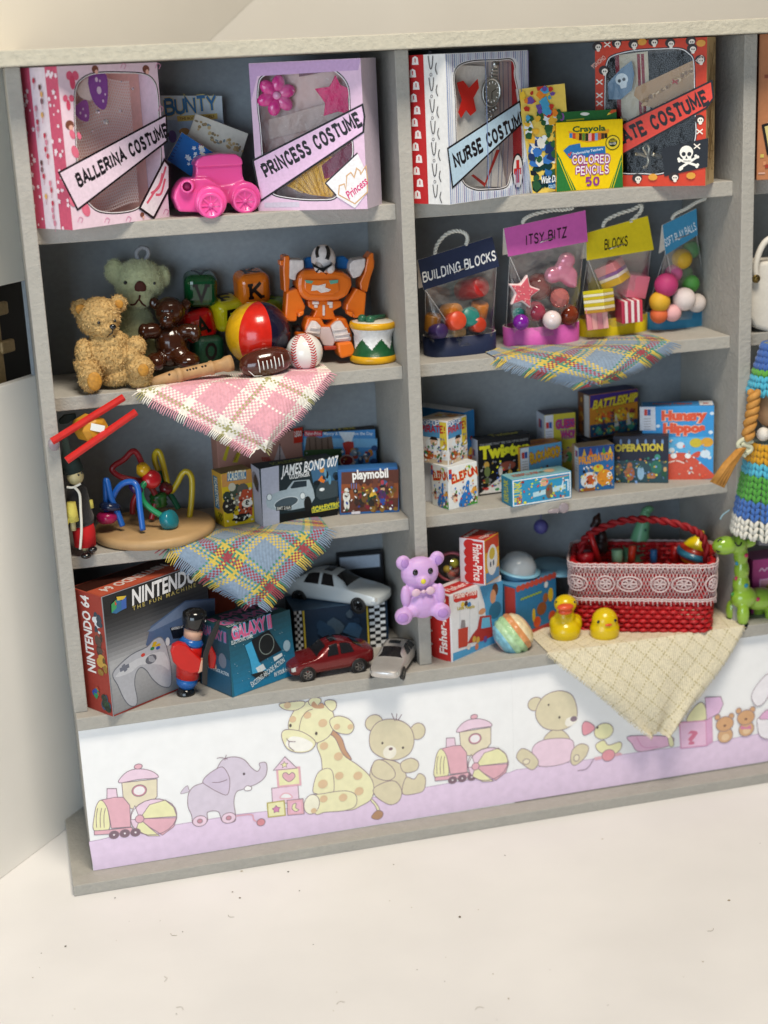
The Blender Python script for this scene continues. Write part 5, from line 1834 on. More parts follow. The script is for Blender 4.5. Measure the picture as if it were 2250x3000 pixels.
# ---- woven cloths
def cloth(name, label, L, T, Rr, pitch, cu, cvv, yedge, zedge, back=1.2, bulge=.45, fold=.1, fringe=.28, tip_y=-.25, seed=1, rough=.9, fw=.5, lip=.0, blunt=.05):
    """square cloth lying corner down over the shelf edge: warp runs along the left hem, weft along the right hem"""
    Lw, Rw, Tw = fy(*L, yedge), fy(*Rr, yedge), fy(*T, tip_y)
    Lw.z = Rw.z = zedge
    lu, lv = (Lw - Tw).length, (Rw - Tw).length
    nu, nv = int(lu / pitch), int(lv / pitch)
    rr = random.Random(seed)

    def pos(a, b):
        q = a + b
        s = b / q if q > 1e-6 else .5
        if q <= 1:
            e = Lw.lerp(Rw, s)
            p = Tw.lerp(e, q)
            k = 1 - q
            sag = bulge * (math.sin(PI * min(1, q)) ** .8) * (0.35 + .65 * math.sin(PI * s)) if 0 < q < 1 else 0
            w_ = math.sin(s * 7.5 + 1.2 + seed) + .6 * math.sin(s * 14 - 3 * q + seed * 2) + .5 * math.sin(q * 6 + s * 4)
            p = p + Vector((.05 * math.sin(q * 8 + s * 6 + seed), -sag + fold * w_ * (.25 + k) * min(1, 3 * (1 - q) + .1), .03 * math.sin(s * 11 + seed)))
            p.z += .10 * math.sin(PI * min(1, k * 2.2)) * math.sin(PI * s) if k < .45 else 0
            return p
        e = Lw.lerp(Rw, s)
        d = (q - 1) * .5 * (lu + lv) * .72
        return e + Vector((0, d, lip + .015 + .05 * math.sin(s * 9) * min(1, d)))
    base = fy((L[0] + Rr[0]) / 2, (L[1] + Rr[1]) / 2, yedge)
    base.z = zedge
    t = thing(name, label, 'cloth', base)
    qmax = 1 + back / (.5 * (lu + lv) * .72)
    mb = MB()
    idx = {}

    def vid(i, j):
        if (i, j) not in idx:
            p = pos(max(0, i / nu), max(0, j / nv)) - base
            idx[(i, j)] = len(mb.v)
            mb.v.append(tuple(p + Vector((0, -.012 if (i + j) % 2 else .008, .006 if (i + j) % 2 else 0))))
        return idx[(i, j)]
    for i in range(int(nu * qmax)):
        for j in range(int(nv * qmax)):
            if not blunt < i / nu + j / nv < qmax:
                continue
            mb.f.append((vid(i, j), vid(i, j + 1), vid(i + 1, j + 1), vid(i + 1, j)))
            top = (i + j) % 2
            c_ = ccol(cu(j * pitch) if top else cvv(i * pitch))
            f = rr.uniform(.88, 1.06)
            mb.c.append(tuple(min(1, x * f) for x in c_))
            mb.m.append(0)
            mb.sm.append(False)
    m = mat('woven_cotton', rough=.95, spec=.1, attr=True, bump=.4, bscale=25, sheen=.15)
    mb.obj('weave', m, t)
    fr_ = MB()
    for k in range(nu):
        if k / nu < blunt:
            continue
        p = pos(k / nu, 0) - base
        d = (pos(k / nu, 0) - pos(k / nu, .06)).normalized() + Vector((rr.uniform(-.05, .05), rr.uniform(-.1, .05), rr.uniform(-.12, 0)))
        l_ = fringe * rr.uniform(.8, 1.05)
        fr_.tube([p - d * .05, p + d * l_ * .5 + Vector((0, rr.uniform(-.03, .03), 0)), p + d * l_ + Vector((rr.uniform(-.03, .03), 0, -.04))], [pitch * fw * .75, pitch * fw * .7, pitch * fw * .4], 4, cvv(k * pitch))
    for k in range(nv):
        if k / nv < blunt:
            continue
        p = pos(0, k / nv) - base
        d = (pos(0, k / nv) - pos(.06, k / nv)).normalized() + Vector((rr.uniform(-.05, .05), rr.uniform(-.1, .05), rr.uniform(-.12, 0)))
        l_ = fringe * rr.uniform(.8, 1.05)
        fr_.tube([p - d * .05, p + d * l_ * .5 + Vector((0, rr.uniform(-.03, .03), 0)), p + d * l_ + Vector((rr.uniform(-.03, .03), 0, -.04))], [pitch * fw * .75, pitch * fw * .7, pitch * fw * .4], 4, cu(k * pitch))
    o = fr_.obj('fringe', m, t)
    o['kind'] = 'stuff'
    return t


def stripes(seq, off=0.0):
    tot = sum(w for w, _ in seq)

    def f(x):
        x = (x + off) % tot
        for w, c_ in seq:
            if x < w:
                return c_
            x -= w
        return seq[-1][1]
    return f


PK, WC, OL = '#e0a6b2', '#efeae0', '#aca878'
g1 = stripes([(.30, WC), (.16, OL), (.28, WC), (1.05, PK), (.12, WC), (.5, PK)], .1)
g2 = stripes([(.34, WC), (.95, PK), (.34, WC), (.18, OL), (.34, WC), (1.0, PK)], .0)
cloth('gingham_cloth', 'pink and white checked cloth with fringed hem hanging under the bears', (402, 1139), (768, 1333), (972, 1076), .076, g1, g2, .62, Z2 + .03, back=1.6, bulge=.5, seed=4)
B_, Y_, G_, D_ = '#8497ad', '#cdb658', '#4f8a76', '#97464f'
pl = [(.62, B_), (.20, Y_), (.05, G_), (.10, Y_), (.10, G_), (.26, D_), (.07, G_), (.20, Y_), (.07, G_), (.26, B_)]
cloth('plaid_cloth', 'blue, yellow and red plaid cloth under the novelty bags', (1452, 1062), (1745, 1133), (1965, 992), .078, stripes(pl, .35), stripes(pl, .9), .5, Z2 + .03, back=1.6, bulge=.75, fold=.07, tip_y=-.75, seed=5, fringe=.42)

# ---- novelty bags
ROPE = mat('white_cord', srgb('#d8d6cc'), rough=.9, bump=.5, bscale=20)


def rope(pts, r, turns, name, material, parent=None, n=12):
    P = spline(pts, n)
    mb = MB()
    for ph in (0, PI):
        Q = []
        for i, p in enumerate(P):
            a = ph + 2 * PI * turns * i / len(P)
            tg = (P[min(i + 1, len(P) - 1)] - P[max(i - 1, 0)]).normalized()
            u = tg.cross(Vector((0, 1, 0))).normalized()
            w = tg.cross(u)
            Q.append(p + (u * math.cos(a) + w * math.sin(a)) * r * .55)
        mb.tube(Q, r * .62, 7)
    return mb.obj(name, material, parent)


BAGFILM = film('bag_film', gloss=.2, rough=.26, bump=1.0, bscale=.8)
CREASE_GLINT = mat('plastic_crease_glint', (.9, .9, .9), rough=.15, alpha=.3)  # pale tint paints the glint along film folds and edges


def bag(label, header, bl, br, col, edgecol, cord, text, base, th, tcol, yh, bh, depth=1.7, shade=None):
    """clear bag: card band round an oval foot, film pinched up to a folded header card, cord handle"""
    A, B = fl(*bl, Z2), fl(*br, Z2)
    m_ = (A + B) / 2
    u = (B - A).normalized()
    w = (B - A).length
    t = thing('novelty_bag', label, 'bag', m_, (0, 0, math.atan2(u.y, u.x)), 'clear bags with card headers')
    M = Matrix.Translation(m_) @ Matrix.Rotation(math.atan2(u.y, u.x), 4, 'Z')
    Mi_ = M.inverted()
    N = 40
    oval = lambda k, s=1.0: (w / 2 * s * math.copysign(abs(math.cos(2 * PI * k / N)) ** .75, math.cos(2 * PI * k / N)), depth / 2 * s * math.copysign(abs(math.sin(2 * PI * k / N)) ** .8, math.sin(2 * PI * k / N)))
    mb = MB()
    mb.add([(*oval(k), .0) for k in range(N)] + [(*oval(k), bh) for k in range(N)] + [(*oval(k, .975), bh) for k in range(N)] + [(*oval(k, .975), .03) for k in range(N)],
           [(k, (k + 1) % N, N + (k + 1) % N, N + k) for k in range(N)], col, smooth=True)
    nb = len(mb.v) - 4 * N
    for k in range(N):
        k2 = (k + 1) % N
        mb.f += [(N + k, N + k2, 2 * N + k2, 2 * N + k), (2 * N + k, 2 * N + k2, 3 * N + k2, 3 * N + k)]
        mb.c += [ccol('#e6e0d4'), ccol(edgecol)]
        mb.m += [0, 0]
        mb.sm += [False, True]
    mb.f.append(tuple(3 * N + k for k in range(N)))
    mb.c.append(ccol(edgecol))
    mb.m.append(0)
    mb.sm.append(False)
    mb.obj('card_base', CARD, t)
    H = [Mi_ @ fy(*p, yh) for p in header]          # tl, tr, br, bl
    off = Vector((0, .55, 0))
    mb = MB()
    ridge = [H[0] + Vector((0, .02, 0)), H[1] + Vector((0, .02, 0))]
    mb.add([H[3], H[2], H[1], H[0]], [(0, 1, 2, 3)], col)
    mb.add([H[3] + off, H[2] + off, ridge[1] + Vector((0, .04, 0)), ridge[0] + Vector((0, .04, 0))], [(0, 1, 2, 3)], '#e9e4da')
    mb.add([H[3] + Vector((0, .03, 0)), H[2] + Vector((0, .03, 0)), H[1] + Vector((0, .03, 0)), H[0] + Vector((0, .03, 0))], [(0, 1, 2, 3)], '#e9e4da')
    for i, j in ((3, 2), (2, 1), (1, 0), (0, 3)):
        mb.add([H[i], H[j], H[j] + Vector((0, .03, 0)), H[i] + Vector((0, .03, 0))], [(0, 1, 2, 3)], '#f0ece2')
    hd_ = mb.obj('header_card', CARD, t)
    uu = (H[2] - H[3]).normalized()
    vv = (H[0] - H[3])
    vv = (vv - uu * vv.dot(uu)).normalized()
    cv = Canvas(H[3], uu, vv, M)
    cv.stroke(text, base[0], base[1], th, tcol, w=.2, gap=.26, slant=.12, px=True)
    cv.done('lettering', hd_)
    mid = (base[0][0] + base[1][0]) / 2, (base[0][1] + base[1][1]) / 2 - 4
    a_, b_ = Mi_ @ fy(mid[0] - 18, mid[1] + 9, yh - .03), Mi_ @ fy(mid[0] + 24, mid[1] - 6, yh - .03)
    MB().tube([a_ + Vector((0, .03, 0)), a_, b_, b_ + Vector((0, .03, 0))], .022, 6).obj('staple', mat('steel_wire', (.6, .58, .55), rough=.3, metal=1), t)
    rope([Mi_ @ fy(*p, yh + .05) for p in cord], .075, 9, 'cord_handle', ROPE, t)
    f = MB()
    top = []
    for k in range(N):
        cx = math.cos(2 * PI * k / N)
        s = .5 + .5 * math.copysign(abs(cx) ** .75, cx)
        p = H[3].lerp(H[2], .03 + .94 * s)
        top.append(p + Vector((0, .06 + (.4 if math.sin(2 * PI * k / N) > 0 else 0) * abs(math.sin(2 * PI * k / N)), .1)))

    def fp(u_, v_):
        k = int(round(u_ * N)) % N
        b_ = Vector((*oval(k, .96), bh * .5))
        q = b_.lerp(top[k], v_)
        return q + Vector((0, .05 * math.sin(v_ * 9 + k) * (1 - v_), 0))
    f.grid(fp, N, 10)
    f.obj('clear_film', BAGFILM, t)
    MB().tube([H[3] + Vector((.06, -.02, 0)), H[3].lerp(Vector((-w * .12, -depth * .46, bh)), .55) + Vector((0, -.03, 0)), Vector((-w * .14, -depth * .47, bh * .9))], [.02, .012, .006], 6).obj('film_crease_glint', CREASE_GLINT, t)  # real fold, its bright reflection drawn as a pale tube
    for k in (0, N // 2):
        MB().tube([Vector((*oval(k, .96), bh)), Vector((*oval(k, .96), bh)).lerp(top[k], .5), top[k]], .018, 6).obj('film_edge', CREASE_GLINT, t)
    return t, M


bag('navy headed clear bag lettered building blocks', D3([(140, 580), (835, 360), (905, 640), (195, 862)]), (1246, 1042), (1448, 1020), '#232c48', '#2a2238', D3([(300, 525), (320, 440), (400, 345), (500, 308), (580, 330), (605, 380), (590, 440)]), 'BUILDING BLOCKS', D3([(195, 785), (872, 575)]), .34, '#ecebea', 1.6, .76)
bag('pink headed clear bag holding star and heart beads', [*D3([(945, 285)]), (1715, 616), (1722, 708), *D3([(985, 548)])], (1480, 1013), (1690, 990), '#cd5fae', '#7a2f62', D3([(1120, 235), (1140, 195), (1220, 155), (1380, 118), (1500, 110), (1590, 95)]), 'ITSY BITZ', D3([(1152, 440), (1530, 362)]), .36, '#3c1f30', 1.9, .76)
bag('yellow headed clear bag lettered blocks', D4([(185, 340), (685, 200), (735, 475), (190, 562)]), (1692, 984), (1889, 962), '#e3cb1e', '#b99a1a', D4([(320, 290), (350, 235), (450, 185), (560, 150), (630, 115), (625, 170), (540, 250)]), 'BLOCKS', D4([(336, 472), (520, 438)]), .36, '#23200f', 2.4, .72, depth=1.6)
bag('blue headed clear bag lettered soft play balls', D4([(805, 275), (1080, 140), (1090, 355), (830, 517)]), (1890, 963), (2076, 942), '#3f8db6', '#2b5a7c', D4([(880, 225), (910, 185), (1000, 140), (1080, 90), (1155, 60)]), 'SOFT PLAY BALLS', D4([(832, 448), (1080, 308)]), .28, '#dfe9ee', 2.6, .70, depth=1.6)


def wood_block(label, px, py, y, r, h, col, rot, gloss=.35):
    c_ = fy(px, py, y)
    k = 1 / px_per_cm(c_)
    m = mat('stained_' + col[1:], srgb(col), rough=gloss, var=.12, vscale=4)
    o = MB().lathe([(0, -h / 2 * k), (r * k * .9, -h / 2 * k), (r * k, -h * .42 * k), (r * k, h * .42 * k), (r * k * .9, h / 2 * k), (0, h / 2 * k)], 28).obj('wooden_block', m, None, c_, rot)
    return tag(o, label, 'block', 'blocks in the building blocks bag')


wood_block('big red wooden cylinder in the navy headed bag', *dpx(D3, 640, 850), 2.35, 30, 95, '#b3201e', (R(60), R(62), 0))
wood_block('orange wooden block at the right in the navy headed bag', *dpx(D3, 712, 1055), 2.25, 26, 50, '#d27a12', (R(15), R(8), 0))
wood_block('teal wooden cylinder in the navy headed bag', *dpx(D3, 610, 1115), 1.90, 28, 48, '#2f8178', (R(70), R(35), 0))
wood_block('small red orange wooden cylinder low in the navy headed bag', *dpx(D3, 490, 1150), 1.55, 27, 50, '#cf4a2c', (R(75), R(30), 0))
wood_block('yellow orange wooden block behind in the navy headed bag', *dpx(D3, 450, 1060), 2.15, 24, 62, '#d98a18', (R(70), R(70), 0))
wood_block('brown wooden block at the left in the navy headed bag', *dpx(D3, 280, 1165), 2.05, 24, 50, '#8a5a1c', (R(10), R(5), 0))

wood_block('dark violet wooden block at the bottom of the navy headed bag', *dpx(D3, 330, 1245), 1.6, 22, 46, '#3a2a58', (R(70), R(60), 0))
wood_block('scarlet wooden block at the bottom right of the navy headed bag', *dpx(D3, 690, 1185), 1.9, 22, 50, '#b83a22', (R(80), R(40), 0))
wood_block('tan wooden block at the bottom of the navy headed bag', *dpx(D3, 500, 1245), 2.0, 22, 50, '#a8824c', (R(80), R(75), 0))


def bead(label, px, py, y, r, col, group, rough=.15, ry=None, rot=None, trans=0, pearl=0, sss=.1):
    c_ = fy(px, py, y)
    k = 1 / px_per_cm(c_)
    m = mat('bead_%s_%d' % (col[1:], int(trans * 10)), srgb(col), rough=rough, coat=.5 if pearl else 0, trans=trans, var=.04, sss=0 if trans else sss)
    o = MB().ball((0, 0, 0), r * k, n=26).obj('bead', m, None, c_, rot)
    return tag(o, label, 'bead', group)


GB = 'beads in the pink headed bag'
bead('purple bead low in the pink headed bag', *dpx(D3, 1105, 1160), 1.85, 24, '#7a1f96', GB, .1, pearl=1)
bead('white pearl bead low in the pink headed bag', *dpx(D3, 1395, 1140), 1.90, 28, '#e3d3d3', GB, .15, pearl=1)
bead('large clear red bead in the pink headed bag', *dpx(D3, 1265, 830), 2.70, 40, '#a83434', GB, .05, trans=.5)
bead('clear rosy bead low in the pink headed bag', *dpx(D3, 1240, 1060), 2.40, 30, '#c8506a', GB, .08, trans=.5)
bead('amber bead at the right of the pink headed bag', *dpx(D3, 1540, 1090), 2.50, 32, '#8a3a22', GB, .06, trans=.3)
bead('teal bead half hidden in the pink headed bag', *dpx(D3, 1080, 1080), 2.80, 18, '#2f8f8a', GB)
c_ = fy(*dpx(D3, 1467, 935), 2.0)
o = MB().ball((0, 0, 0), 29 / px_per_cm(c_), n=12).obj('faceted_bead', mat('faceted_rose', srgb('#e08a86'), rough=.06, trans=.55), None, c_, (R(30), R(20), 0))
o.data.polygons.foreach_set('use_smooth', np.zeros(len(o.data.polygons), dtype=bool))
tag(o, 'faceted rose crystal bead in the pink headed bag', 'bead')
mb = MB()
for px, py, rx, rz in ((1530, 585, 88, 82), (1405, 720, 90, 82), (1500, 690, 105, 100), (1550, 730, 88, 95), (1570, 780, 62, 60), (1595, 812, 30, 30), (1480, 640, 60, 60)):
    blob(mb, *dpx(D3, px, py), 2.2, rx / 3.19, rz / 3.19, 60 / 3.19)
tag(mb.obj('heart_bead', mat('pearl_pink', srgb('#c98098'), rough=.18, coat=.6, metal=.15), remesh=.045, smooth_it=6), 'pearly pink heart bead in the pink headed bag', 'bead')
c_ = fy(*dpx(D3, 1125, 880), 1.62)
sr = 54 / px_per_cm(c_)
stb = thing('star_bead', 'pink star bead with white edge and dots, pink headed bag', 'bead', c_, (R(90), R(14), 0))
sp_ = lambda s, k=.5: [((s if i % 2 == 0 else s * k) * math.cos(PI / 2 + i * PI / 5), (s if i % 2 == 0 else s * k) * math.sin(PI / 2 + i * PI / 5)) for i in range(10)]
MB().prism(sp_(sr), -.15, .12).obj('star_rim', mat('white_pink_resin', srgb('#e6cfd0'), rough=.2), stb, bevel=.09, bseg=3)
MB().prism(sp_(sr * .84), .0, .15).obj('star_face', mat('rose_resin', srgb('#cf5f6c'), rough=.25), stb, bevel=.03)
dm = mat('pale_pink_dot', srgb('#e9a5a8'), rough=.3)
rr = random.Random(6)
for i in range(44):
    a, q = rr.random() * 6.28, rr.random() ** .5 * sr * .68
    x, z_ = q * math.cos(a), q * math.sin(a)
    ra = .45 + .4 * abs((((a - PI / 2) / (2 * PI) * 5) % 1) - .5) * 2
    if q < sr * .78 * ra:
        MB().ball((x, z_, .15), .032, n=6).obj('raised_dot', dm, stb)

GC = 'striped cubes in the yellow headed bag'


def candy(label, px, py, y, size, layers, rot):
    c_ = fy(px, py, y)
    s = size / px_per_cm(c_)
    t = thing('striped_cube', label, 'cube', c_, rot, GC)
    z = -s / 2
    for f, col in layers:
        MB().box((0, 0, z + f * s / 2), (s, s, f * s - .004)).obj('layer', mat('clay_' + col[1:], srgb(col), rough=.45, sss=.1), t, bevel=.015)
        z += f * s


candy('yellow and cream layered cube in the yellow headed bag', *dpx(D4, 290, 890), 2.40, 66, [(.14, '#b98a2c'), (.14, '#e6dcc0'), (.16, '#c9b41c'), (.14, '#e8e2c8'), (.14, '#c9b41c'), (.12, '#e8e2c8'), (.16, '#d2c61e')], (R(-8), R(4), R(40)))
candy('pink and purple layered cube atop the others in the yellow headed bag', *dpx(D4, 400, 665), 2.85, 66, [(.3, '#c9a038'), (.15, '#e4d6cc'), (.15, '#8a5f96'), (.40, '#d8868c')], (R(-22), R(-10), R(42)))
candy('plain pink cube at the right in the yellow headed bag', *dpx(D4, 562, 755), 3.25, 66, [(1.0, '#d6748a')], (R(8), R(10), R(8)))
candy('red and white striped cube low in the yellow headed bag', *dpx(D4, 530, 965), 2.65, 64, [(.16, '#b3344e'), (.14, '#ecdcdc'), (.16, '#b3344e'), (.14, '#ecdcdc'), (.14, '#b3344e'), (.12, '#ecdcdc'), (.14, '#c93c50')], (R(10), R(88), R(6)))
candy('pale pink striped cube lowest in the yellow headed bag', *dpx(D4, 270, 1020), 2.60, 62, [(.25, '#d8858c'), (.25, '#e2a09c'), (.25, '#d8858c'), (.25, '#e6a8a4')], (R(6), R(85), R(-12)))
GP = 'foam balls in the blue headed bag'
for lab, x, y_, yy, r, col in (('yellow', 962, 550, 1.75, 30, '#cfa52c'), ('dark green', 1035, 475, 2.0, 26, '#3e8a46'), ('large magenta', 835, 760, 1.2, 35, '#bc3a72'), ('pink', 895, 665, 1.8, 26, '#d2689a'), ('golden yellow', 782, 895, 1.25, 31, '#d9a82c'), ('white', 980, 875, 1.25, 34, '#e0d3d0'), ('leaf green', 1030, 750, 1.8, 27, '#4a8e40'), ('moss green', 985, 665, 2.2, 24, '#4d7a48'), ('pale pink', 885, 985, 1.3, 26, '#e6b0b2'), ('orange', 775, 1000, 1.3, 26, '#dc6a3c'), ('cream', 1080, 905, 1.7, 28, '#d8ccc6')):
    bead(lab + ' foam ball in the blue headed bag', *dpx(D4, x, y_), yy + 1.3, r, col, GP, .6, sss=0)

# ---- far bay: white handbag before a newspaper
mb = MB()
slab(mb, [(2200, 800), (2196, 930), (2214, 962), (2260, 975), (2360, 970), (2360, 760), (2215, 768)], .7, 1.5)
LEA = mat('white_leather', srgb('#d5d0c6'), rough=.6, var=.05, bump=.4, bscale=8)
parts = [mb.obj('bag_body', LEA, bevel=.16, bseg=3)]
parts.append(MB().tube(spline([fy(*p, .62) for p in ((2216, 822), (2214, 780), (2226, 735), (2250, 702), (2300, 690), (2350, 720))], 6), .13, 8).obj('strap', LEA))
c_ = fy(2216, 817, .5)
parts.append(MB().lathe([(0, .06), (.07, .06), (.1, .0), (.14, .05), (.17, .0), (.17, -.05), (0, -.05)], 20, M=Matrix.Translation(c_) @ Matrix.Rotation(R(90), 4, 'X')).obj('rivet', mat('aged_brass', srgb('#7d6a3c'), rough=.35, metal=.9)))
group_at('handbag', 'white leather handbag with brass rivet in the far bay', 'handbag', parts, fl(2260, 965, Z2))
c = Carton('newspaper', 'grey printed newspaper standing behind the white handbag', 'newspaper', (2206, 900), (2400, 890), (2212, 615), Z2, .1, '#a49c96', h=4.3)
cv = c.front()
cv.text('The', (2222, 650), (2242, 648), .16, '#2a2624', px=True)
for k in range(5):
    cv.rect(.1, c.h - 1.0 - k * .3, 2.2, c.h - .93 - k * .3, '#5a5450')
blobs(cv, .1, 1.2, 2.2, 2.4, ['#8a5a40', '#b98a6a', '#54504c'], 12, .1, .25, 3)
cv.done('front_print', c.t)

# ================================================================ third row
Z3 = ZS[2]
def E1(p): return [(120 + x / 2.9625, 1130 + y / 2.9625) for x, y in p]
def E2(p): return [(580 + x / 2.5136, 1180 + y / 2.5136) for x, y in p]
def E3(p): return [(1200 + x / 3.0164, 1100 + y / 3.0164) for x, y in p]
def E4(p): return [(1650 + x / 2.765, 1080 + y / 2.765) for x, y in p]


# ---- biplane
REDW = mat('red_stained_wood', srgb('#c4221f'), rough=.4, var=.1, vscale=4, bump=.15, bscale=6)
YEW = mat('yellow_stained_wood', srgb('#c08a22'), rough=.45, var=.12, vscale=3)
parts = []
for a, b, ya, yb in (((95, 485), (718, 100), -.55, -.05), ((222, 650), (825, 228), -.75, -.25)):
    P = fy(*dpx(E1, *a), ya)
    Q = fy(*dpx(E1, *b), yb)
    parts.append(MB().tube([P, Q], .14, 8, smooth=False).obj('wing', REDW))
F_, B2 = fy(*dpx(E1, 490, 385), -.42), fy(*dpx(E1, 270, 330), 2.2)
ax = (B2 - F_)
Mq = Matrix.Translation(F_) @ ax.to_track_quat('Z', 'Y').to_matrix().to_4x4()
parts.append(MB().lathe([(0, 0), (.3, 0), (.5, .16), (.52, 1.1), (.32, 1.9), (0, 1.95)], 8, smooth=False, M=Mq).obj('fuselage', YEW))
lb = MB()
slab(lb, E1([(438, 325), (556, 350), (545, 410), (428, 385)]), -.5, .03)
parts.append(lb.obj('white_sticker', mat('white_paper', srgb('#e4e6e2'), rough=.6)))
tl_ = MB()
slab(tl_, E1([(150, 300), (200, 255), (300, 240), (310, 280), (230, 330), (165, 335)]), 1.6, .15)
parts.append(tl_.obj('tail', mat('bottle_green', srgb('#16302a'), rough=.4), bevel=.03))
gl = MB()
blob(gl, 158, 1300, -.12, 17, 22, 8)
parts.append(gl.obj('glue_drop', mat('hot_glue', srgb('#b9aeb6'), rough=.2, trans=.5, alpha=1)))
group_at('toy_biplane', 'red winged wooden biplane fixed across the unit corner', 'toy plane', parts, fy(272, 1262, 0))

# ---- witch peg doll
FELT = mat('black_felt', (.012, .011, .012), rough=.95, bump=.7, bscale=14, sheen=.2)
FLESH = mat('pale_wood_skin', srgb('#b5a97e'), rough=.5)
parts = []
yd = .78
hat = [fy(*dpx(E1, x, yv), yd) for x, yv in ((205, 455), (222, 560), (255, 660), (280, 745))]
parts.append(MB().tube([hat[0], hat[1], hat[2], hat[3]], [.10, .16, .36, .40], 16).obj('pointed_hat', mat('dark_green_knit', srgb('#1f2d2b'), rough=.95, bump=.8, bscale=16)))
hb = MB()
blob(hb, *dpx(E1, 298, 788), yd - .12, 25, 25, 25, n=20)
parts.append(hb.obj('head', FLESH))
for x in (325, 352):
    parts.append(dot(*dpx(E1, x, 775 - (x - 325) * .6), hb, 3.4, BLACK, 'eye'))
cl = MB()
cl.tube([fy(*dpx(E1, x, yv), yd) for x, yv in ((290, 855), (300, 900), (320, 1020), (340, 1150), (350, 1200))], [.22, .40, .46, .50, .46], 18)
parts.append(cl.obj('cloak', FELT))
sk = MB()
sk.tube([fy(*dpx(E1, x, yv), yd - .02) for x, yv in ((350, 1160), (375, 1280), (385, 1385))], [.4, .42, .40], 16)
parts.append(sk.obj('skirt', mat('red_felt', srgb('#b8161a'), rough=.95, bump=.6, bscale=14)))
SLV = mat('yellow_gauze', srgb('#c9bc5a'), rough=.9, bump=.9, bscale=14)
parts.append(MB().tube([fy(*dpx(E1, x, yv), yd - .5) for x, yv in ((262, 1010), (268, 1100), (280, 1175))], [.16, .21, .22], 12).obj('sleeve', SLV))
parts.append(MB().tube([fy(*dpx(E1, x, yv), yd - .1) for x, yv in ((430, 990), (437, 1060))], [.08, .1], 10).obj('sleeve', SLV))
parts.append(MB().tube([fy(*dpx(E1, x, yv), yd - .5) for x, yv in ((275, 1160), (282, 1255))], .105, 10).obj('hand', FLESH))
parts.append(MB().tube(spline([fy(*dpx(E1, x, yv), yd - .62) for x, yv in ((245, 1150), (225, 1220), (195, 1290))], 4), .035, 6).obj('broom', SLV))
cr = MB().tube(spline([fy(*dpx(E1, x, yv), yd - .52) for x, yv in ((222, 880), (280, 882), (345, 850))], 4), .045, 8)
cr.tube(spline([fy(*dpx(E1, x, yv), yd - .56) for x, yv in ((290, 880), (335, 940), (345, 1080), (352, 1250), (340, 1420))], 5), .05, 8)
parts.append(cr.obj('cord', ROPE))
for x, yv in ((385, 1430), (440, 1400)):
    parts.append(MB().tube([fy(*dpx(E1, x - 12, yv - 60), yd - .15), fy(*dpx(E1, x - 5, yv), yd - .15)], .08, 8).obj('leg', FLESH))
for x, yv, w_ in ((392, 1475, 16), (448, 1420, 14)):
    s_ = MB()
    blob(s_, *dpx(E1, x, yv), yd - .35, w_, 9, 13)
    parts.append(s_.obj('shoe', BLACK))
group_at('witch_doll', 'small witch peg doll in black cloak and red skirt', 'doll', parts, fl(245, 1630, Z3))

# ---- bead maze
tc_ = fl(451, 1533, Z3 + .42)
bm_ = thing('bead_maze', 'bead maze of coloured wires on a round wooden base', 'toy', (tc_.x, tc_.y, Z3))
MW = Matrix.Translation(-Vector((tc_.x, tc_.y, Z3)))
rad = 178 / px_per_cm(tc_)
MB().lathe([(0, 0), (rad * .93, 0), (rad * .98, .06), (rad, .16), (rad, .28), (rad * .97, .38), (rad * .93, .42), (0, .42)], 64).obj('wooden_base', mat('birch_wood', srgb('#b59468'), rough=.5, var=.1, vscale=1.2, bump=.1, bscale=3, bstretch=(1, 8, 1)), bm_)


def wire(pts, y0, y1, col, r=.115):
    P = [fy(*p, y0 + (y1 - y0) * i / (len(pts) - 1)) for i, p in enumerate(E1(pts))]
    MB().tube(spline(P, 6), r, 10, M=MW).obj('wire', mat('enamel_' + col[1:], srgb(col), rough=.3, coat=.2), bm_)


yc = tc_.y
wire([(795, 1110), (800, 1020), (840, 930), (905, 830), (880, 690), (835, 590), (790, 570), (720, 640), (640, 690), (620, 735), (690, 790), (800, 815), (910, 840), (990, 940), (985, 1060), (958, 1160)], yc + .6, yc + .2, '#8e1f26')
wire([(1040, 770), (1000, 690), (985, 620), (1005, 570), (1035, 590), (1065, 700), (1095, 830), (1130, 915), (1180, 850), (1225, 765), (1268, 745), (1308, 800), (1310, 950), (1290, 1150)], yc + 1.1, yc + .35, '#c3ab22')
wire([(1195, 1065), (1140, 970), (1060, 860), (1025, 740)], yc + .9, yc + 1.0, '#16684a')
wire([(958, 812), (905, 845), (870, 900), (880, 985), (925, 1045), (1000, 1100), (1095, 1155)], yc - .3, yc - .9, '#1a8a5a')
wire([(708, 1218), (665, 1100), (605, 965), (578, 840), (562, 832), (565, 990), (572, 1110)], yc - .6, yc - .3, '#2462b8')
wire([(610, 1015), (650, 915), (710, 850), (790, 835), (840, 890), (858, 1050), (885, 1255)], yc - .3, yc - 1.2, '#2462b8')


def mbead(px, py, y, prof, col, rot):
    c_ = fy(*dpx(E1, px, py), y)
    k = 1 / px_per_cm(c_) / 2.9625
    MB().lathe([(a * k, b * k) for a, b in prof], 28, M=MW @ Matrix.Translation(c_) @ Euler(rot).to_matrix().to_4x4()).obj('bead', mat('beadpaint_' + col[1:], srgb(col), rough=.25, coat=.3, var=.12, vscale=4), bm_)


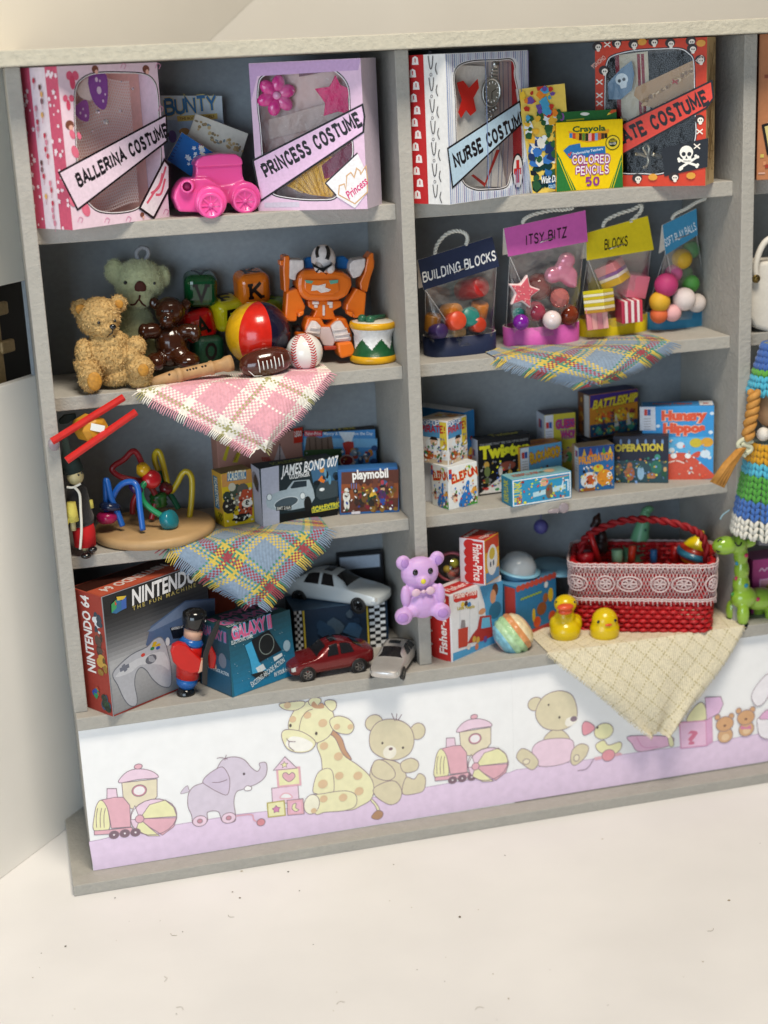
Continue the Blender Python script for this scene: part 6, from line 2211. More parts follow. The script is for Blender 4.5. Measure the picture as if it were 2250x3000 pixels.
ring = lambda r, h: [(0, -h), (r * .7, -h), (r * .95, -h * .55), (r, 0), (r * .95, h * .55), (r * .7, h), (0, h)]
mbead(890, 735, yc - .1, [(0, -58), (45, -58), (66, 0), (45, 58), (0, 58)], '#c99a16', (R(20), R(-15), 0))
mbead(958, 812, yc - .2, ring(85, 62), '#b31a22', (R(65), R(20), 0))
mbead(1085, 890, yc + .6, ring(60, 40), '#6e1a22', (R(30), R(40), 0))
mbead(825, 878, yc - .5, ring(75, 38), '#371c52', (R(20), R(50), 0))
mbead(598, 1046, yc - .5, ring(93, 34), '#1c2a4c', (R(-6), R(12), 0))
mbead(572, 1142, yc - .5, ring(92, 48), '#a81a56', (R(-4), R(2), 0))
mbead(1020, 985, yc + .4, [(0, -65), (60, -65), (78, -48), (66, -30), (80, -10), (68, 10), (80, 30), (62, 60), (0, 60)], '#1c5a22', (0, 0, 0))
mbead(1112, 1165, yc - .95, [(0, -50), (70, -50), (84, -38), (84, 38), (70, 50), (0, 50)], '#1c7684', (R(40), R(62), 0))

# ---- boxes beside the maze
rr = random.Random(12)
c = Carton('race_set_box', 'small yellow racing set carton beside the bead maze', 'box', dpx(E2, 197, 920), dpx(E2, 420, 878), dpx(E2, 190, 520), Z3, .95, {'*': '#c9a85a', 'f': '#d0b21c', 'l': '#c79a3c', 't': '#8a7444'})
cv = c.front()
cv.rect(.02, c.h - .55, c.w, c.h - .02, '#c68e4a')
cv.poly(E2([(215, 520), (355, 505), (355, 560), (215, 580)]), '#2f78a2', px=True)
cv.text('SCALEXTRIC', dpx(E2, 220, 572), dpx(E2, 352, 556), .36, '#e6e0c8', bold=.03, px=True)
for x, y_, r_, col in ((230, 760, 55, '#23211f'), (280, 650, 50, '#3c4a3c'), (330, 640, 46, '#5a5850'), (215, 690, 36, '#2a3c30'), (300, 720, 40, '#7d7a70'), (250, 620, 30, '#c2bda8')):
    cv.oval(dpx(E2, x, y_), r_ / 2.5, r_ / 2.3, col, px=True, pxr=True, n=10)
cv.poly(E2([(300, 700), (330, 640), (400, 630), (400, 830), (300, 830)]), '#b3492a', px=True)
cv.oval(dpx(E2, 362, 738), 17, 13, '#e8e2d2', px=True, pxr=True)
cv.text('8', dpx(E2, 348, 752), dpx(E2, 376, 750), .2, '#1a1614', bold=.04, px=True)
cv.oval(dpx(E2, 320, 845), 26, 12, '#1d1b1a', px=True, pxr=True)
busy(cv, c.w, c.h, 60, 0.05, 0.65, 12)
cv.done('front_print', c.t)
cv = c.left()
cv.rect(c.d * .12, c.h * .3, c.d * .6, c.h * .9, '#2a6f92')
cv.text('SCALEXTRIC', (c.d * .26, c.h * .88), (c.d * .26, c.h * .34), .3, '#e2dcc2', bold=.03)
cv.rect(.03, .03, c.d - .03, c.h * .25, '#c8ae1c')
for i in range(5):
    for j in range(4):
        if (i + j) % 2:
            cv.rect(.42 + .08 * i, .2 + .08 * j, .5 + .08 * i, .28 + .08 * j, '#1d1b1a')
cv.done('side_print', c.t)

c = Carton('spy_car_box', 'dark film car racing set box with silver car picture', 'box', dpx(E2, 478, 918), dpx(E2, 1030, 826), dpx(E2, 460, 487), Z3, .95, {'*': '#aab4c0', 'f': '#1a2a30', 'l': '#a2a6b6', 't': '#1d2a2c'})
cv = c.front()
cv.poly(E2([(462, 487), (595, 462), (600, 890), (480, 915)]), '#adb1c2', px=True)
cv.poly(E2([(600, 820), (1030, 760), (1030, 825), (600, 890)]), '#0d1214', px=True)
cv.poly(E2([(820, 440), (1030, 400), (1030, 600), (850, 600)]), '#3c6688', px=True)
cv.poly(E2([(500, 730), (510, 690), (600, 650), (650, 640), (700, 575), (820, 565), (850, 640), (860, 700), (815, 770), (790, 770), (690, 790), (560, 790), (510, 770)]), '#9fb0ba', px=True)
cv.poly(E2([(680, 625), (710, 580), (800, 572), (800, 615), (690, 632)]), '#20303a', px=True)
cv.oval(dpx(E2, 650, 735), 38, 16, '#42525c', '#c5d0d6', .03, px=True, pxr=True, rot=.1)
for x, y_ in ((525, 695), (770, 685)):
    cv.oval(dpx(E2, x, y_), 8, 10, '#d8e2e6', '#4a5860', .02, px=True, pxr=True)
cv.poly(E2([(575, 765), (688, 755), (688, 785), (575, 795)]), '#16191a', px=True)
cv.text('BMT 216A', dpx(E2, 582, 790), dpx(E2, 682, 780), .13, '#c8ccc8', px=True)
cv.oval(dpx(E2, 808, 745), 12, 24, '#16191a', px=True, pxr=True)
cv.poly(E2([(870, 640), (900, 590), (1000, 570), (1030, 580), (1030, 690), (900, 715), (870, 690)]), '#39464c', px=True)
cv.oval(dpx(E2, 912, 638), 8, 5, '#dfe6e8', px=True, pxr=True)
cv.poly(E2([(880, 575), (910, 535), (940, 560), (925, 590)]), '#d8762a', px=True)
for k in range(10):
    cv.oval(dpx(E2, rr.uniform(860, 1020), rr.uniform(470, 590)), rr.uniform(4, 12), rr.uniform(6, 16), rr.choice(['#1d3446', '#5c90ae', '#c98a3c', '#0e1a22']), px=True, pxr=True, n=8)
cv.text('JAMES BOND 007', dpx(E2, 612, 540), dpx(E2, 1026, 462), .42, '#e6eaec', bold=.02, slant=.2, px=True)
cv.text('GOLDFINGER', dpx(E2, 672, 563), dpx(E2, 822, 537), .2, '#e6eaec', px=True)
cv.poly(E2([(835, 775), (1030, 738), (1030, 775), (838, 812)]), '#c9c03c', px=True)
cv.poly(E2([(840, 780), (1030, 744), (1030, 769), (842, 805)]), '#2a5a46', px=True)
cv.text('SCALEXTRIC', dpx(E2, 845, 802), dpx(E2, 1050, 762), .22, '#d8d23e', bold=.02, px=True)
cv.done('front_print', c.t)
cv = c.top()
cv.text('SCALEXTRIC', (c.w * .2, .25), (c.w * .65, .25), .4, '#8a9a3c', bold=.02)
cv.done('top_print', c.t)
cv = c.left()
blobs(cv, .05, c.h * .55, c.d - .05, c.h - .1, ['#2a2c34', '#6e7280', '#3c3f4a'], 7, .15, .4, 2)
cv.done('side_print', c.t)

c = Carton('figure_set_box', 'blue toy figure carton with brown tavern picture', 'box', dpx(E2, 1046, 828), dpx(E2, 1484, 804), dpx(E2, 1046, 495), Z3, .8, {'*': '#2c5f9a', 't': '#3068a4'})
cv = c.front()
cv.poly(E2([(1056, 512), (1478, 490), (1474, 785), (1052, 812)]), '#5c3226', px=True)
cv.poly(E2([(1056, 600), (1476, 590), (1476, 700), (1056, 720)]), '#8a4a24', px=True)
cv.oval(dpx(E2, 1300, 665), 28, 18, '#e0b43c', px=True, pxr=True)
cv.oval(dpx(E2, 1300, 665), 50, 28, None, px=True, pxr=True)
for x0, y0, x1, y1, cols, n in ((1150, 640, 1460, 780, ['#3a241c', '#6a4a1e', '#8e6a2c', '#2c2420', '#a8824a', '#23462c', '#7a2430'], 40), (1150, 560, 1440, 640, ['#4a2820', '#3a5a84', '#a83c4a', '#6a3a2a'], 14)):
    for k in range(n):
        cv.oval(dpx(E2, rr.uniform(x0, x1), rr.uniform(y0, y1)), rr.uniform(4, 11), rr.uniform(6, 15), rr.choice(cols), px=True, pxr=True, n=8)
for x, y_, rx, ry in ((1095, 645, 7, 8), (1095, 690, 10, 15), (1085, 745, 4, 16), (1105, 745, 4, 16), (1075, 690, 3, 12)):
    cv.oval(dpx(E2, x, y_), rx, ry, '#dcdcd4', px=True, pxr=True)
for x, y_, rx, ry, col in ((1360, 635, 6, 8, '#c9a07a'), (1355, 680, 12, 17, '#4a2a5a'), (1360, 725, 8, 12, '#2c4a9a'), (1355, 615, 8, 4, '#1d1a1c')):
    cv.oval(dpx(E2, x, y_), rx, ry, col, px=True, pxr=True)
for x in (1130, 1148, 1166):
    cv.line(E2([(x, 590), (x, 630)]), '#4a76b4', .03, px=True)
cv.text('playmobil', dpx(E2, 1138, 562), dpx(E2, 1402, 545), .38, '#eceae6', bold=.035, px=True)
cv.poly(E2([(1130, 800), (1195, 796), (1195, 815), (1130, 818)]), '#d8d4dc', px=True)
busy(cv, c.w, c.h, 60, 0.08, 0.6, 14)
cv.done('front_print', c.t)

c = Carton('brick_set_box', 'dusky pink construction set box mostly behind the pink cloth', 'box', (650, 1500), (895, 1462), (650, 1290), Z3, .8, {'*': '#b3806e', 'f': '#b58578', 't': '#8a5a4c'}, h=2.95)
cv = c.front()
cv.poly(E2([(705, 190), (770, 178), (770, 290), (705, 300)]), '#c8321e', px=True)
cv.text('LEGO', dpx(E2, 712, 250), dpx(E2, 765, 242), .22, '#f0e8e0', bold=.04, px=True)
for pts in ([(180, 420), (215, 310), (240, 300), (205, 430)], [(255, 440), (305, 320), (335, 310), (290, 440)]):
    cv.poly(E2(pts), '#c2b032', px=True)
cv.text('LEGOLAND', dpx(E2, 272, 430), dpx(E2, 318, 335), .12, '#5a2a1a', px=True)
cv.poly(E2([(560, 430), (600, 300), (650, 420)]), '#c9b8b8', px=True)
for k in range(5):
    cv.line(E2([(470 + k * 12, 400), (480 + k * 14, 430)]), '#a8322a', .04, px=True)
cv.line(E2([(602, 300), (602, 440)]), '#3a2a28', .04, px=True)
cv.done('front_print', c.t)

c = Carton('train_set_box', 'blue train set box standing at the back of the third shelf', 'box', (893, 1460), (1108, 1447), (889, 1262), Z3, .9, {'*': '#2b2a22', 'f': '#4f93cf', 't': '#332a20', 'r': '#3a3d24'}, h=2.75)
cv = c.front()
cv.poly(E2([(780, 260), (1320, 265), (1320, 330), (780, 320)]), '#7db6dd', px=True)
cv.poly(E2([(785, 360), (800, 250), (850, 240), (900, 260), (985, 245), (1000, 345), (900, 375)]), '#7a6354', px=True)
for k in range(4):
    cv.line(E2([(820 + k * 45, 260), (825 + k * 45, 350)]), '#544034', .05, px=True)
cv.poly(E2([(780, 350), (1060, 335), (1060, 480), (780, 480)]), '#3d5a34', px=True)
cv.poly(E2([(1035, 215), (1155, 215), (1130, 290), (1080, 290)]), '#e6ecf0', px=True)
cv.poly(E2([(1065, 295), (1145, 288), (1140, 360), (1120, 365), (1115, 420), (1085, 420), (1085, 360)]), '#b8372c', px=True, smooth=2)
cv.oval(dpx(E2, 1095, 425), 20, 16, '#8a2a30', '#d8b8b0', .05, px=True, pxr=True)
for k in range(16):
    cv.oval(dpx(E2, rr.uniform(1140, 1310), rr.uniform(330, 440)), rr.uniform(5, 12), rr.uniform(5, 12), rr.choice(['#2c4a7a', '#b8452e', '#5a6a78', '#c9802e', '#8a9aa8']), px=True, pxr=True, n=8)
cv.poly(E2([(783, 205), (915, 207), (915, 245), (783, 245)]), '#cf3040', px=True)
cv.text('Fisher-Price', dpx(E2, 792, 238), dpx(E2, 905, 236), .14, '#f0dcd8', px=True)
cv.text('Manny & Samuel Save the Day', dpx(E2, 925, 236), dpx(E2, 1288, 236), .13, '#e6f0f6', bold=.02, px=True)
busy(cv, c.w, c.h, 70, 0.03, 0.7, 13)
cv.done('front_print', c.t)
cv = c.top()
cv.text('GeoTrax', (c.w * .1, .2), (c.w * .75, .2), .55, '#c2b024', bold=.05)
cv.done('top_print', c.t)

cloth('plaid_cloth', 'blue, yellow and red plaid cloth hanging above the game console box', (478, 1612), (742, 1785), (962, 1538), .078, stripes(pl, .15), stripes(pl, 1.0), .55, Z3 + .03, back=1.5, bulge=.5, fold=.08, seed=8, fringe=.4)

# ---- board games, right hand bay
GG = 'miniature board game boxes on the third shelf'


def mb_logo(cv, p, s=1.0):
    """small red and blue maker's mark on a white label"""
    cv.rect(p[0] - .13 * s, p[1] - .13 * s, p[0] - .005, p[1] + .13 * s, '#c23a34')
    cv.rect(p[0] + .005, p[1] - .13 * s, p[0] + .13 * s, p[1] + .13 * s, '#3a5aa0')
    for k in range(5):
        cv.rect(p[0] - .14 * s, p[1] - .28 * s - k * .11, p[0] + .14 * s, p[1] - .25 * s - k * .11, '#9a9aa4')


# lower white box and popup pirate box
c = Carton('plain_box', 'plain white box under the carton with pirate pictures', 'box', (1246, 1469), (1330, 1476), (1244, 1366), Z3, 1.9, '#ccd0d8', h=1.68)
c2 = Carton('pirate_game_box', 'white carton with pirate pictures stacked high beside the divider', 'box', dpx(E3, 345, 803), dpx(E3, 515, 737), dpx(E3, 305, 415), Z3 + 1.70, 1.35, {'*': '#dfe0e0', 't': '#cfc2b4'}, GG)
for cv, nm in ((c2.front(), 'front_print'), (c2.left(), 'side_print')):
    W_ = c2.w if nm == 'front_print' else c2.d
    cv.rect(.03, c2.h * .6, W_ * .72, c2.h - .06, '#4f8fc0')
    cv.rect(W_ * .72, c2.h * .35, W_ - .04, c2.h - .06, '#d8c244')
    cv.rect(.04, .04, W_ - .04, c2.h * .12, '#c7b49a')
    cv.stroke('POP-UP', (.06, c2.h * .86), (W_ * .7, c2.h * .88), c2.h * .1, '#e6eef4', w=.24, halo='#2b4a9a', hw=.25)
    cv.stroke('PIRATE!', (.06, c2.h * .70), (W_ * .94, c2.h * .74), c2.h * .14, '#b8242a', w=.26)
    cv.oval((W_ * .45, c2.h * .42), W_ * .26, c2.h * .18, '#dfe8ee')
    cv.oval((W_ * .5, c2.h * .5), W_ * .13, c2.h * .08, '#d8b49a')
    cv.poly([(W_ * .34, c2.h * .55), (W_ * .66, c2.h * .55), (W_ * .6, c2.h * .62), (W_ * .42, c2.h * .62)], '#2a2422')
    cv.oval((W_ * .28, c2.h * .2), W_ * .2, c2.h * .1, '#b5562c')
    cv.oval((W_ * .7, c2.h * .24), W_ * .22, c2.h * .09, '#ece6e4')
    blobs(cv, W_ * .1, c2.h * .08, W_ * .92, c2.h * .3, ['#b8323a', '#c9823a', '#dcd4cc', '#3f7a4a'], 12, .05, .12, 5)
    busy(cv, W_, c2.h, 50, .04, .6, 8)
    cv.done(nm, c2.t)
cv = c2.top()
blobs(cv, .1, .1, c2.w - .1, c2.d - .1, ['#b8323a', '#8a6a54', '#dcd4cc', '#c98a4a', '#d8c244'], 10, .12, .3, 6)
cv.done('top_print', c2.t)
c = Carton('elephant_game_box', 'white elephant game box lowest beside the divider', 'box', dpx(E3, 350, 1192), dpx(E3, 606, 1132), dpx(E3, 330, 815), Z3, 1.15, {'*': '#e3e6e6', 't': '#cfd4d6'}, GG, jit=.06)
for cv, nm, W_ in ((c.front(), 'front_print', c.w), (c.left(), 'side_print', c.d)):
    cv.stroke('ELEFUN', (W_ * .14, c.h * .62), (W_ * 1.0, c.h * .72), c.h * .17, '#c4281e', w=.3, gap=.2, halo='#e2b43c', hw=.12)
    cv.poly([(W_ * .35, .05), (W_ * .42, c.h * .25), (W_ * .55, c.h * .38), (W_ * .62, c.h * .58), (W_ * .72, c.h * .58), (W_ * .7, c.h * .4), (W_ * .8, c.h * .2), (W_ * .85, .05)], '#2a76c2', smooth=3)
    cv.poly([(W_ * .6, .03), (W_ * .98, .03), (W_ * .98, c.h * .2), (W_ * .8, c.h * .12)], '#4a9a3a')
    cv.oval((W_ * .2, c.h * .28), W_ * .09, c.h * .09, '#4a342a')
    cv.oval((W_ * .22, c.h * .22), W_ * .08, c.h * .07, '#e6bfa0')
    cv.oval((W_ * .88, c.h * .34), W_ * .09, c.h * .09, '#d89a3c')
    blobs(cv, W_ * .5, c.h * .8, W_ * .98, c.h * .98, ['#6aa83a', '#e0c83a', '#d8dce0', '#7a4a2c'], 7, .06, .14, 4)
    cv.poly([(W_ * .02, c.h * .72), (W_ * .12, c.h * .72), (W_ * .12, c.h * .94), (W_ * .02, c.h * .94)], '#3a5aa0')
    cv.poly([(W_ * .02, c.h * .84), (W_ * .12, c.h * .84), (W_ * .12, c.h * .94), (W_ * .02, c.h * .94)], '#c23a34')
    busy(cv, W_, c.h, 45, .04, .6, 7)
    cv.done(nm, c.t)

c = Carton('blue_game_box', 'tall blue game box behind the carton with pirate pictures', 'box', (1366, 1452), (1396, 1440), (1357, 1209), Z3, 2.6, {'*': '#2b7cc0', 't': '#cfd6e0'}, GG)
cv = c.left()
blobs(cv, .1, c.h * .5, c.d - .2, c.h - .1, ['#c04a2c', '#e0a03c', '#2b5aa0', '#d86a3a'], 14, .15, .4, 8)
cv.done('side_print', c.t)
cv = c.front()
blobs(cv, .05, c.h * .2, c.w - .05, c.h * .8, ['#d8762c', '#e0c04a', '#c04a2c'], 6, .1, .2, 3)
cv.done('front_print', c.t)

c = Carton('party_game_box', 'black party game box with yellow title and mat picture', 'box', dpx(E3, 612, 1068), dpx(E3, 1075, 1000), dpx(E3, 605, 572), Z3, .75, {'*': '#14151a', 'l': '#c9cbd4', 't': '#23242a'}, GG)
cv = c.front()
cv.text('THE GAME THAT TIES YOU UP IN KNOTS', (.1, c.h * .88), (c.w - .1, c.h * .88), .1, '#8a8c90')
cv.text('Twister', (.08, c.h * .66), (c.w * .98, c.h * .66), c.h * .22, '#d8d42a', bold=.06)
cv.poly([(.0 + .02, .08), (c.w * .45, c.h * .32), (c.w * .5, .06)], '#dedcd8')
for x, y_, col in ((.15, .14, '#c23a34'), (.3, .2, '#3a5aa0'), (.42, .28, '#d8b43a'), (.35, .1, '#3a8a4a'), (.5, .16, '#c23a34'), (.6, .24, '#3a8a4a')):
    cv.oval((c.w * x, c.h * y_ * .8), .1, .06, col)
for x, y_, rx, ry, col in ((.16, .54, .12, .14, '#c9a24a'), (.17, .42, .13, .22, '#6a7a4a'), (.16, .26, .18, .12, '#55623c'), (.56, .48, .35, .18, '#8a4a3c'), (.42, .4, .09, .2, '#cfc9c2'), (.6, .3, .1, .25, '#c9a23a')):
    cv.oval((c.w * x, c.h * y_), rx, ry, col)
busy(cv, c.w, c.h, 60, 0.05, 0.6, 16)
cv.done('front_print', c.t)
cv = c.top()
cv.text('Twister', (c.w * .3, .2), (c.w * .85, .2), .4, '#b8b43a', bold=.03)
cv.done('top_print', c.t)
cv = c.left()
mb_logo(cv, (c.d * .5, c.h * .75))
cv.done('side_print', c.t)

c = Carton('bucking_game_box', 'small white and blue game box with yellow title, before the black party game box', 'box', dpx(E3, 985, 1025), dpx(E3, 1350, 960), dpx(E3, 965, 645), Z3, .9, {'*': '#d6d9de', 'f': '#5fa5d0', 'l': '#c98f3a', 't': '#d08a2c'}, GG)
cv = c.front()
cv.rect(.02, .02, c.w * .2, c.h - .02, '#dcdfe4')
mb_logo(cv, (c.w * .1, c.h * .82))
cv.stroke('BUCKAROO!', (c.w * .24, c.h * .62), (c.w * .97, c.h * .7), c.h * .2, '#d8a62c', w=.36, gap=.2, halo='#a8482a', hw=.14)
cv.oval((c.w * .65, c.h * .3), .5, .2, '#7a4a34')
cv.oval((c.w * .4, c.h * .32), .2, .1, '#e6e2d8')
busy(cv, c.w, c.h, 30, 0.05, 0.5, 16)
cv.done('front_print', c.t)
cv = c.top()
cv.text('BUCKAROO', (c.w * .1, .25), (c.w * .8, .25), .4, '#b8622a', bold=.05)
cv.done('top_print', c.t)
cv = c.left()
cv.rect(c.d * .05, c.h * .1, c.d * .8, c.h * .6, '#7a5a1c')
mb_logo(cv, (c.d * .45, c.h * .82))
cv.done('side_print', c.t)

c = Carton('marble_game_box', 'long low turquoise game box at the shelf front', 'box', dpx(E3, 907, 1168), dpx(E3, 1432, 1084), dpx(E3, 890, 925), Z3, .95, {'*': '#dfe3e4', 'f': '#2d8bb8', 'l': '#2b7d9c', 't': '#7fb0b8'}, GG)
cv = c.front()
cv.poly([(.06, .06), (c.w - .06, .06), (c.w - .06, c.h - .06), (.06, c.h - .06)], '#2f8fbc', '#e2e8ea', .05)
cv.text('PLUNK', (.42, .2), (.42, c.h - .1), .34, '#c2c43a', bold=.03)
cv.text('KER', (.42, .08), (.42, .42), .22, '#b83a34', bold=.03)
cv.poly([(c.w * .35, c.h * .25), (c.w * .9, c.h * .38), (c.w * .9, c.h * .56), (c.w * .35, c.h * .42)], '#b4d4de')
cv.oval((c.w * .62, c.h * .38), .16, .3, '#6a5a4c')
cv.oval((c.w * .54, c.h * .75), .18, .17, '#d8a88a')
cv.line([(c.w * .3, c.h * .76), (c.w * .95, c.h * .84)], '#5ab45a', .03)
cv.line([(c.w * .5, c.h * .82), (c.w * .95, c.h * .86)], '#c87aa0', .03)
cv.line([(c.w * .82, c.h * .3), (c.w * .86, c.h * .7), (c.w * .94, c.h * .7), (c.w * .94, c.h * .3)], '#dce8ec', .05)
busy(cv, c.w, c.h, 40, 0.1, 0.9, 14)
cv.done('front_print', c.t)
cv = c.left()
cv.text('KERPLUNK', (c.d * .65, .12), (c.d * .65, c.h - .1), .4, '#b8bc3a', bold=.03)
cv.done('side_print', c.t)
cv = c.top()
cv.text('KERPLUNK', (c.w * .1, .3), (c.w * .55, .3), .35, '#a8482c')
blobs(cv, c.w * .45, .1, c.w - .1, c.d - .1, ['#4a6a5a', '#c9a884', '#8ab0a8'], 6, .12, .3, 3)
cv.done('top_print', c.t)

c = Carton('guessing_game_box', 'yellow and white guessing game box at the back', 'box', (1598, 1409), (1688, 1399), dpx(E3, 1180, 352), Z3, 1.0, {'*': '#b9bfce', 'f': '#c2b53a', 'l': '#c3c7d2', 't': '#5a5666'}, GG)
cv = c.front()
cv.rect(.02, .02, c.w * .28, c.h - .02, '#cdd0da')
mb_logo(cv, (c.w * .14, c.h * .84))
cv.text('GUESS', (c.w * .34, c.h * .78), (c.w * .98, c.h * .78), .36, '#b83a6a', bold=.05, halo='#3a4aa0')
cv.text('WHO?', (c.w * .5, c.h * .62), (c.w * .98, c.h * .62), .34, '#b83a6a', bold=.05, halo='#3a4aa0')
blobs(cv, c.w * .3, .5, c.w - .05, c.h * .58, ['#c99a6a', '#5aa05a', '#d8d0c0', '#7a4a34'], 8, .12, .25, 3)
busy(cv, c.w, c.h, 30, 0.1, 0.55, 17)
cv.done('front_print', c.t)
cv = c.left()
mb_logo(cv, (c.d * .5, c.h * .84), 1.4)
cv.done('side_print', c.t)

c = Carton('dark_box', 'plain dark box at the back under the warship game box', 'box', (1718, 1396), (1872, 1378), (1700, 1290), Z3, 1.0, '#2c2a30', h=1.52)
c = Carton('warship_game_box', 'purple and orange naval battle game box stacked at the back', 'box', dpx(E4, 215, 563), dpx(E4, 605, 505), dpx(E4, 210, 215), Z3 + 1.55, 1.0, {'*': '#3a2c5a', 'f': '#c9822c', 'l': '#6a4a34', 't': '#2c2a5c'}, GG)
cv = c.front()
cv.rect(.02, c.h * .7, c.w - .02, c.h - .02, '#43307a')
cv.rect(.02, .02, c.w - .02, c.h * .3, '#2a4a6a')
blobs(cv, .05, c.h * .02, c.w - .05, c.h * .28, ['#4a9a84', '#23344a', '#2f6a7a'], 12, .1, .25, 9)
blobs(cv, .05, c.h * .3, c.w - .05, c.h * .62, ['#e0a42c', '#d8622a', '#e0c84a', '#8a3a3a'], 22, .1, .22, 2)
cv.text('BATTLESHIP', (.12, c.h * .66), (c.w - .08, c.h * .72), c.h * .2, '#dcc83a', bold=.04, slant=.3, halo='#8a4a1c')
for x in (.28, .55, .8):
    cv.poly([(c.w * x - .12, c.h * .18), (c.w * x - .05, c.h * .5), (c.w * x + .12, c.h * .2)], '#3c3a5a' if x < .5 else '#cfc8c0')
busy(cv, c.w, c.h, 80, 0.03, 0.62, 16)
cv.done('front_print', c.t)
cv = c.left()
cv.rect(c.d * .55, .02, c.d - .02, c.h - .05, '#c9c4c0')
blobs(cv, .05, .1, c.d * .5, c.h - .1, ['#a85a24', '#3a2a3a', '#5a4a3c', '#c9923c'], 8, .12, .25, 2)
cv.done('side_print', c.t)

c = Carton('fish_game_box', 'blue and orange fish picture game box beside the low turquoise box', 'box', dpx(E4, 127, 1003), dpx(E4, 415, 972), dpx(E4, 118, 640), Z3, .8, {'*': '#cfd3da', 'f': '#2d6ca8', 'l': '#a88a6a', 't': '#b09a7c'}, GG)
cv = c.front()
sidew = .0
cv.rect(.02, c.h * .8, c.w - .02, c.h - .02, '#2a4a8a')
for k, col in enumerate(['#c9a23a', '#c8562c', '#3a7ac0', '#3a9a4a', '#d8c83a']):
    cv.poly([(c.w * (.1 + .18 * k), c.h * .8), (c.w * (.16 + .18 * k), c.h * .97), (c.w * (.22 + .18 * k), c.h * .8)], col)
cv.stroke('FRUSTRATION!', (.04, c.h * .62), (c.w - .04, c.h * .68), c.h * .15, '#d8922c', w=.36, gap=.2)
cv.oval((c.w * .3, c.h * .25), .38, .34, '#dfe4e6')
cv.oval((c.w * .32, c.h * .26), .2, .2, '#c8562c')
cv.oval((c.w * .72, c.h * .28), .34, .34, '#e0902c')
cv.oval((c.w * .86, c.h * .34), .1, .1, '#efefe8')
cv.oval((c.w * .87, c.h * .34), .04, .04, '#1c1a18')
cv.oval((c.w * .55, c.h * .5), .22, .16, '#d8c83a')
cv.rect(.02, .02, c.w * .45, c.h * .08, '#9a5a2c')
busy(cv, c.w, c.h, 60, 0.05, 0.58, 20)
cv.done('front_print', c.t)
cv = c.left()
cv.rect(c.d * .42, .02, c.d - .01, c.h - .02, '#d2d6dc')
mb_logo(cv, (c.d * .72, c.h * .84))
cv.done('side_print', c.t)

c = Carton('surgery_game_box', 'dark operating theatre game box before the hippo game', 'box', dpx(E4, 405, 926), dpx(E4, 852, 928), dpx(E4, 360, 548), Z3, .7, {'*': '#1f2230', 'f': '#23283a', 't': '#2a2c38', 'r': '#5a4c3c'}, GG)
cv = c.front()
cv.rect(.02, .02, c.w - .02, c.h * .48, '#2c4a54')
for k in range(6):
    cv.oval((c.w * (.14 + k * .15), c.h * .88), .05, .12, '#6a8ab8')
cv.text('OPERATION', (c.w * .03, c.h * .68), (c.w * .9, c.h * .7), c.h * .15, '#c9b83c', bold=.05)
for x, y_, rx, ry, col in ((.3, .2, .2, .3, '#a8623c'), (.3, .38, .1, .12, '#b8724a'), (.1, .3, .14, .24, '#7a6a54'), (.5, .22, .14, .3, '#8fb4d0'), (.78, .34, .22, .3, '#2a6a5a'), (.8, .56, .12, .12, '#3a8a78'), (.7, .16, .2, .12, '#b87a54'), (.92, .2, .1, .24, '#23503c'), (.94, .3, .07, .1, '#c9a06a')):
    cv.oval((c.w * x, c.h * y_), rx, ry, col)
busy(cv, c.w, c.h, 70, 0.03, 0.55, 16)
cv.done('front_print', c.t)

c = Carton('hippo_game_box', 'tall blue hippo game box with red title beside the divider', 'box', dpx(E4, 640, 900), dpx(E4, 1215, 896), dpx(E4, 622, 308), Z3, .95, {'*': '#2f86c8', 'f': '#3a94d6', 't': '#3a84c0', 'r': '#c9ccd2'}, GG)
cv = c.front()
cv.rect(.02, c.h * .3, c.w - .03, c.h * .58, '#5aaee0')
cv.poly(E4([(620, 310), (745, 310), (750, 500), (622, 500)]), '#ccd2de', px=True)
p_ = cv.P(*dpx(E4, 682, 355))
mb_logo(cv, p_)
for x, y_, r_ in ((1205, 362, 16), (768, 465, 16), (950, 620, 32), (1195, 515, 18), (1185, 720, 16), (1150, 690, 40), (880, 660, 24)):
    cv.oval(dpx(E4, x, y_), r_ / 2.765, r_ / 3.2, '#cfe2f0', px=True, pxr=True)
for t_, a, b in (('Hungry', (795, 415), (1165, 410)), ('Hippos', (808, 515), (1150, 512))):
    cv.text(t_, dpx(E4, *a), dpx(E4, *b), .38, '#d8563a', bold=.06, px=True, halo='#e6b8a0', hw=.05)
cv.oval(dpx(E4, 1075, 600), 18, 14, '#c9b83a', px=True, pxr=True)
cv.oval(dpx(E4, 1165, 595), 18, 14, '#d8a23a', px=True, pxr=True)
cv.poly(E4([(690, 890), (700, 760), (780, 700), (870, 690), (960, 680), (1040, 700), (1110, 760), (1180, 820), (1198, 890)]), '#cf5642', px=True, smooth=3)
cv.poly(E4([(1040, 700), (1090, 670), (1112, 680), (1090, 720)]), '#cf5642', px=True, smooth=3)
for x in (895, 1010):
    cv.oval(dpx(E4, x, 705), 9, 8, '#e9eef0', px=True, pxr=True)
cv.line(E4([(850, 760), (920, 745), (980, 765)]), '#e9dcd4', .05, px=True, smooth=3)
busy(cv, c.w, c.h, 40, 0.03, 0.55, 14)
cv.done('front_print', c.t)
cv = c.top()
cv.text('Hungry Hippos', (c.w * .15, .3), (c.w * .7, .3), .3, '#b85a3a', bold=.03)
cv.rect(c.w * .8, .05, c.w - .03, c.d - .05, '#d4d6da')
cv.rect(c.w * .85, .3, c.w * .93, .5, '#a84a4a')
cv.done('top_print', c.t)

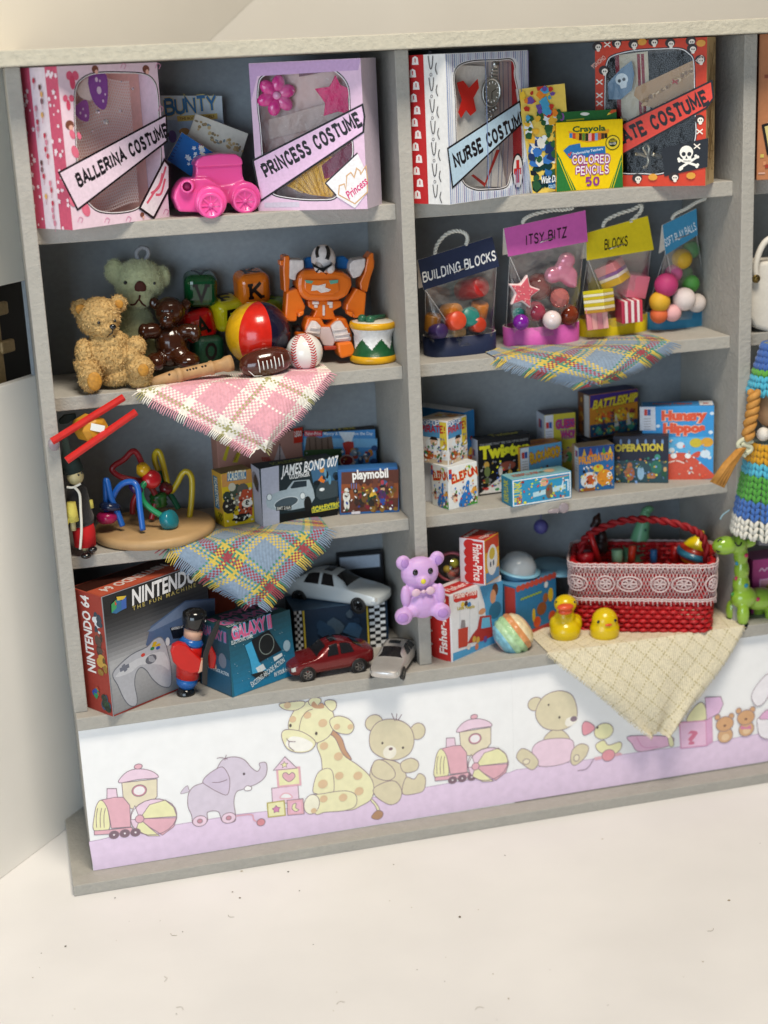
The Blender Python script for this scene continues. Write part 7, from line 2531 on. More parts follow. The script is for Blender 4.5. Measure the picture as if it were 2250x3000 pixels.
# ================================================================ bottom row
Z4 = 0.0
def F1(p): return [(180 + x / 2.765, 1600 + y / 2.765) for x, y in p]
def F2(p): return [(600 + x / 2.37, 1600 + y / 2.37) for x, y in p]
def F3(p): return [(1130 + x / 2.765, 1480 + y / 2.765) for x, y in p]
def F4(p): return [(1550 + x / 2.37, 1450 + y / 2.37) for x, y in p]


# ---- console box
c = Carton('console_box', 'large black and red game console box at the unit corner', 'box', dpx(F1, 418, 1384), dpx(F1, 905, 1182), dpx(F1, 340, 405), Z4, 1.85, {'*': '#8e3a30', 'f': '#8d9298', 'l': '#96382e', 't': '#a84c38', 'r': '#7d2c26'}, w=5.1)
cv = c.front()
ang_ = 0
cv.rect(.05, .08, c.w - .03, c.h - .03, '#70747a')
H_ = c.h
NB = 30
for k in range(NB):                                   # printed fade from black at the top to silver
    f = k / NB
    v = int(24 + (150 * (max(0, f - .12) / .43) ** 1.3 if f < .55 else 150 - 90 * (f - .55)))
    y0 = H_ * (1 - f) - .03
    cv.poly([(.05, max(.08, y0 - H_ / NB - .01)), (c.w - .03, max(.08, y0 - H_ / NB + .0)), (c.w - .03, max(.09, y0)), (.05, max(.09, y0))], (v, v + 2, v + 6) if v < 250 else '#dddddd')
cv.poly(F1([(680, 800), (720, 650), (1000, 440), (1240, 420), (1240, 700), (1100, 760), (900, 800), (720, 820)]), '#4d6284', px=True)
cv.poly(F1([(690, 690), (1000, 450), (1240, 430), (1240, 520), (1000, 560), (730, 690)]), '#6e7f9c', px=True)
cv.poly(F1([(875, 660), (985, 640), (985, 740), (900, 750)]), '#171c28', px=True)
cv.text('NINTENDO 64', dpx(F1, 888, 680), dpx(F1, 978, 662), .1, '#d8dadf', px=True)
CP = [(415, 1060), (430, 1000), (560, 880), (690, 815), (740, 760), (800, 735), (840, 790), (860, 860), (880, 950), (890, 1080), (870, 1140), (800, 1130), (730, 1070), (690, 1010), (640, 980), (600, 1030), (590, 1120), (610, 1230), (600, 1290), (550, 1290), (500, 1230), (450, 1120)]
cv.poly(F1(CP), '#aeb1ba', '#6a6e78', .04, px=True, smooth=3)
cv.poly(F1([(430, 1060), (560, 940), (700, 880), (830, 860), (870, 1000), (800, 960), (640, 960), (560, 1020)]), '#c3c6cd', px=True, smooth=3)
for a in ((470, 1005, 545, 965), (495, 960, 520, 1010)):
    cv.line(F1([(a[0], a[1]), (a[2], a[3])]), '#6a6f7e', .16, px=True)
cv.oval(dpx(F1, 657, 881), 8, 5.5, '#c23a30', px=True, pxr=True)
cv.oval(dpx(F1, 722, 915), 21, 14, '#5f636e', px=True, pxr=True)
cv.poly(F1([(700, 890), (735, 885), (760, 925), (735, 940), (705, 930)]), '#9a9ea8', px=True)
for x, y_, col in ((752, 785, '#c9a52a'), (780, 800, '#c9a52a'), (745, 805, '#c9a52a'), (732, 828, '#2f7a4a'), (778, 822, '#3a5aa8')):
    cv.oval(dpx(F1, x, y_), 8, 5, col, px=True, pxr=True)
cv.oval(dpx(F1, 856, 772), 8, 13, '#cfd2d8', px=True, pxr=True)
cv.poly(F1([(400, 470), (440, 430), (480, 440), (520, 400), (520, 500), (480, 520), (440, 545), (402, 540)]), '#2f6a9a', px=True)
cv.poly(F1([(400, 470), (440, 430), (442, 500), (402, 540)]), '#3a9a5a', px=True)
cv.poly(F1([(440, 410), (475, 405), (520, 400), (500, 430), (450, 440)]), '#d8b83a', px=True)
cv.poly(F1([(480, 440), (520, 410), (522, 500), (482, 515)]), '#3a62b0', px=True)
cv.poly(F1([(425, 440), (445, 470), (430, 480)]), '#c8402c', px=True)
cv.text('NINTENDO 64', dpx(F1, 568, 478), dpx(F1, 1210, 235), .62, '#e8e8ea', bold=.03, slant=.12, px=True)
cv.text('THE FUN MACHINE', dpx(F1, 572, 520), dpx(F1, 1085, 325), .16, '#b0a05a', px=True, spacing=1.5)
cv.poly([(.02, .02), (c.w - .02, .02), (c.w - .02, .08), (.02, .08)], '#8c342c')
cv.done('front_print', c.t, GLOSSY_PRINT)
cv = c.left()
cv.text('NINTENDO 64', (c.d * .58, c.h * .33), (c.d * .58, c.h * .97), .5, '#e6e2e0', bold=.03)
rr = random.Random(3)
for y_, cols in ((.75, ['#6a8aa8', '#2a3a4a', '#cfd4d8']), (.6, ['#3a2420', '#4a3a34', '#8a3a2c']), (.42, ['#8a6a24', '#b8923c', '#5a4418']), (.12, ['#23402a', '#1a2c24', '#2c4a6a', '#8a7a3a'])):
    for k in range(9):
        cv.oval((c.d * rr.uniform(.72, .92), c.h * (y_ + rr.uniform(-.07, .07))), rr.uniform(.08, .2), rr.uniform(.1, .22), rr.choice(cols), n=8)
blobs(cv, c.d * .35, c.h * .08, c.d * .7, c.h * .25, ['#2f4a9a', '#2f8a5a', '#a8402c'], 7, .12, .2, 3)
cv.done('side_print', c.t, GLOSSY_PRINT)
cv = c.top()
cv.rect(.04, .9, c.w - .04, c.d - .05, '#3a1e18')
cv.rect(.02, .02, c.w - .02, .9, '#bc5840')  # lit look of the top put into this brighter red
cv.text('NINTENDO 64', (c.w * .75, c.d * .62), (c.w * .08, c.d * .38), .45, '#d8cfca', bold=.03)
cv.done('top_print', c.t, GLOSSY_PRINT)

c = Carton('red_box', 'plain brick red box behind the teal space game box', 'box', (628, 1930), (700, 1905), (622, 1715), Z4, 1.0, '#a4462c', h=3.0)

# ---- galaxy game box with sloping faces
c = Carton('space_game_box', 'teal electronic space game box with narrowing top', 'box', dpx(F1, 1387, 1228), dpx(F2, 648, 885), dpx(F1, 1365, 690), Z4, 2.1, {'*': '#1f4c58', 'f': '#1d6076', 'l': '#244a5a', 't': '#20484a'}, inset=.16)
cv = c.front()
NB = 12
for k in range(NB):
    f = k / NB
    col = (int(28 + 0 * f), int(118 - 52 * f), int(158 - 84 * f))
    cv.rect(.1, c.h * f + .02, c.w - .1, c.h * (f + 1 / NB) + .02, col)
for k in range(40):
    cv.oval((rr.uniform(.2, c.w - .2), rr.uniform(.3, c.h * .8)), .012, .012, '#cfe0e8', n=6)
cv.oval(dpx(F2, 565, 690), 13, 17, '#8aa6b4', px=True, pxr=True)
cv.poly(F2([(275, 690), (320, 660), (370, 800), (430, 860), (330, 900), (310, 790)]), '#3a9cc8', px=True)
cv.poly(F2([(320, 650), (440, 580), (530, 720), (380, 805)]), '#10161c', px=True)
cv.oval(dpx(F2, 425, 680), 27, 30, '#11181c', '#7d8a86', .03, px=True, pxr=True, n=28)
cv.poly(F2([(350, 845), (400, 815), (420, 850), (370, 885)]), '#c8d2d6', px=True)
cv.poly(F2([(470, 770), (530, 740), (535, 760), (480, 800)]), '#c8d2d6', px=True)
cv.poly(F2([(315, 890), (420, 860), (440, 900), (360, 920)]), '#182024', px=True)
cv.text('GALAXY II', dpx(F2, 185, 655), dpx(F2, 462, 560), .52, '#c85a86', bold=.05, px=True, halo='#6aa8d0', hw=.04)
cv.text("EPOCH'S", dpx(F2, 185, 598), dpx(F2, 248, 580), .15, '#c8d4d8', px=True)
cv.text('ELECTRONIC GAME', dpx(F2, 182, 685), dpx(F2, 330, 632), .16, '#c8d4d8', px=True)
cv.text('EXCITING ARCADE ACTION', dpx(F2, 325, 978), dpx(F2, 552, 800), .22, '#d8e4e8', bold=.01, px=True)
cv.text('IN YOUR HOME!', dpx(F2, 480, 905), dpx(F2, 610, 850), .18, '#d8e4e8', px=True)
cv.done('front_print', c.t)
cv = c.left()
cv.rect(.1, .05, c.d - .1, c.h * .55, '#2a5570')
cv.text('GALAXY II', (c.d * .12, c.h * .8), (c.d * .85, c.h * .8), .4, '#a85a86', bold=.04, halo='#4a80a8')
cv.text('EXCITING ARCADE ACTION', (c.d * .1, c.h * .3), (c.d * .9, c.h * .3), .14, '#c0ccd4')
cv.oval((c.d * .72, c.h * .5), .25, .3, '#6a7484')
cv.done('side_print', c.t)
cv = Canvas((.16, .16, c.h + .015), (1, 0, 0), (0, 1, 0), c.M)
cv.text('GALAXY II', (.1, .45), (c.w - .5, .45), .5, '#b8608e', bold=.05, halo='#5a96b8', hw=.04)
cv.text('ELECTRONIC GAME', (.15, .2), (c.w * .6, .2), .16, '#c8d4d8')
cv.text('II YXALAG', (.1, 1.5), (c.w - .5, 1.5), -.4, '#a85a86', bold=.05)
cv.done('top_print', c.t)

# ---- wooden soldier
parts = []
y = .4
SOL = mat('red_lacquer_wood', srgb('#c01812'), rough=.3, coat=.2, var=.06)
SKN = mat('wood_flesh', srgb('#cfa48c'), rough=.5, var=.06)
BLU = mat('blue_lacquer_wood', srgb('#1c5ea8'), rough=.3, coat=.2)


def tz(x, ys, rs, nm, m, yy=y, n=28):
    P = [fy(*dpx(F1, xx, v), yy) for xx, v in ys]
    parts.append(MB().tube(P, [r / 2.765 / px_per_cm(P[0]) for r in rs], n).obj(nm, m))


tz(0, [(1008, 1245), (1008, 1225), (1010, 1180), (1012, 1140)], [60, 76, 74, 56], 'boots', BLACK)
tz(0, [(1014, 1150), (1016, 1110), (1018, 1060)], [52, 84, 88], 'trousers', BLU)
tz(0, [(1018, 1062), (1025, 1000), (1035, 880), (1048, 800)], [90, 96, 98, 92], 'tunic', SOL)
tz(0, [(1048, 802), (1052, 775), (1060, 740)], [88, 100, 72], 'collar', BLU)
tz(0, [(1062, 742), (1068, 700), (1074, 655)], [74, 76, 76], 'head', SKN)
tz(0, [(1070, 662), (1074, 640), (1078, 580), (1080, 530), (1080, 510), (1080, 502)], [84, 92, 104, 96, 60, 10], 'bearskin_hat', BLACK)
for x, v, r_ in ((1100, 690, 12), (1140, 684, 8)):
    parts.append(dot(*dpx(F1, x, v), y - .33 + (.12 if x > 1120 else 0), r_ / 2.765, BLACK, 'eye', .3))
for x, v, r_ in ((1082, 724, 16), (1128, 715, 14)):
    parts.append(dot(*dpx(F1, x, v), y - .33 + (.12 if x > 1110 else 0), r_ / 2.765, mat('cheek_pink', srgb('#d0606a'), rough=.5), 'cheek', .2))
parts.append(dot(*dpx(F1, 1160, 606), y - .3, 11 / 2.765, WHT, 'hat_badge', .4))
for pts, yy in (([(885, 860), (900, 810), (950, 785), (1010, 800), (1080, 870), (1140, 925), (1118, 1025), (1050, 1035), (960, 1000), (905, 940)], y - .62), ([(1185, 820), (1215, 800), (1262, 900), (1240, 1000), (1195, 990)], y - .1)):
    mb = MB()
    slab(mb, F1(pts), yy, .32)
    parts.append(mb.obj('arm', SOL, bevel=.06, bseg=3))
for pts, yy in (([(1128, 925), (1180, 922), (1190, 960), (1160, 1010), (1105, 1035)], y - .62), ([(1258, 905), (1312, 905), (1312, 980), (1245, 1005)], y - .1)):
    mb = MB()
    slab(mb, F1(pts), yy, .3)
    parts.append(mb.obj('hand', SKN, bevel=.04))
mb = MB()
slab(mb, F1([(1262, 605), (1288, 600), (1270, 690), (1200, 850), (1188, 900), (1182, 1130), (1140, 1122), (1148, 880), (1188, 750)]), y - .72, .1)
parts.append(mb.obj('rifle', mat('black_wood', (.015, .013, .012), rough=.5), bevel=.02))
group_at('wooden_soldier', 'wooden toy guardsman in red tunic and black bearskin hat', 'toy soldier', parts, fl(545, 2046, 0))

# ---- racing boxes and cars
c = Carton('track_box', 'dark slot racing box with chequered borders behind the cars', 'box', (868, 1925), (1140, 1890), (870, 1790), Z4, 2.0, {'*': '#16222e', 'f': '#1a2c40', 't': '#35506a', 'r': '#2a5a86'})
cv = c.front()
for x0, x1 in ((.02, .32), (c.w * .80, c.w * .97)):
    for i in range(3):
        for j in range(14):
            cv.rect(x0 + (x1 - x0) * i / 3, j * c.h / 14, x0 + (x1 - x0) * (i + 1) / 3, (j + 1) * c.h / 14, '#dfe3e6' if (i + j) % 2 else '#12161a')
for x in (.36, c.w * .77):
    cv.rect(x, 0, x + .07, c.h, '#cdb53c')
for i in range(10):
    for j in range(2):
        cv.rect(.02 + i * .12, .0 + j * .12, .14 + i * .12, .12 + j * .12, '#dfe3e6' if (i + j) % 2 else '#12161a')
blobs(cv, .5, .4, c.w * .75, c.h - .1, ['#22384e', '#101a24', '#2c4a68', '#3a4a58'], 8, .2, .45, 2)
cv.done('front_print', c.t)
c = Carton('display_box', 'flat dark box with pale panel standing behind the white car', 'box', (1000, 1850), (1130, 1838), (1000, 1668), Z4, .5, {'*': '#1a1c22', 'f': '#1d2026'}, h=3.35)
cv = c.front()
cv.rect(.1, c.h - .62, c.w - .12, c.h - .08, '#b4c2d4')
cv.done('front_print', c.t)


def toy_car(label, p_front, p_rear, z, L, W, prof, paint, rimcol, flip=1, yoff=0):
    """diecast saloon; nose at p_front, tail at p_rear (world ground points of its near side)"""
    u = (p_rear - p_front)
    u.z = 0
    u.normalize()
    t = thing('toy_car', label, 'toy car', p_front, (0, 0, math.atan2(u.y, u.x)), 'diecast cars on the bottom shelf')
    # local: x from nose 0 to tail L, y across (0 near side), z up; prof: x, lower, belt, top, half width factor
    yc_ = W / 2 * flip
    secs = []
    for x, zl, zb, zt, wf in prof:
        hw = W / 2 * wf
        th = .66 if zt - zb > .12 * W else .93
        s = [(-hw * .82, zl), (-hw * .98, zl + .06 * W), (-hw, (zl + zb) / 2), (-hw * .96, zb), (-hw * (.96 - (.96 - th) * .5), zb + (zt - zb) * .5), (-hw * th, zt - .03 * W), (-hw * th * .75, zt), (0, zt + .015 * W)]
        s += [(-a, b) for a, b in s[-2::-1]]
        secs.append([Vector((x * L, yc_ + a, b)) for a, b in s])
    n = len(secs[0])
    mb = MB()
    vs = [p for s in secs for p in s]
    fs = []
    for i in range(len(secs) - 1):
        for k in range(n - 1):
            fs.append((i * n + k, i * n + k + 1, (i + 1) * n + k + 1, (i + 1) * n + k))
    fs.append(tuple(range(n)))
    fs.append(tuple((len(secs) - 1) * n + k for k in range(n - 1, -1, -1)))
    for i in range(len(secs) - 1):
        fs.append((i * n, (i + 1) * n, (i + 1) * n + n - 1, i * n + n - 1))
    mb.add(vs, fs, smooth=True)
    mb.obj('body', paint, t, subsurf=1, merge=True)

    def surf(x, k, out=.012):
        i = max(j for j in range(len(prof)) if prof[j][0] <= x + 1e-6)
        i = min(i, len(prof) - 2)
        f = (x - prof[i][0]) / (prof[i + 1][0] - prof[i][0])
        k0 = int(k)
        k1 = min(n - 1, k0 + 1)
        g = k - k0
        a = secs[i][k0].lerp(secs[i][k1], g)
        b = secs[i + 1][k0].lerp(secs[i + 1][k1], g)
        p = a.lerp(b, f)
        c0 = Vector((p.x, yc_, p.z * .6))
        return p + (p - c0).normalized() * out
    GL = mat('black_window', (.012, .012, .014), rough=.12, coat=.4)

    def win(nm, x0, x1, k0, k1, m=GL, x0b=None, x1b=None):
        w_ = MB()
        x0b, x1b = x0b if x0b is not None else x0, x1b if x1b is not None else x1
        w_.grid(lambda a, b: surf((x0 + (x0b - x0) * b) * (1 - a) + (x1 + (x1b - x1) * b) * a, k0 + (k1 - k0) * b, .02), 6, 5)
        w_.obj(nm, m, t)
    win('windscreen', .31, .43, 5.6, n - 6.6)
    win('rear_window', .76, .86, 5.8, n - 6.8)
    for kk in ((3.25, 5.1), (n - 4.25, n - 6.1)):
        win('door_window', .43, .56, kk[0], kk[1], GL, .47, .56)
        win('door_window', .59, .74, kk[0], kk[1], GL, .59, .71)
    win('sunroof', .50, .58, 6.3, n - 7.3)
    for kk in ((2.2, 3.0), (n - 3.2, n - 4.0)):
        win('headlamp', .015, .06, kk[0], kk[1], mat('lamp_glass', (.55, .55, .52), rough=.15, metal=.3))
    rw = .155 * W / .42 * .42
    rw = .29 * (prof[3][3] if False else 1) * W * .62
    TYR = mat('black_tyre', (.014, .014, .015), rough=.6)
    RIM = mat('rim_' + rimcol[1:], srgb(rimcol), rough=.25, metal=.8)
    for x in (.19, .79):
        for sd in (-1, 1):
            yy = yc_ + sd * W / 2 * .93
            w_ = MB().lathe([(0, -.07), (rw * .86, -.07), (rw, -.045), (rw, .045), (rw * .86, .07), (rw * .7, .07), (rw * .66, .03), (0, .03)], 26, M=Matrix.Translation((x * L, yy, rw)) @ Matrix.Rotation(R(90 * sd) * -1 if sd > 0 else R(90), 4, 'X'))
            wo = w_.obj('wheel', TYR, t)
            sp = MB()
            Mw = Matrix.Translation((x * L, yy, rw)) @ Matrix.Rotation(-R(90) if sd > 0 else R(90), 4, 'X')
            for k in range(6):
                sp.box((rw * .34, 0, .05), (rw * .56, rw * .2, .02), M=Mw @ Matrix.Rotation(k * PI / 3, 4, 'Z'))
            sp.lathe([(rw * .6, .045), (rw * .72, .06), (rw * .74, .05)], 26, M=Mw)
            sp.obj('rim', RIM, wo)
            MB().lathe([(rw * 1.0, 0), (rw * 1.22, .0), (rw * 1.22, .012), (rw * 1.0, .012)], 26, M=Matrix.Translation((x * L, yc_ + sd * W / 2 * 1.0, rw * 1.03)) @ Matrix.Rotation(-R(90) if sd > 0 else R(90), 4, 'X')).obj('wheel_arch_shade', DKP, t)  # dark ring paints the shade of an uncut wheel opening
    return t


SALOON = [(0, .22, .42, .44, .70), (.03, .17, .46, .49, .88), (.10, .16, .52, .55, .97), (.20, .16, .56, .60, 1.0), (.30, .16, .60, .64, 1.0), (.36, .16, .61, .78, 1.0), (.44, .16, .62, .95, 1.0), (.55, .16, .63, 1.0, 1.0), (.66, .16, .64, .98, 1.0), (.76, .17, .65, .88, 1.0), (.86, .18, .66, .72, .98), (.94, .20, .64, .68, .93), (1.0, .26, .58, .62, .80)]


def scaled(W, s=1.0):
    return [(x, a * s, b * s, c_ * s, w_) for x, a, b, c_, w_ in SALOON]


RED = mat('dark_red_diecast', srgb('#6e1518'), rough=.22, coat=.6, metal=.2)
pf, pr = fl(855, 2005, 0), fl(1080, 1966, 0)
L_ = (pr - pf).length * 1.12
toy_car('dark red diecast car at the front of the shelf', pf, pr, 0, L_, 1.5, scaled(1, 1.32), RED, '#8a8684')
SILV = mat('silver_diecast', (.60, .57, .54), rough=.3, metal=.55, var=.06)
pf, pr = fl(1124, 2004, 0), fl(1190, 1915, 0)
toy_car('silver diecast car facing out beside the dark red car', pf, pr, 0, (pr - pf).length * 1.0, 1.28, scaled(1, 1.08), SILV, '#77736e', flip=0)
WHC = mat('white_diecast', srgb('#c9d0d2'), rough=.25, coat=.4)
zb = c.M.translation.z
ztop = 0
trk = [o for o in bpy.data.objects if o.name.startswith('track_box')][0]
zt_ = 1.72
pf, pr = fl(1090, 1800, zt_), fl(850, 1768, zt_)
wc = toy_car('white diecast car standing on the chequered racing box', pf, pr, zt_, (pr - pf).length * 1.2, 1.6, scaled(1, 1.45), WHC, '#2a2a2c', flip=-1)
wc.location = pf + (pf - pr).normalized() * .25

# ---- purple bear on the middle upright
PUR = mat('lilac_silicone', srgb('#cda6da'), rough=.45, sss=.25)
mb = MB()
y = -.52
for px, py, yy, rx, rz, ry in ((275, 545, y, 160, 135, 95), (140, 465, y, 62, 62, 36), (415, 430, y, 62, 62, 36), (300, 610, y - .35, 62, 50, 50), (300, 790, y, 135, 130, 90), (160, 740, y - .2, 42, 95, 42), (440, 720, y - .2, 44, 95, 42), (205, 690, y - .1, 45, 50, 40), (395, 680, y - .1, 45, 50, 40), (145, 900, y - .35, 75, 72, 70), (455, 865, y - .35, 75, 72, 70), (220, 850, y - .15, 70, 60, 60), (390, 840, y - .15, 70, 60, 60), (275, 690, y, 90, 60, 70)):
    blob(mb, *dpx(F3, px, py), yy, rx / 2.765, rz / 2.765, ry / 2.765)
parts = [mb.obj('body', PUR, remesh=.04, smooth_it=4)]
PUD = mat('deep_lilac_silicone', srgb('#b088c8'), rough=.45, sss=.2)
for px, py, rx, rz, dy in ((155, 475, 34, 40, -.36), (430, 445, 32, 40, -.36), (140, 915, 48, 44, 0), (465, 875, 46, 42, 0)):
    parts.append(dot(*dpx(F3, px, py), mb, rx / 2.765, PUD, 'pad', .35, 16, rz / 2.765))
for px, py in ((240, 546), (362, 533)):
    parts.append(dot(*dpx(F3, px, py), mb, 23 / 2.765, BLACK, 'eye', .7, 14, 27 / 2.765))
parts.append(dot(*dpx(F3, 305, 618), mb, 22 / 2.765, mat('yellow_dot', srgb('#dcd03a'), rough=.4), 'nose', .5, 14))
bw = MB()
blob(bw, *dpx(F3, 245, 710), y - .42, 40 / 2.765, 34 / 2.765, 14 / 2.765, rot=(0, R(-18), 0))
blob(bw, *dpx(F3, 362, 692), y - .42, 40 / 2.765, 36 / 2.765, 14 / 2.765, rot=(0, R(14), 0))
blob(bw, *dpx(F3, 306, 700), y - .46, 20 / 2.765, 18 / 2.765, 16 / 2.765)
parts.append(bw.obj('bow_tie', mat('pale_pink_silicone', srgb('#d8b8ca'), rough=.4, sss=.2), remesh=.03, smooth_it=2))
group_at('lilac_bear', 'lilac rubber bear with pale bow tie fixed on middle upright', 'toy bear', parts, fy(1240, 1830, -.52))

# ---- pre-school boxes
def fp_logo(cv, pts, t0, t1, h):
    cv.poly(pts, '#c4302c')
    cv.text('Fisher-Price', t0, t1, h, '#efe6e0', bold=.02)


c = Carton('playset_box', 'white and red play set carton beside the middle upright', 'box', dpx(F3, 540, 1277), dpx(F3, 948, 1095), dpx(F3, 540, 727), Z4, 1.15, {'*': '#dcdde2', 'l': '#dfdde0', 't': '#d8d0d2'}, jit=.05)
cv = c.front()
cv.poly(F3([(760, 660), (948, 610), (945, 1085), (700, 1180), (820, 1000), (800, 800)]), '#4a97c8', px=True)
cv.poly(F3([(545, 1200), (940, 1060), (940, 1090), (545, 1265)]), '#4f9ccc', px=True)
for x in (600, 680, 750):
    cv.line(F3([(x, 780), (x, 1080)]), '#bfc4cc', .03, px=True)
fp_logo(cv, cv.PP(F3([(548, 725), (740, 690), (742, 745), (720, 760), (690, 756), (650, 775), (610, 775), (570, 790), (550, 780)])), cv.P(*dpx(F3, 556, 760)), cv.P(*dpx(F3, 733, 722)), .27)
cv.oval(dpx(F3, 885, 685), 14, 20, '#5a3a2c', px=True, pxr=True)
cv.oval(dpx(F3, 868, 740), 13, 22, '#c9906e', px=True, pxr=True)
cv.oval(dpx(F3, 885, 850), 28, 26, '#2a6a8e', px=True, pxr=True)
cv.oval(dpx(F3, 780, 860), 16, 9, '#c9906e', px=True, pxr=True)
for x, y_, r_, col in ((622, 805, 8, '#d8b84a'), (650, 798, 8, '#4a3428'), (675, 805, 8, '#3a7ab8')):
    cv.oval(dpx(F3, x, y_), r_, r_, col, px=True, pxr=True)
cv.text('Little People', dpx(F3, 578, 850), dpx(F3, 718, 830), .13, '#b8a42c', bold=.03, px=True)
cv.poly(F3([(585, 1005), (665, 985), (662, 1140), (588, 1160)]), '#b8402e', px=True)
cv.poly(F3([(605, 995), (612, 930), (640, 930), (645, 990)]), '#8a8488', px=True)
cv.poly(F3([(660, 1120), (700, 1050), (740, 1000), (760, 900), (850, 890), (865, 1060), (780, 1100)]), '#a8342e', px=True)
cv.poly(F3([(770, 1000), (780, 915), (840, 905), (848, 985)]), '#6ab0d4', px=True)
for x, y_ in ((715, 1085), (745, 1090), (805, 1085), (670, 1145), (735, 1145)):
    cv.oval(dpx(F3, x, y_), 8, 10, rr.choice(['#c9a24a', '#c97a5a', '#d8d0c8', '#6a4a8a']), px=True, pxr=True)
cv.done('front_print', c.t)
cv = c.left()
for k in range(5):
    cv.oval((c.d * .45, c.h * (.1 + .2 * k)), c.d * .5, c.h * .13, '#c0302c')
cv.rect(c.d * .35, .03, c.d - .06, c.h - .04, '#c0302c')
cv.text('Fisher-Price', (c.d * .78, c.h * .1), (c.d * .78, c.h * .95), .42, '#efe6e0', bold=.03)
cv.done('side_print', c.t)
cv = c.top()
cv.rect(.1, .12, c.w - .1, c.d * .75, '#bc3030')
cv.text('Fisher-Price', (.3, .3), (c.w * .8, .3), .4, '#e6d8d4', bold=.02)
cv.done('top_print', c.t)
htop = c.h
c = Carton('spinner_box', 'small red and white carton stacked upright on the play set carton', 'box', dpx(F3, 605, 622), dpx(F3, 808, 652), dpx(F3, 608, 262), htop + .02, 1.25, {'*': '#d9d3dc', 'r': '#d8a63c', 't': '#b83a30'}, jit=.04)
cv = c.front()
for k in range(5):
    cv.oval((c.w * .42, c.h * (.13 + .185 * k)), c.w * .24, c.h * .12, '#c22f2e')
cv.rect(c.w * .4, .05, c.w - .06, c.h - .08, '#c22f2e')
cv.text('Fisher-Price', (c.w * .55, c.h * .9), (c.w * .55, c.h * .08), .4, '#f0e8e4', bold=.02)
cv.done('front_print', c.t)
cv = c.right()
cv.rect(.05, c.h * .7, c.d - .05, c.h - .05, '#c24a34')
cv.rect(.05, .05, c.d - .05, c.h * .25, '#5a8ab8')
cv.oval((c.d * .5, c.h * .48), c.d * .36, c.h * .34, '#dfe2e6')
cv.oval((c.d * .5, c.h * .62), c.d * .2, c.h * .13, '#c9b44a')
for x in (.38, .58):
    cv.oval((c.d * x, c.h * .4), .06, .12, '#2a3a54')
cv.done('side_print', c.t)
cv = c.top()
for k in range(4):
    cv.oval((c.w * .2, c.d * (.15 + .22 * k)), .1, .14, '#e2d6d4')
cv.text('Fisher-Price', (c.w * .7, c.d * .9), (c.w * .7, c.d * .1), .3, '#e6cfca')
cv.done('top_print', c.t)

# clear bauble with pink rim
cb = fy(1322, 1660, 1.9)
rb = 44 / px_per_cm(cb)
ba = thing('clear_bauble', 'clear bauble with pink rim behind the lilac bear', 'bauble', cb, (R(8), 0, R(-12)))
MB().ball((0, 0, 0), rb, n=32).obj('shell', film('bauble_film', tint=(1, .92, .9), gloss=.10, rough=.05, bump=.1), ba)
MB().tube([(rb * 1.02 * math.cos(2 * PI * k / 32), 0, rb * 1.02 * math.sin(2 * PI * k / 32)) for k in range(32)], .07, 8, closed=True).obj('rim', mat('rose_plastic', srgb('#b8687a'), rough=.3), ba)
for p_, r_, col in (((.12, -.05, .18), .2, '#a8b83a'), ((-.18, 0, -.1), .16, '#c9c04a'), ((0, .0, -.3), .18, '#b06a5a'), ((.2, .05, -.15), .16, '#a8433c')):
    MB().ball(p_, r_, n=14).obj('inner_ball', mat('ib_' + col[1:], srgb(col), rough=.4), ba)

# turquoise bowl with clear dome
cb = fy(*dpx(F3, 1070, 520), 2.6)
k_ = 1 / px_per_cm(cb) / 2.765
dm_ = thing('dome_toy', 'pale blue saucer toy with clear dome on the pull toy box', 'toy', cb, (R(8), R(9), 0))
MB().lathe([(0, -120 * k_), (70 * k_, -115 * k_), (125 * k_, -70 * k_), (150 * k_, -10 * k_), (185 * k_, 0), (185 * k_, 10 * k_), (150 * k_, 10 * k_)], 40).obj('bowl', mat('pale_blue_plastic', srgb('#7fb4cc'), rough=.3, sss=.1), dm_)
MB().lathe([(148 * k_, 8 * k_), (140 * k_, 60 * k_), (105 * k_, 115 * k_), (50 * k_, 142 * k_), (0, 148 * k_)], 40).obj('clear_dome', mat('clear_dome_plastic', (.86, .89, .9), rough=.12, alpha=.38), dm_)
MB().lathe([(0, 0), (.95, 0), (1.0, .05), (.95, .1), (0, .1)], 36).obj('blue_dish', mat('pale_blue_plastic'), None, fy(1625, 1664, 3.4), (R(8), R(6), 0))
tag(bpy.data.objects['blue_dish'], 'pale blue dish behind the domed saucer toy', 'dish')

c = Carton('pull_toy_box', 'blue and red pull toy carton under the domed saucer', 'box', dpx(F3, 1065, 1095), dpx(F3, 1385, 965), dpx(F3, 1055, 665), Z4, 1.4, {'*': '#2a6a94', 'f': '#2f74a2', 'l': '#2c6e94', 't': '#5a90b4'})
cv = c.front()
n_ = 9
for k in range(n_):
    cv.oval((c.w * (k + .5) / n_, c.h - .1), c.w / n_ * .55, .14, '#b84a3c')
cv.rect(.02, .02, c.w - .02, .22, '#b03c34')
cv.line([(c.w * (.1 + .035 * k), c.h * (.73 + .02 * (k % 2))) for k in range(16)], '#8fa83a', .07)
cv.oval((c.w * .62, c.h * .42), .3, .28, '#8a5230')
cv.oval((c.w * .72, c.h * .6), .16, .2, '#9a5c34')
cv.oval((c.w * .85, c.h * .62), .16, .3, '#d0b02c')
cv.oval((c.w * .42, c.h * .35), .1, .3, '#d0b02c')
for x in (.5, .88):
    cv.oval((c.w * x, c.h * .2), .22, .24, '#c8522c')
cv.oval((c.w * .74, c.h * .84), .12, .14, '#cfd6da')
cv.done('front_print', c.t)
cv = c.left()
cv.rect(c.d * .55, .05, c.d - .05, c.h - .08, '#b04038')
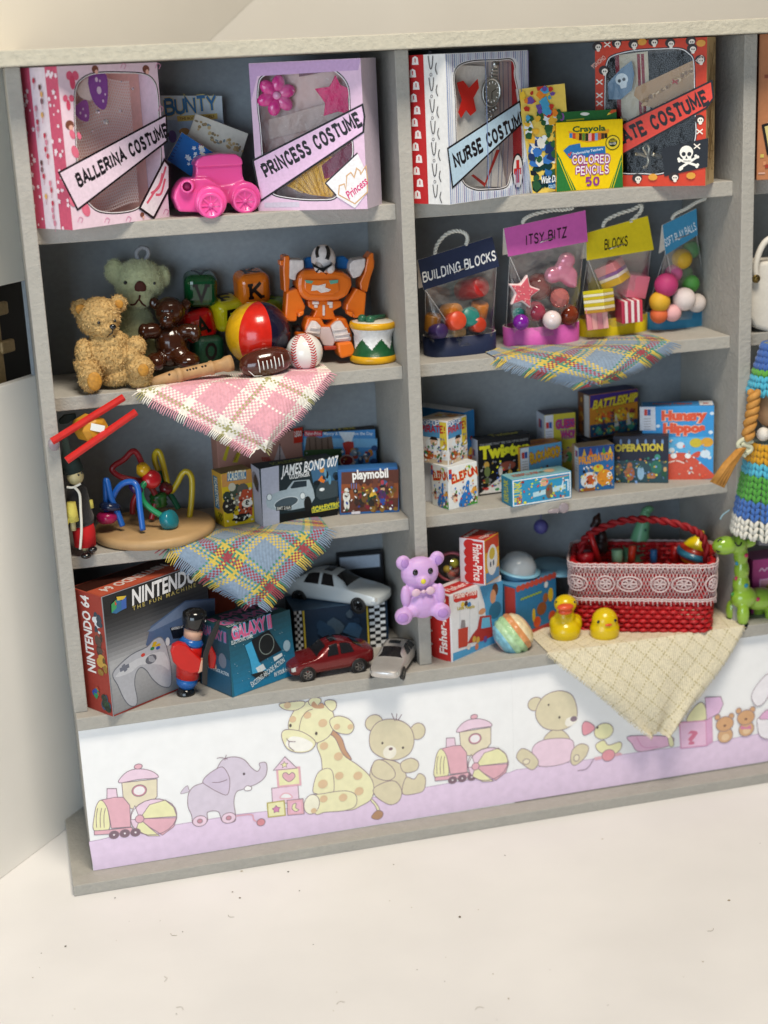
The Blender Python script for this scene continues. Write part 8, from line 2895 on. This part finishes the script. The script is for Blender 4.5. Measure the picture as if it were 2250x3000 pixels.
cv.line([(c.d * (.2 + .05 * (k % 2)), c.h * (.2 + .05 * k)) for k in range(12)], '#8fa83a', .07)
cv.done('side_print', c.t)

# rainbow bead
cb = fy(*dpx(F3, 1030, 1045), .55)
k_ = 1 / px_per_cm(cb) / 2.765
rb_ = thing('rainbow_bead', 'lumpy bead banded pink, blue, green, orange and cream', 'bead', cb, (R(10), R(56), R(10)))
cols = ['#e2a59c', '#e2cba0', '#e4d4ac', '#d8935c', '#a8cc98', '#aed0a4', '#7cb8cc', '#84bccc', '#dab8ba']
mb = MB()
mb.lathe([(160 * k_ * math.sin(PI * i / 36) ** .8, -150 * k_ * math.cos(PI * i / 36)) for i in range(37)], 56, cols=[cols[::-1][i // 4] for i in range(36)])
for i, (x, yv, z) in enumerate(mb.v):
    a, ring = math.atan2(yv, x), i // 56
    f = 1 + .07 * abs(math.sin(4.5 * a + (ring // 4) * 1.1)) + .05 * abs(math.sin(PI * ring / 4))
    mb.v[i] = (x * f, yv * f, z)
mb.obj('bead_body', mat('glossy_candy', rough=.3, coat=.3, attr=True, var=.12, vscale=4, bump=.6, bscale=3, bdist=.15), rb_)

# ---- duck and chick
YD_ = mat('yellow_rubber', srgb('#d8ba0c'), rough=.28, sss=.12, coat=.2)
mb = MB()
y = .75
for px, py, yy, rx, rz, ry in ((1455, 1010, y, 128, 110, 125), (1450, 900, y, 85, 80, 85), (1455, 800, y - .05, 95, 78, 88), (1540, 930, y + .5, 50, 50, 60), (1385, 960, y + .1, 60, 70, 70), (1530, 960, y + .1, 60, 70, 70)):
    blob(mb, *dpx(F3, px, py), yy, rx / 2.765, rz / 2.765, ry / 2.765)
parts = [mb.obj('body', YD_, remesh=.05, smooth_it=4)]
dk = mb
mb = MB()
blob(mb, *dpx(F3, 1455, 825), y - .5, 72 / 2.765, 28 / 2.765, 50 / 2.765)
blob(mb, *dpx(F3, 1455, 860), y - .45, 62 / 2.765, 28 / 2.765, 46 / 2.765)
parts.append(mb.obj('bill', mat('coral_rubber', srgb('#d8542e'), rough=.35), remesh=.035, smooth_it=2))
for x in (1382, 1530):
    parts.append(dot(*dpx(F3, x, 785), dk, 10 / 2.765, BLACK, 'eye', .5))
group_at('rubber_duck', 'yellow rubber duck with orange bill on the cream cloth', 'duck', parts, fl(1656, 1882, 0))
mb = MB()
for px, py, yy, rx, rz, ry in ((525, 930, .32, 105, 95, 98), (525, 870, .32, 92, 90, 90), (525, 950, .32, 104, 78, 98)):
    blob(mb, *dpx(F4, px, py), yy, rx / 2.37, rz / 2.37, ry / 2.37)
parts = [mb.obj('body', YD_, remesh=.05, smooth_it=4)]
for x in (482, 598):
    parts.append(dot(*dpx(F4, x, 882 if x < 500 else 872), mb, 12 / 2.37, BLACK, 'eye', .5))
pb_ = skin(mb, *dpx(F4, 552, 903)).y
mb = MB()
blob(mb, *dpx(F4, 552, 903), pb_, 26 / 2.37, 9 / 2.37, 10 / 2.37)
parts.append(mb.obj('beak', mat('coral_rubber')))
group_at('yellow_chick', 'round yellow chick on the cream cloth before the basket', 'chick', parts, fl(1772, 1885, 0))

# ---- basket
bl_, br_ = fl(*dpx(F4, 320, 945), 0), fl(*dpx(F4, 1255, 960), 0)
u = (br_ - bl_).normalized()
Wb, Db = (br_ - bl_).length, 2.7
Hb = (hit(*dpx(F4, 300, 470), bl_, Vector((u.y, -u.x, 0))) - bl_).z
bk = thing('wicker_basket', 'red woven basket with white lace border full of toys', 'basket', bl_, (0, 0, math.atan2(u.y, u.x)))
MBk = Matrix.Translation(bl_) @ Matrix.Rotation(math.atan2(u.y, u.x), 4, 'Z')
REDB = mat('red_wicker', srgb('#b3141c'), rough=.45, var=.18, vscale=3)


def bpath(s, fl_=0.0):
    """point on the rounded outline of the basket"""
    P = rrect(-fl_, -fl_, Wb + fl_, Db + fl_, .45 + fl_ * .5, 5)
    per = [0]
    for i in range(len(P)):
        a, b = P[i], P[(i + 1) % len(P)]
        per.append(per[-1] + math.hypot(b[0] - a[0], b[1] - a[1]))
    d = (s % 1) * per[-1]
    for i in range(len(P)):
        if d <= per[i + 1]:
            f = (d - per[i]) / max(1e-9, per[i + 1] - per[i])
            a, b = P[i], P[(i + 1) % len(P)]
            return (a[0] + (b[0] - a[0]) * f, a[1] + (b[1] - a[1]) * f)
    return P[0]


NS = 76
rows = 15
for j in range(rows):
    z = .10 + j * (Hb - .15) / (rows - 1)
    pts = []
    for i in range(NS * 2):
        s = i / (NS * 2)
        o_ = .055 * math.sin(PI * i + 0) * 0 + (.06 if (i // 2 + j) % 2 else -.06) * (1 if i % 2 == 0 else .3)
        x, yv = bpath(s, .10 * z / Hb + o_)
        pts.append((x, yv, z))
    MB().tube(pts, .088, 6, closed=True).obj('weaver', REDB, bk)
st = MB()
for i in range(NS // 1):
    x, yv = bpath((i + .25) / NS, .0)
    x2, y2 = bpath((i + .25) / NS, .1)
    st.tube([(x, yv, .02), (x2, y2, Hb)], .05, 5)
st.obj('stakes', REDB, bk)
MB().prism(rrect(.05, .05, Wb - .05, Db - .05, .4), .02, .08).obj('basket_floor', REDB, bk)
# lace band: woven white threads following the basket wall
LACE = mat('white_lace', srgb('#d6c2c2'), rough=.9, bump=.5, bscale=18)
lc = MB()
zt0, zt1 = Hb * .46, Hb + .04
Lp = 2 * (Wb + Db)


def lpt(x, z, o_=.20):
    a, b = bpath(x / Lp, o_ + .1 * z / Hb)
    return (a, b, z)


for z in (zt1, zt1 - .12, zt0 + .16, zt0 + .08):
    lc.tube([lpt(k / 160 * Lp, z + .02 * math.sin(k * 2.2)) for k in range(160)], .03, 4, closed=True)
nW = int(Lp / 1.85)
for m_ in range(nW):
    x0 = m_ * Lp / nW
    for cx, rx_, rz_ in ((.45, .34, .34), (1.35, .46, .32)):
        for q in (1.0, .62):
            lc.tube([lpt(x0 + cx + rx_ * q * math.cos(2 * PI * k / 16), (zt0 + zt1) / 2 - .02 + rz_ * q * math.sin(2 * PI * k / 16)) for k in range(16)], (.032 if q == 1 else .026), 4, closed=True)
        for k in range(6):
            a = k * PI / 3
            lc.tube([lpt(x0 + cx, (zt0 + zt1) / 2 - .02), lpt(x0 + cx + rx_ * .62 * math.cos(a), (zt0 + zt1) / 2 - .02 + rz_ * .62 * math.sin(a))], .035, 4)
    for k in range(12):
        xx = x0 + k * Lp / nW / 12
        lc.tube([lpt(xx, zt0 + .12), lpt(xx + .02, zt0 - .10 * (1 + (k % 3)) * .5)], .022, 4)
        lc.tube([lpt(xx, zt1), lpt(xx + .12, zt1 - .32)], .02, 4)
        lc.tube([lpt(xx + .12, zt1), lpt(xx, zt1 - .32)], .02, 4)
for k in range(int(Lp / .13)):
    x0 = k * .13
    for a, b in ((0, .62), (.62, 0)):
        lc.tube([lpt(x0 + a, zt0 + .1, .17), lpt(x0 + .31, (zt0 + zt1) / 2, .17), lpt(x0 + b, zt1, .17)], .013, 4)
lo = lc.obj('lace_band', LACE, bk)
hp_ = [Vector((.12, Db / 2, Hb * .6)), Vector((.25, Db / 2, Hb + .35)), Vector((.9, Db / 2, Hb + 1.0)), Vector((Wb * .38, Db / 2, Hb + 1.42)), Vector((Wb * .62, Db / 2, Hb + 1.42)), Vector((Wb - .75, Db / 2, Hb + 1.05)), Vector((Wb - .2, Db / 2, Hb + .45)), Vector((Wb - .08, Db / 2, Hb * .6))]
rope(hp_, .15, 11, 'handle', mat('red_cord', srgb('#8e1018'), rough=.6), bk, n=14)
Bi = lambda px, py, yy: fy(*dpx(F4, px, py), yy)
yb = bl_.y + 1.0
# horse with bow
parts = []
HB_ = mat('dark_brown_toy', srgb('#2a1614'), rough=.4)
mb = MB()
for px, py, rx, rz in ((470, 180, 32, 42), (455, 215, 34, 30), (500, 290, 42, 60), (490, 360, 60, 70), (485, 140, 12, 20)):
    blob(mb, *dpx(F4, px, py), yb + .6, rx / 2.37, rz / 2.37)
parts.append(mb.obj('body', HB_, remesh=.05, smooth_it=2))
mb = MB()
blob(mb, *dpx(F4, 445, 240), yb + .2, 24 / 2.37, 18 / 2.37)
blob(mb, *dpx(F4, 495, 240), yb + .2, 24 / 2.37, 18 / 2.37)
parts.append(mb.obj('bow', mat('lilac_ribbon', srgb('#b88aa8'), rough=.6)))
group_at('toy_horse', 'dark brown toy animal with lilac bow in the basket', 'toy animal', parts, Bi(490, 440, yb + .6))
parts = []
DN = mat('mint_toy', srgb('#6fae84'), rough=.35)
mb = MB()
mb.tube(spline([Bi(x, v, yb + .9) for x, v in ((815, 95), (800, 170), (780, 250), (765, 330), (740, 420), (640, 440))], 5), [.16 + .018 * k for k in range(26)], 12)
blob(mb, *dpx(F4, 830, 100), yb + .8, 36 / 2.37, 26 / 2.37)
parts.append(mb.obj('body', DN))
for v in (180, 240, 300, 370):
    parts.append(MB().tube([Bi(805 - (v - 180) * .05, v, yb + .6), Bi(818 - (v - 180) * .05, v + 12, yb + .6)], [.07, .02], 6).obj('dark_spine', mat('dark_teal', srgb('#123a3a'), rough=.4)))
parts.append(MB().tube([Bi(860, 160, yb + .8), Bi(890, 180, yb + .8)], [.1, .14], 8).obj('tail_leaf', mat('moss_toy', srgb('#5a7a4a'), rough=.4)))
group_at('toy_dinosaur', 'mint green long necked toy in the red basket', 'toy animal', parts, Bi(760, 460, yb + .9))
for lab, a, b, w_, col, yy in (('red stick leaning at the left in the basket', (425, 265), (490, 470), .12, '#b01a1c', yb - .1), ('red and yellow stick in the middle of the basket', (718, 350), (708, 480), .16, '#b8321c', yb), ('blue stick beside the red block in the basket', (865, 380), (865, 480), .15, '#2a66a0', yb - .1), ('red upright block in the basket', (880, 345), (890, 480), .24, '#9a1216', yb + .3), ('wide dark red block at the back of the basket', (960, 370), (965, 500), .5, '#6e0e14', yb + .9), ('red ring piece beside the spinning top', (1015, 350), (1010, 480), .2, '#b41a16', yb - .1), ('pale mint stick in the basket', (610, 380), (615, 480), .24, '#8ab894', yb + .2), ('glossy red ball piece at the left of the basket', (385, 400), (392, 470), .38, '#b01420', yb + .1)):
    P, Q = Bi(*a, yy), Bi(*b, yy)
    o = MB().tube([P, P.lerp(Q, .5), Q], w_, 10).obj('basket_toy', mat('bt_' + col[1:], srgb(col), rough=.35))
    tag(o, lab, 'toy', 'toys in the red basket')
cb = Bi(1160, 385, bl_.y + .15)
k_ = 1 / px_per_cm(cb) / 2.37
tp = thing('spinning_top', 'yellow, red and blue spinning top at the basket rim', 'spinning top', cb, (R(6), R(14), 0))
for nm, prof, col in (('upper_cone', [(0, 150), (14, 148), (20, 130), (26, 110), (70, 70), (98, 30), (100, 20)], '#dcbf0e'), ('red_band', [(98, 34), (112, 18), (118, 8), (112, -2)], '#c2381c'), ('blue_band', [(112, 4), (130, -8), (134, -28), (126, -46), (108, -50)], '#2f7490'), ('lower_red_band', [(116, -46), (112, -58), (100, -64)], '#c2381c'), ('lower_cone', [(104, -58), (80, -90), (40, -108), (0, -112)], '#d3b40e')):
    MB().lathe([(a * k_, b * k_) for a, b in prof], 36).obj(nm, mat('top_' + col[1:], srgb(col), rough=.3, coat=.3), tp)

# ---- cream cloth
cc1 = stripes([(.54, '#ddd4ba'), (.06, '#bfb38c')], .1)
t = cloth('cream_cloth', 'cream windowpane checked cloth hanging below the red basket', (1606, 1910), (1928, 2172), (2182, 1876), .062, cc1, cc1, -.62, .03, back=2.6, bulge=.6, fold=.2, fringe=.10, tip_y=-1.0, seed=9, blunt=.07)

# ---- giraffe
LIME = mat('lime_glaze', srgb('#8fb63c'), rough=.14, coat=.6)
parts = []
mb = MB()
y = -.15
for px, py, rx, rz, ry, yy in ((1360, 350, 95, 68, 66, y), (1440, 345, 75, 70, 66, y + .1), (1470, 420, 52, 80, 52, y + .1), (1475, 520, 54, 90, 54, y + .1), (1472, 620, 62, 90, 60, y + .1), (1490, 710, 95, 85, 80, y + .1), (1600, 720, 120, 82, 85, y + .25), (1680, 740, 90, 90, 85, y + .4), (1530, 335, 52, 32, 20, y + .1), (1475, 275, 14, 20, 14, y + .1), (1485, 830, 44, 95, 44, y - .2), (1405, 800, 40, 80, 42, y + .5), (1590, 800, 40, 80, 42, y + .8), (1680, 820, 44, 90, 44, y + .1)):
    blob(mb, *dpx(F4, px, py), yy, rx / 2.37, rz / 2.37, ry / 2.37)
parts.append(mb.obj('body', LIME, remesh=.045, smooth_it=4))
gi = mb
for px, py, yy in ((1485, 905, y - .2), (1405, 865, y + .5), (1590, 870, y + .8), (1680, 895, y + .1)):
    c_ = fy(*dpx(F4, px, py), yy)
    parts.append(MB().lathe([(0, -.12), (.22, -.12), (.24, 0), (.22, .1), (0, .1)], 16, M=Matrix.Translation(c_)).obj('hoof', BLACK))
for px, py, col, dy in ((1445, 475, '#2c86a8', -.42), (1440, 580, '#b8325a', -.45), (1508, 630, '#2c86a8', -.46), (1415, 690, '#3f8a3a', -.5), (1590, 725, '#b8325a', -.55), (1508, 420, '#b8325a', -.2), (1510, 540, '#9ab84a', -.35)):
    parts.append(dot(*dpx(F4, px, py), gi, 16 / 2.37, mat('spot_' + col[1:], srgb(col), rough=.2), 'spot', .5))
for pts in ([(1310, 325), (1320, 312), (1338, 310)], [(1430, 330), (1445, 352), (1465, 350), (1475, 330)], [(1300, 385), (1312, 396), (1325, 392)]):
    parts.append(MB().tube(spline([skin(gi, *dpx(F4, *p)) for p in pts], 4), .035, 6).obj('painted_line', BLACK))
group_at('toy_giraffe', 'lime green ceramic giraffe with spots beside the basket', 'toy giraffe', parts, fl(2172, 1834, 0))

c = Carton('pink_box', 'pink and purple doll box in the far bay behind giraffe', 'box', (2202, 1800), (2400, 1775), (2196, 1640), Z4, 1.2, {'*': '#8c2f68', 'f': '#a8407c', 't': '#a86a94'}, h=2.4)
cv = c.front()
cv.line([(.3 + .12 * k, c.h * (.78 + .05 * (k % 2))) for k in range(10)], '#dcb8d0', .05, smooth=3)
cv.rect(.35, .3, 2.0, c.h * .62, '#c88a9a', '#dca8c8', .06)
cv.oval((.9, .9), .35, .45, '#a8983c')
cv.oval((1.3, .9), .3, .4, '#b86a7a')
cv.done('front_print', c.t)

# ---- knitted doll
def knit(mb, A, B, ra, rb, rows, cols_fn, n=26, th=.07):
    """a tube of knit stitches: each stitch a little leaning loop pair"""
    for j in range(rows):
        f0 = j / rows
        f1 = (j + 1.25) / rows
        P0, P1 = A.lerp(B, f0), A.lerp(B, min(1.03, f1))
        r0, r1 = ra + (rb - ra) * f0, ra + (rb - ra) * f1
        col = cols_fn(f0)
        for i in range(n):
            a = 2 * PI * i / n
            da = 2 * PI / n * .5
            for sg in (-1, 1):
                p = P0 + Vector((math.cos(a + da * .72 * sg), math.sin(a + da * .72 * sg), 0)) * r0
                q = P1 + Vector((math.cos(a + da * .18 * sg), math.sin(a + da * .18 * sg), 0)) * r1
                m_ = p.lerp(q, .5) + Vector((math.cos(a), math.sin(a), 0)) * th * .5
                mb.tube([p, m_, q], [th * .8, th, th * .65], 5, col)
    mb.tube([A, B], [ra * .97, rb * .97], n, cols_fn(.3) if False else '#7d8a80')


YARN = mat('cotton_yarn', rough=.9, attr=True, bump=.4, bscale=22, sheen=.2)
parts = []
yk = -.7


def G4(x, v): return (2050 + x / 2.21, 900 + v / 2.212)


ctr = lambda v: fy(2268, 900 + v / 2.212, yk)
S = 1 / px_per_cm(ctr(1000))
tb = [(.14, '#c9951c'), (.30, '#4fb0cc'), (.56, '#4f9c3c'), (.80, '#3f6cb4'), (1.1, '#d8d6cc')]
sk = MB()
knit(sk, ctr(860), ctr(1440), 70 * S, 122 * S, 15, lambda f: next(c_ for t_, c_ in tb if f < t_ - .0), n=22, th=.095)
parts.append(sk.obj('knitted_dress', YARN))
parts[-1]['kind'] = 'stuff'
ht = MB()
tb2 = [(.42, '#3c62a8'), (.56, '#5aa03c'), (.88, '#48acc8'), (1.1, '#c9951c')]
knit(ht, ctr(230), ctr(545), 30 * S, 74 * S, 8, lambda f: next(c_ for t_, c_ in tb2 if f < t_), n=20, th=.095)
parts.append(ht.obj('knitted_hat', YARN))
parts[-1]['kind'] = 'stuff'
mb = MB()
blob(mb, 2268, 900 + 650 / 2.212, yk, 58, 62, 55)
parts.append(mb.obj('head', mat('tan_cloth', srgb('#a88462'), rough=.9, bump=.4, bscale=20)))
mb = MB()
for k in range(9):
    a = -2.6 + k * .5
    mb.ball(ctr(800) + Vector((56 * S * math.cos(a), 50 * S * math.sin(a), .04 * (k % 2))), .28, n=12)
parts.append(mb.obj('white_collar', mat('white_boucle', srgb('#ddd8d0'), rough=.95, bump=.9, bscale=10)))
HAIR = mat('straw_hair', srgb('#c48c42'), rough=.55, var=.15, vscale=5, bump=.7, bscale=10, bstretch=(6, 6, .6))
rope([fy(*G4(x, v), yk - .72) for x, v in ((352, 550), (345, 640), (328, 740), (310, 850))], .24, 3, 'braid', HAIR)
parts.append(bpy.data.objects['braid'])
rope([fy(*G4(x, v), yk - .75) for x, v in ((340, 855), (285, 870), (262, 895), (320, 915), (290, 940), (305, 955))], .15, .1, 'ribbon', mat('cream_ribbon', srgb('#c9cbb0'), rough=.6))
parts.append(bpy.data.objects['ribbon'])
hb = MB()
rr = random.Random(21)
for k in range(90):
    a, q = rr.random() * 6.28, rr.random() ** .5
    P0 = fy(*G4(275, 920), yk - .75) + Vector((.14 * q * math.cos(a), .12 * q * math.sin(a), .05))
    P2 = fy(*G4(110 + 50 * q * math.cos(a), 1150 + 22 * q * math.cos(a)), yk - .75 + .45 * q * math.sin(a))
    hb.tube([P0, P0.lerp(P2, .5) + Vector((-.04, 0, .05)), P2], [.05, .055, .02], 4)
o = hb.obj('hair_tuft', HAIR)
o['kind'] = 'stuff'
parts.append(o)
t = group_at('knitted_doll', 'doll in rainbow knitted dress and hat with blond braid', 'doll', parts, fy(2268, 1560, yk))
parts = []
mb = MB()
slab(mb, [(2215, 1540), (2330, 1535), (2330, 1600), (2225, 1598)], .2, 1.0)
tag(mb.obj('grey_fabric', mat('grey_fabric', srgb('#7d7a80'), rough=.9)), 'grey fabric piece below the knitted doll dress', 'fabric')

# ---- small loose details
o = MB().tube(spline([fy(*p, .2) for p in ((2110, 1522), (2118, 1508), (2138, 1494))], 4), .035, 6).obj('blue_thread', mat('pale_blue_thread', srgb('#9fc0cc'), rough=.8))
tag(o, 'short pale blue thread on the right divider', 'thread')
mb = MB()
bc = blob(mb, 1585, 1543, 3.6, 22, 22, 22)
mb.tube([bc, Vector((bc.x, bc.y, 5.41))], .02, 6)
tag(mb.obj('violet_ball', mat('violet_plastic', srgb('#4c4a86'), rough=.5)), 'dim violet ball hanging under the shelf beside white saucer', 'ball')
mb = MB()
blob(mb, 1652, 1488, .55, 16, 16, 5)
blob(mb, 1625, 1497, .62, 22, 7, 5)
tag(mb.obj('glue_blob', mat('hot_glue')), 'clear lilac glue blob on the third shelf edge', 'glue')

# ================================================================ origins of one-mesh things
bpy.context.view_layer.update()
for o in list(COL.objects):
    if o.type == 'MESH' and o.parent is None and not o.children and o.get('kind') != 'structure' and tuple(o.location) == (0, 0, 0):
        co = np.empty(len(o.data.vertices) * 3, dtype=np.float32)
        o.data.vertices.foreach_get('co', co)
        co = co.reshape(-1, 3)
        lo, hi = co.min(0), co.max(0)
        b = Vector(((lo[0] + hi[0]) / 2, (lo[1] + hi[1]) / 2, lo[2]))
        o.data.transform(Matrix.Translation(-b))
        o.location = b
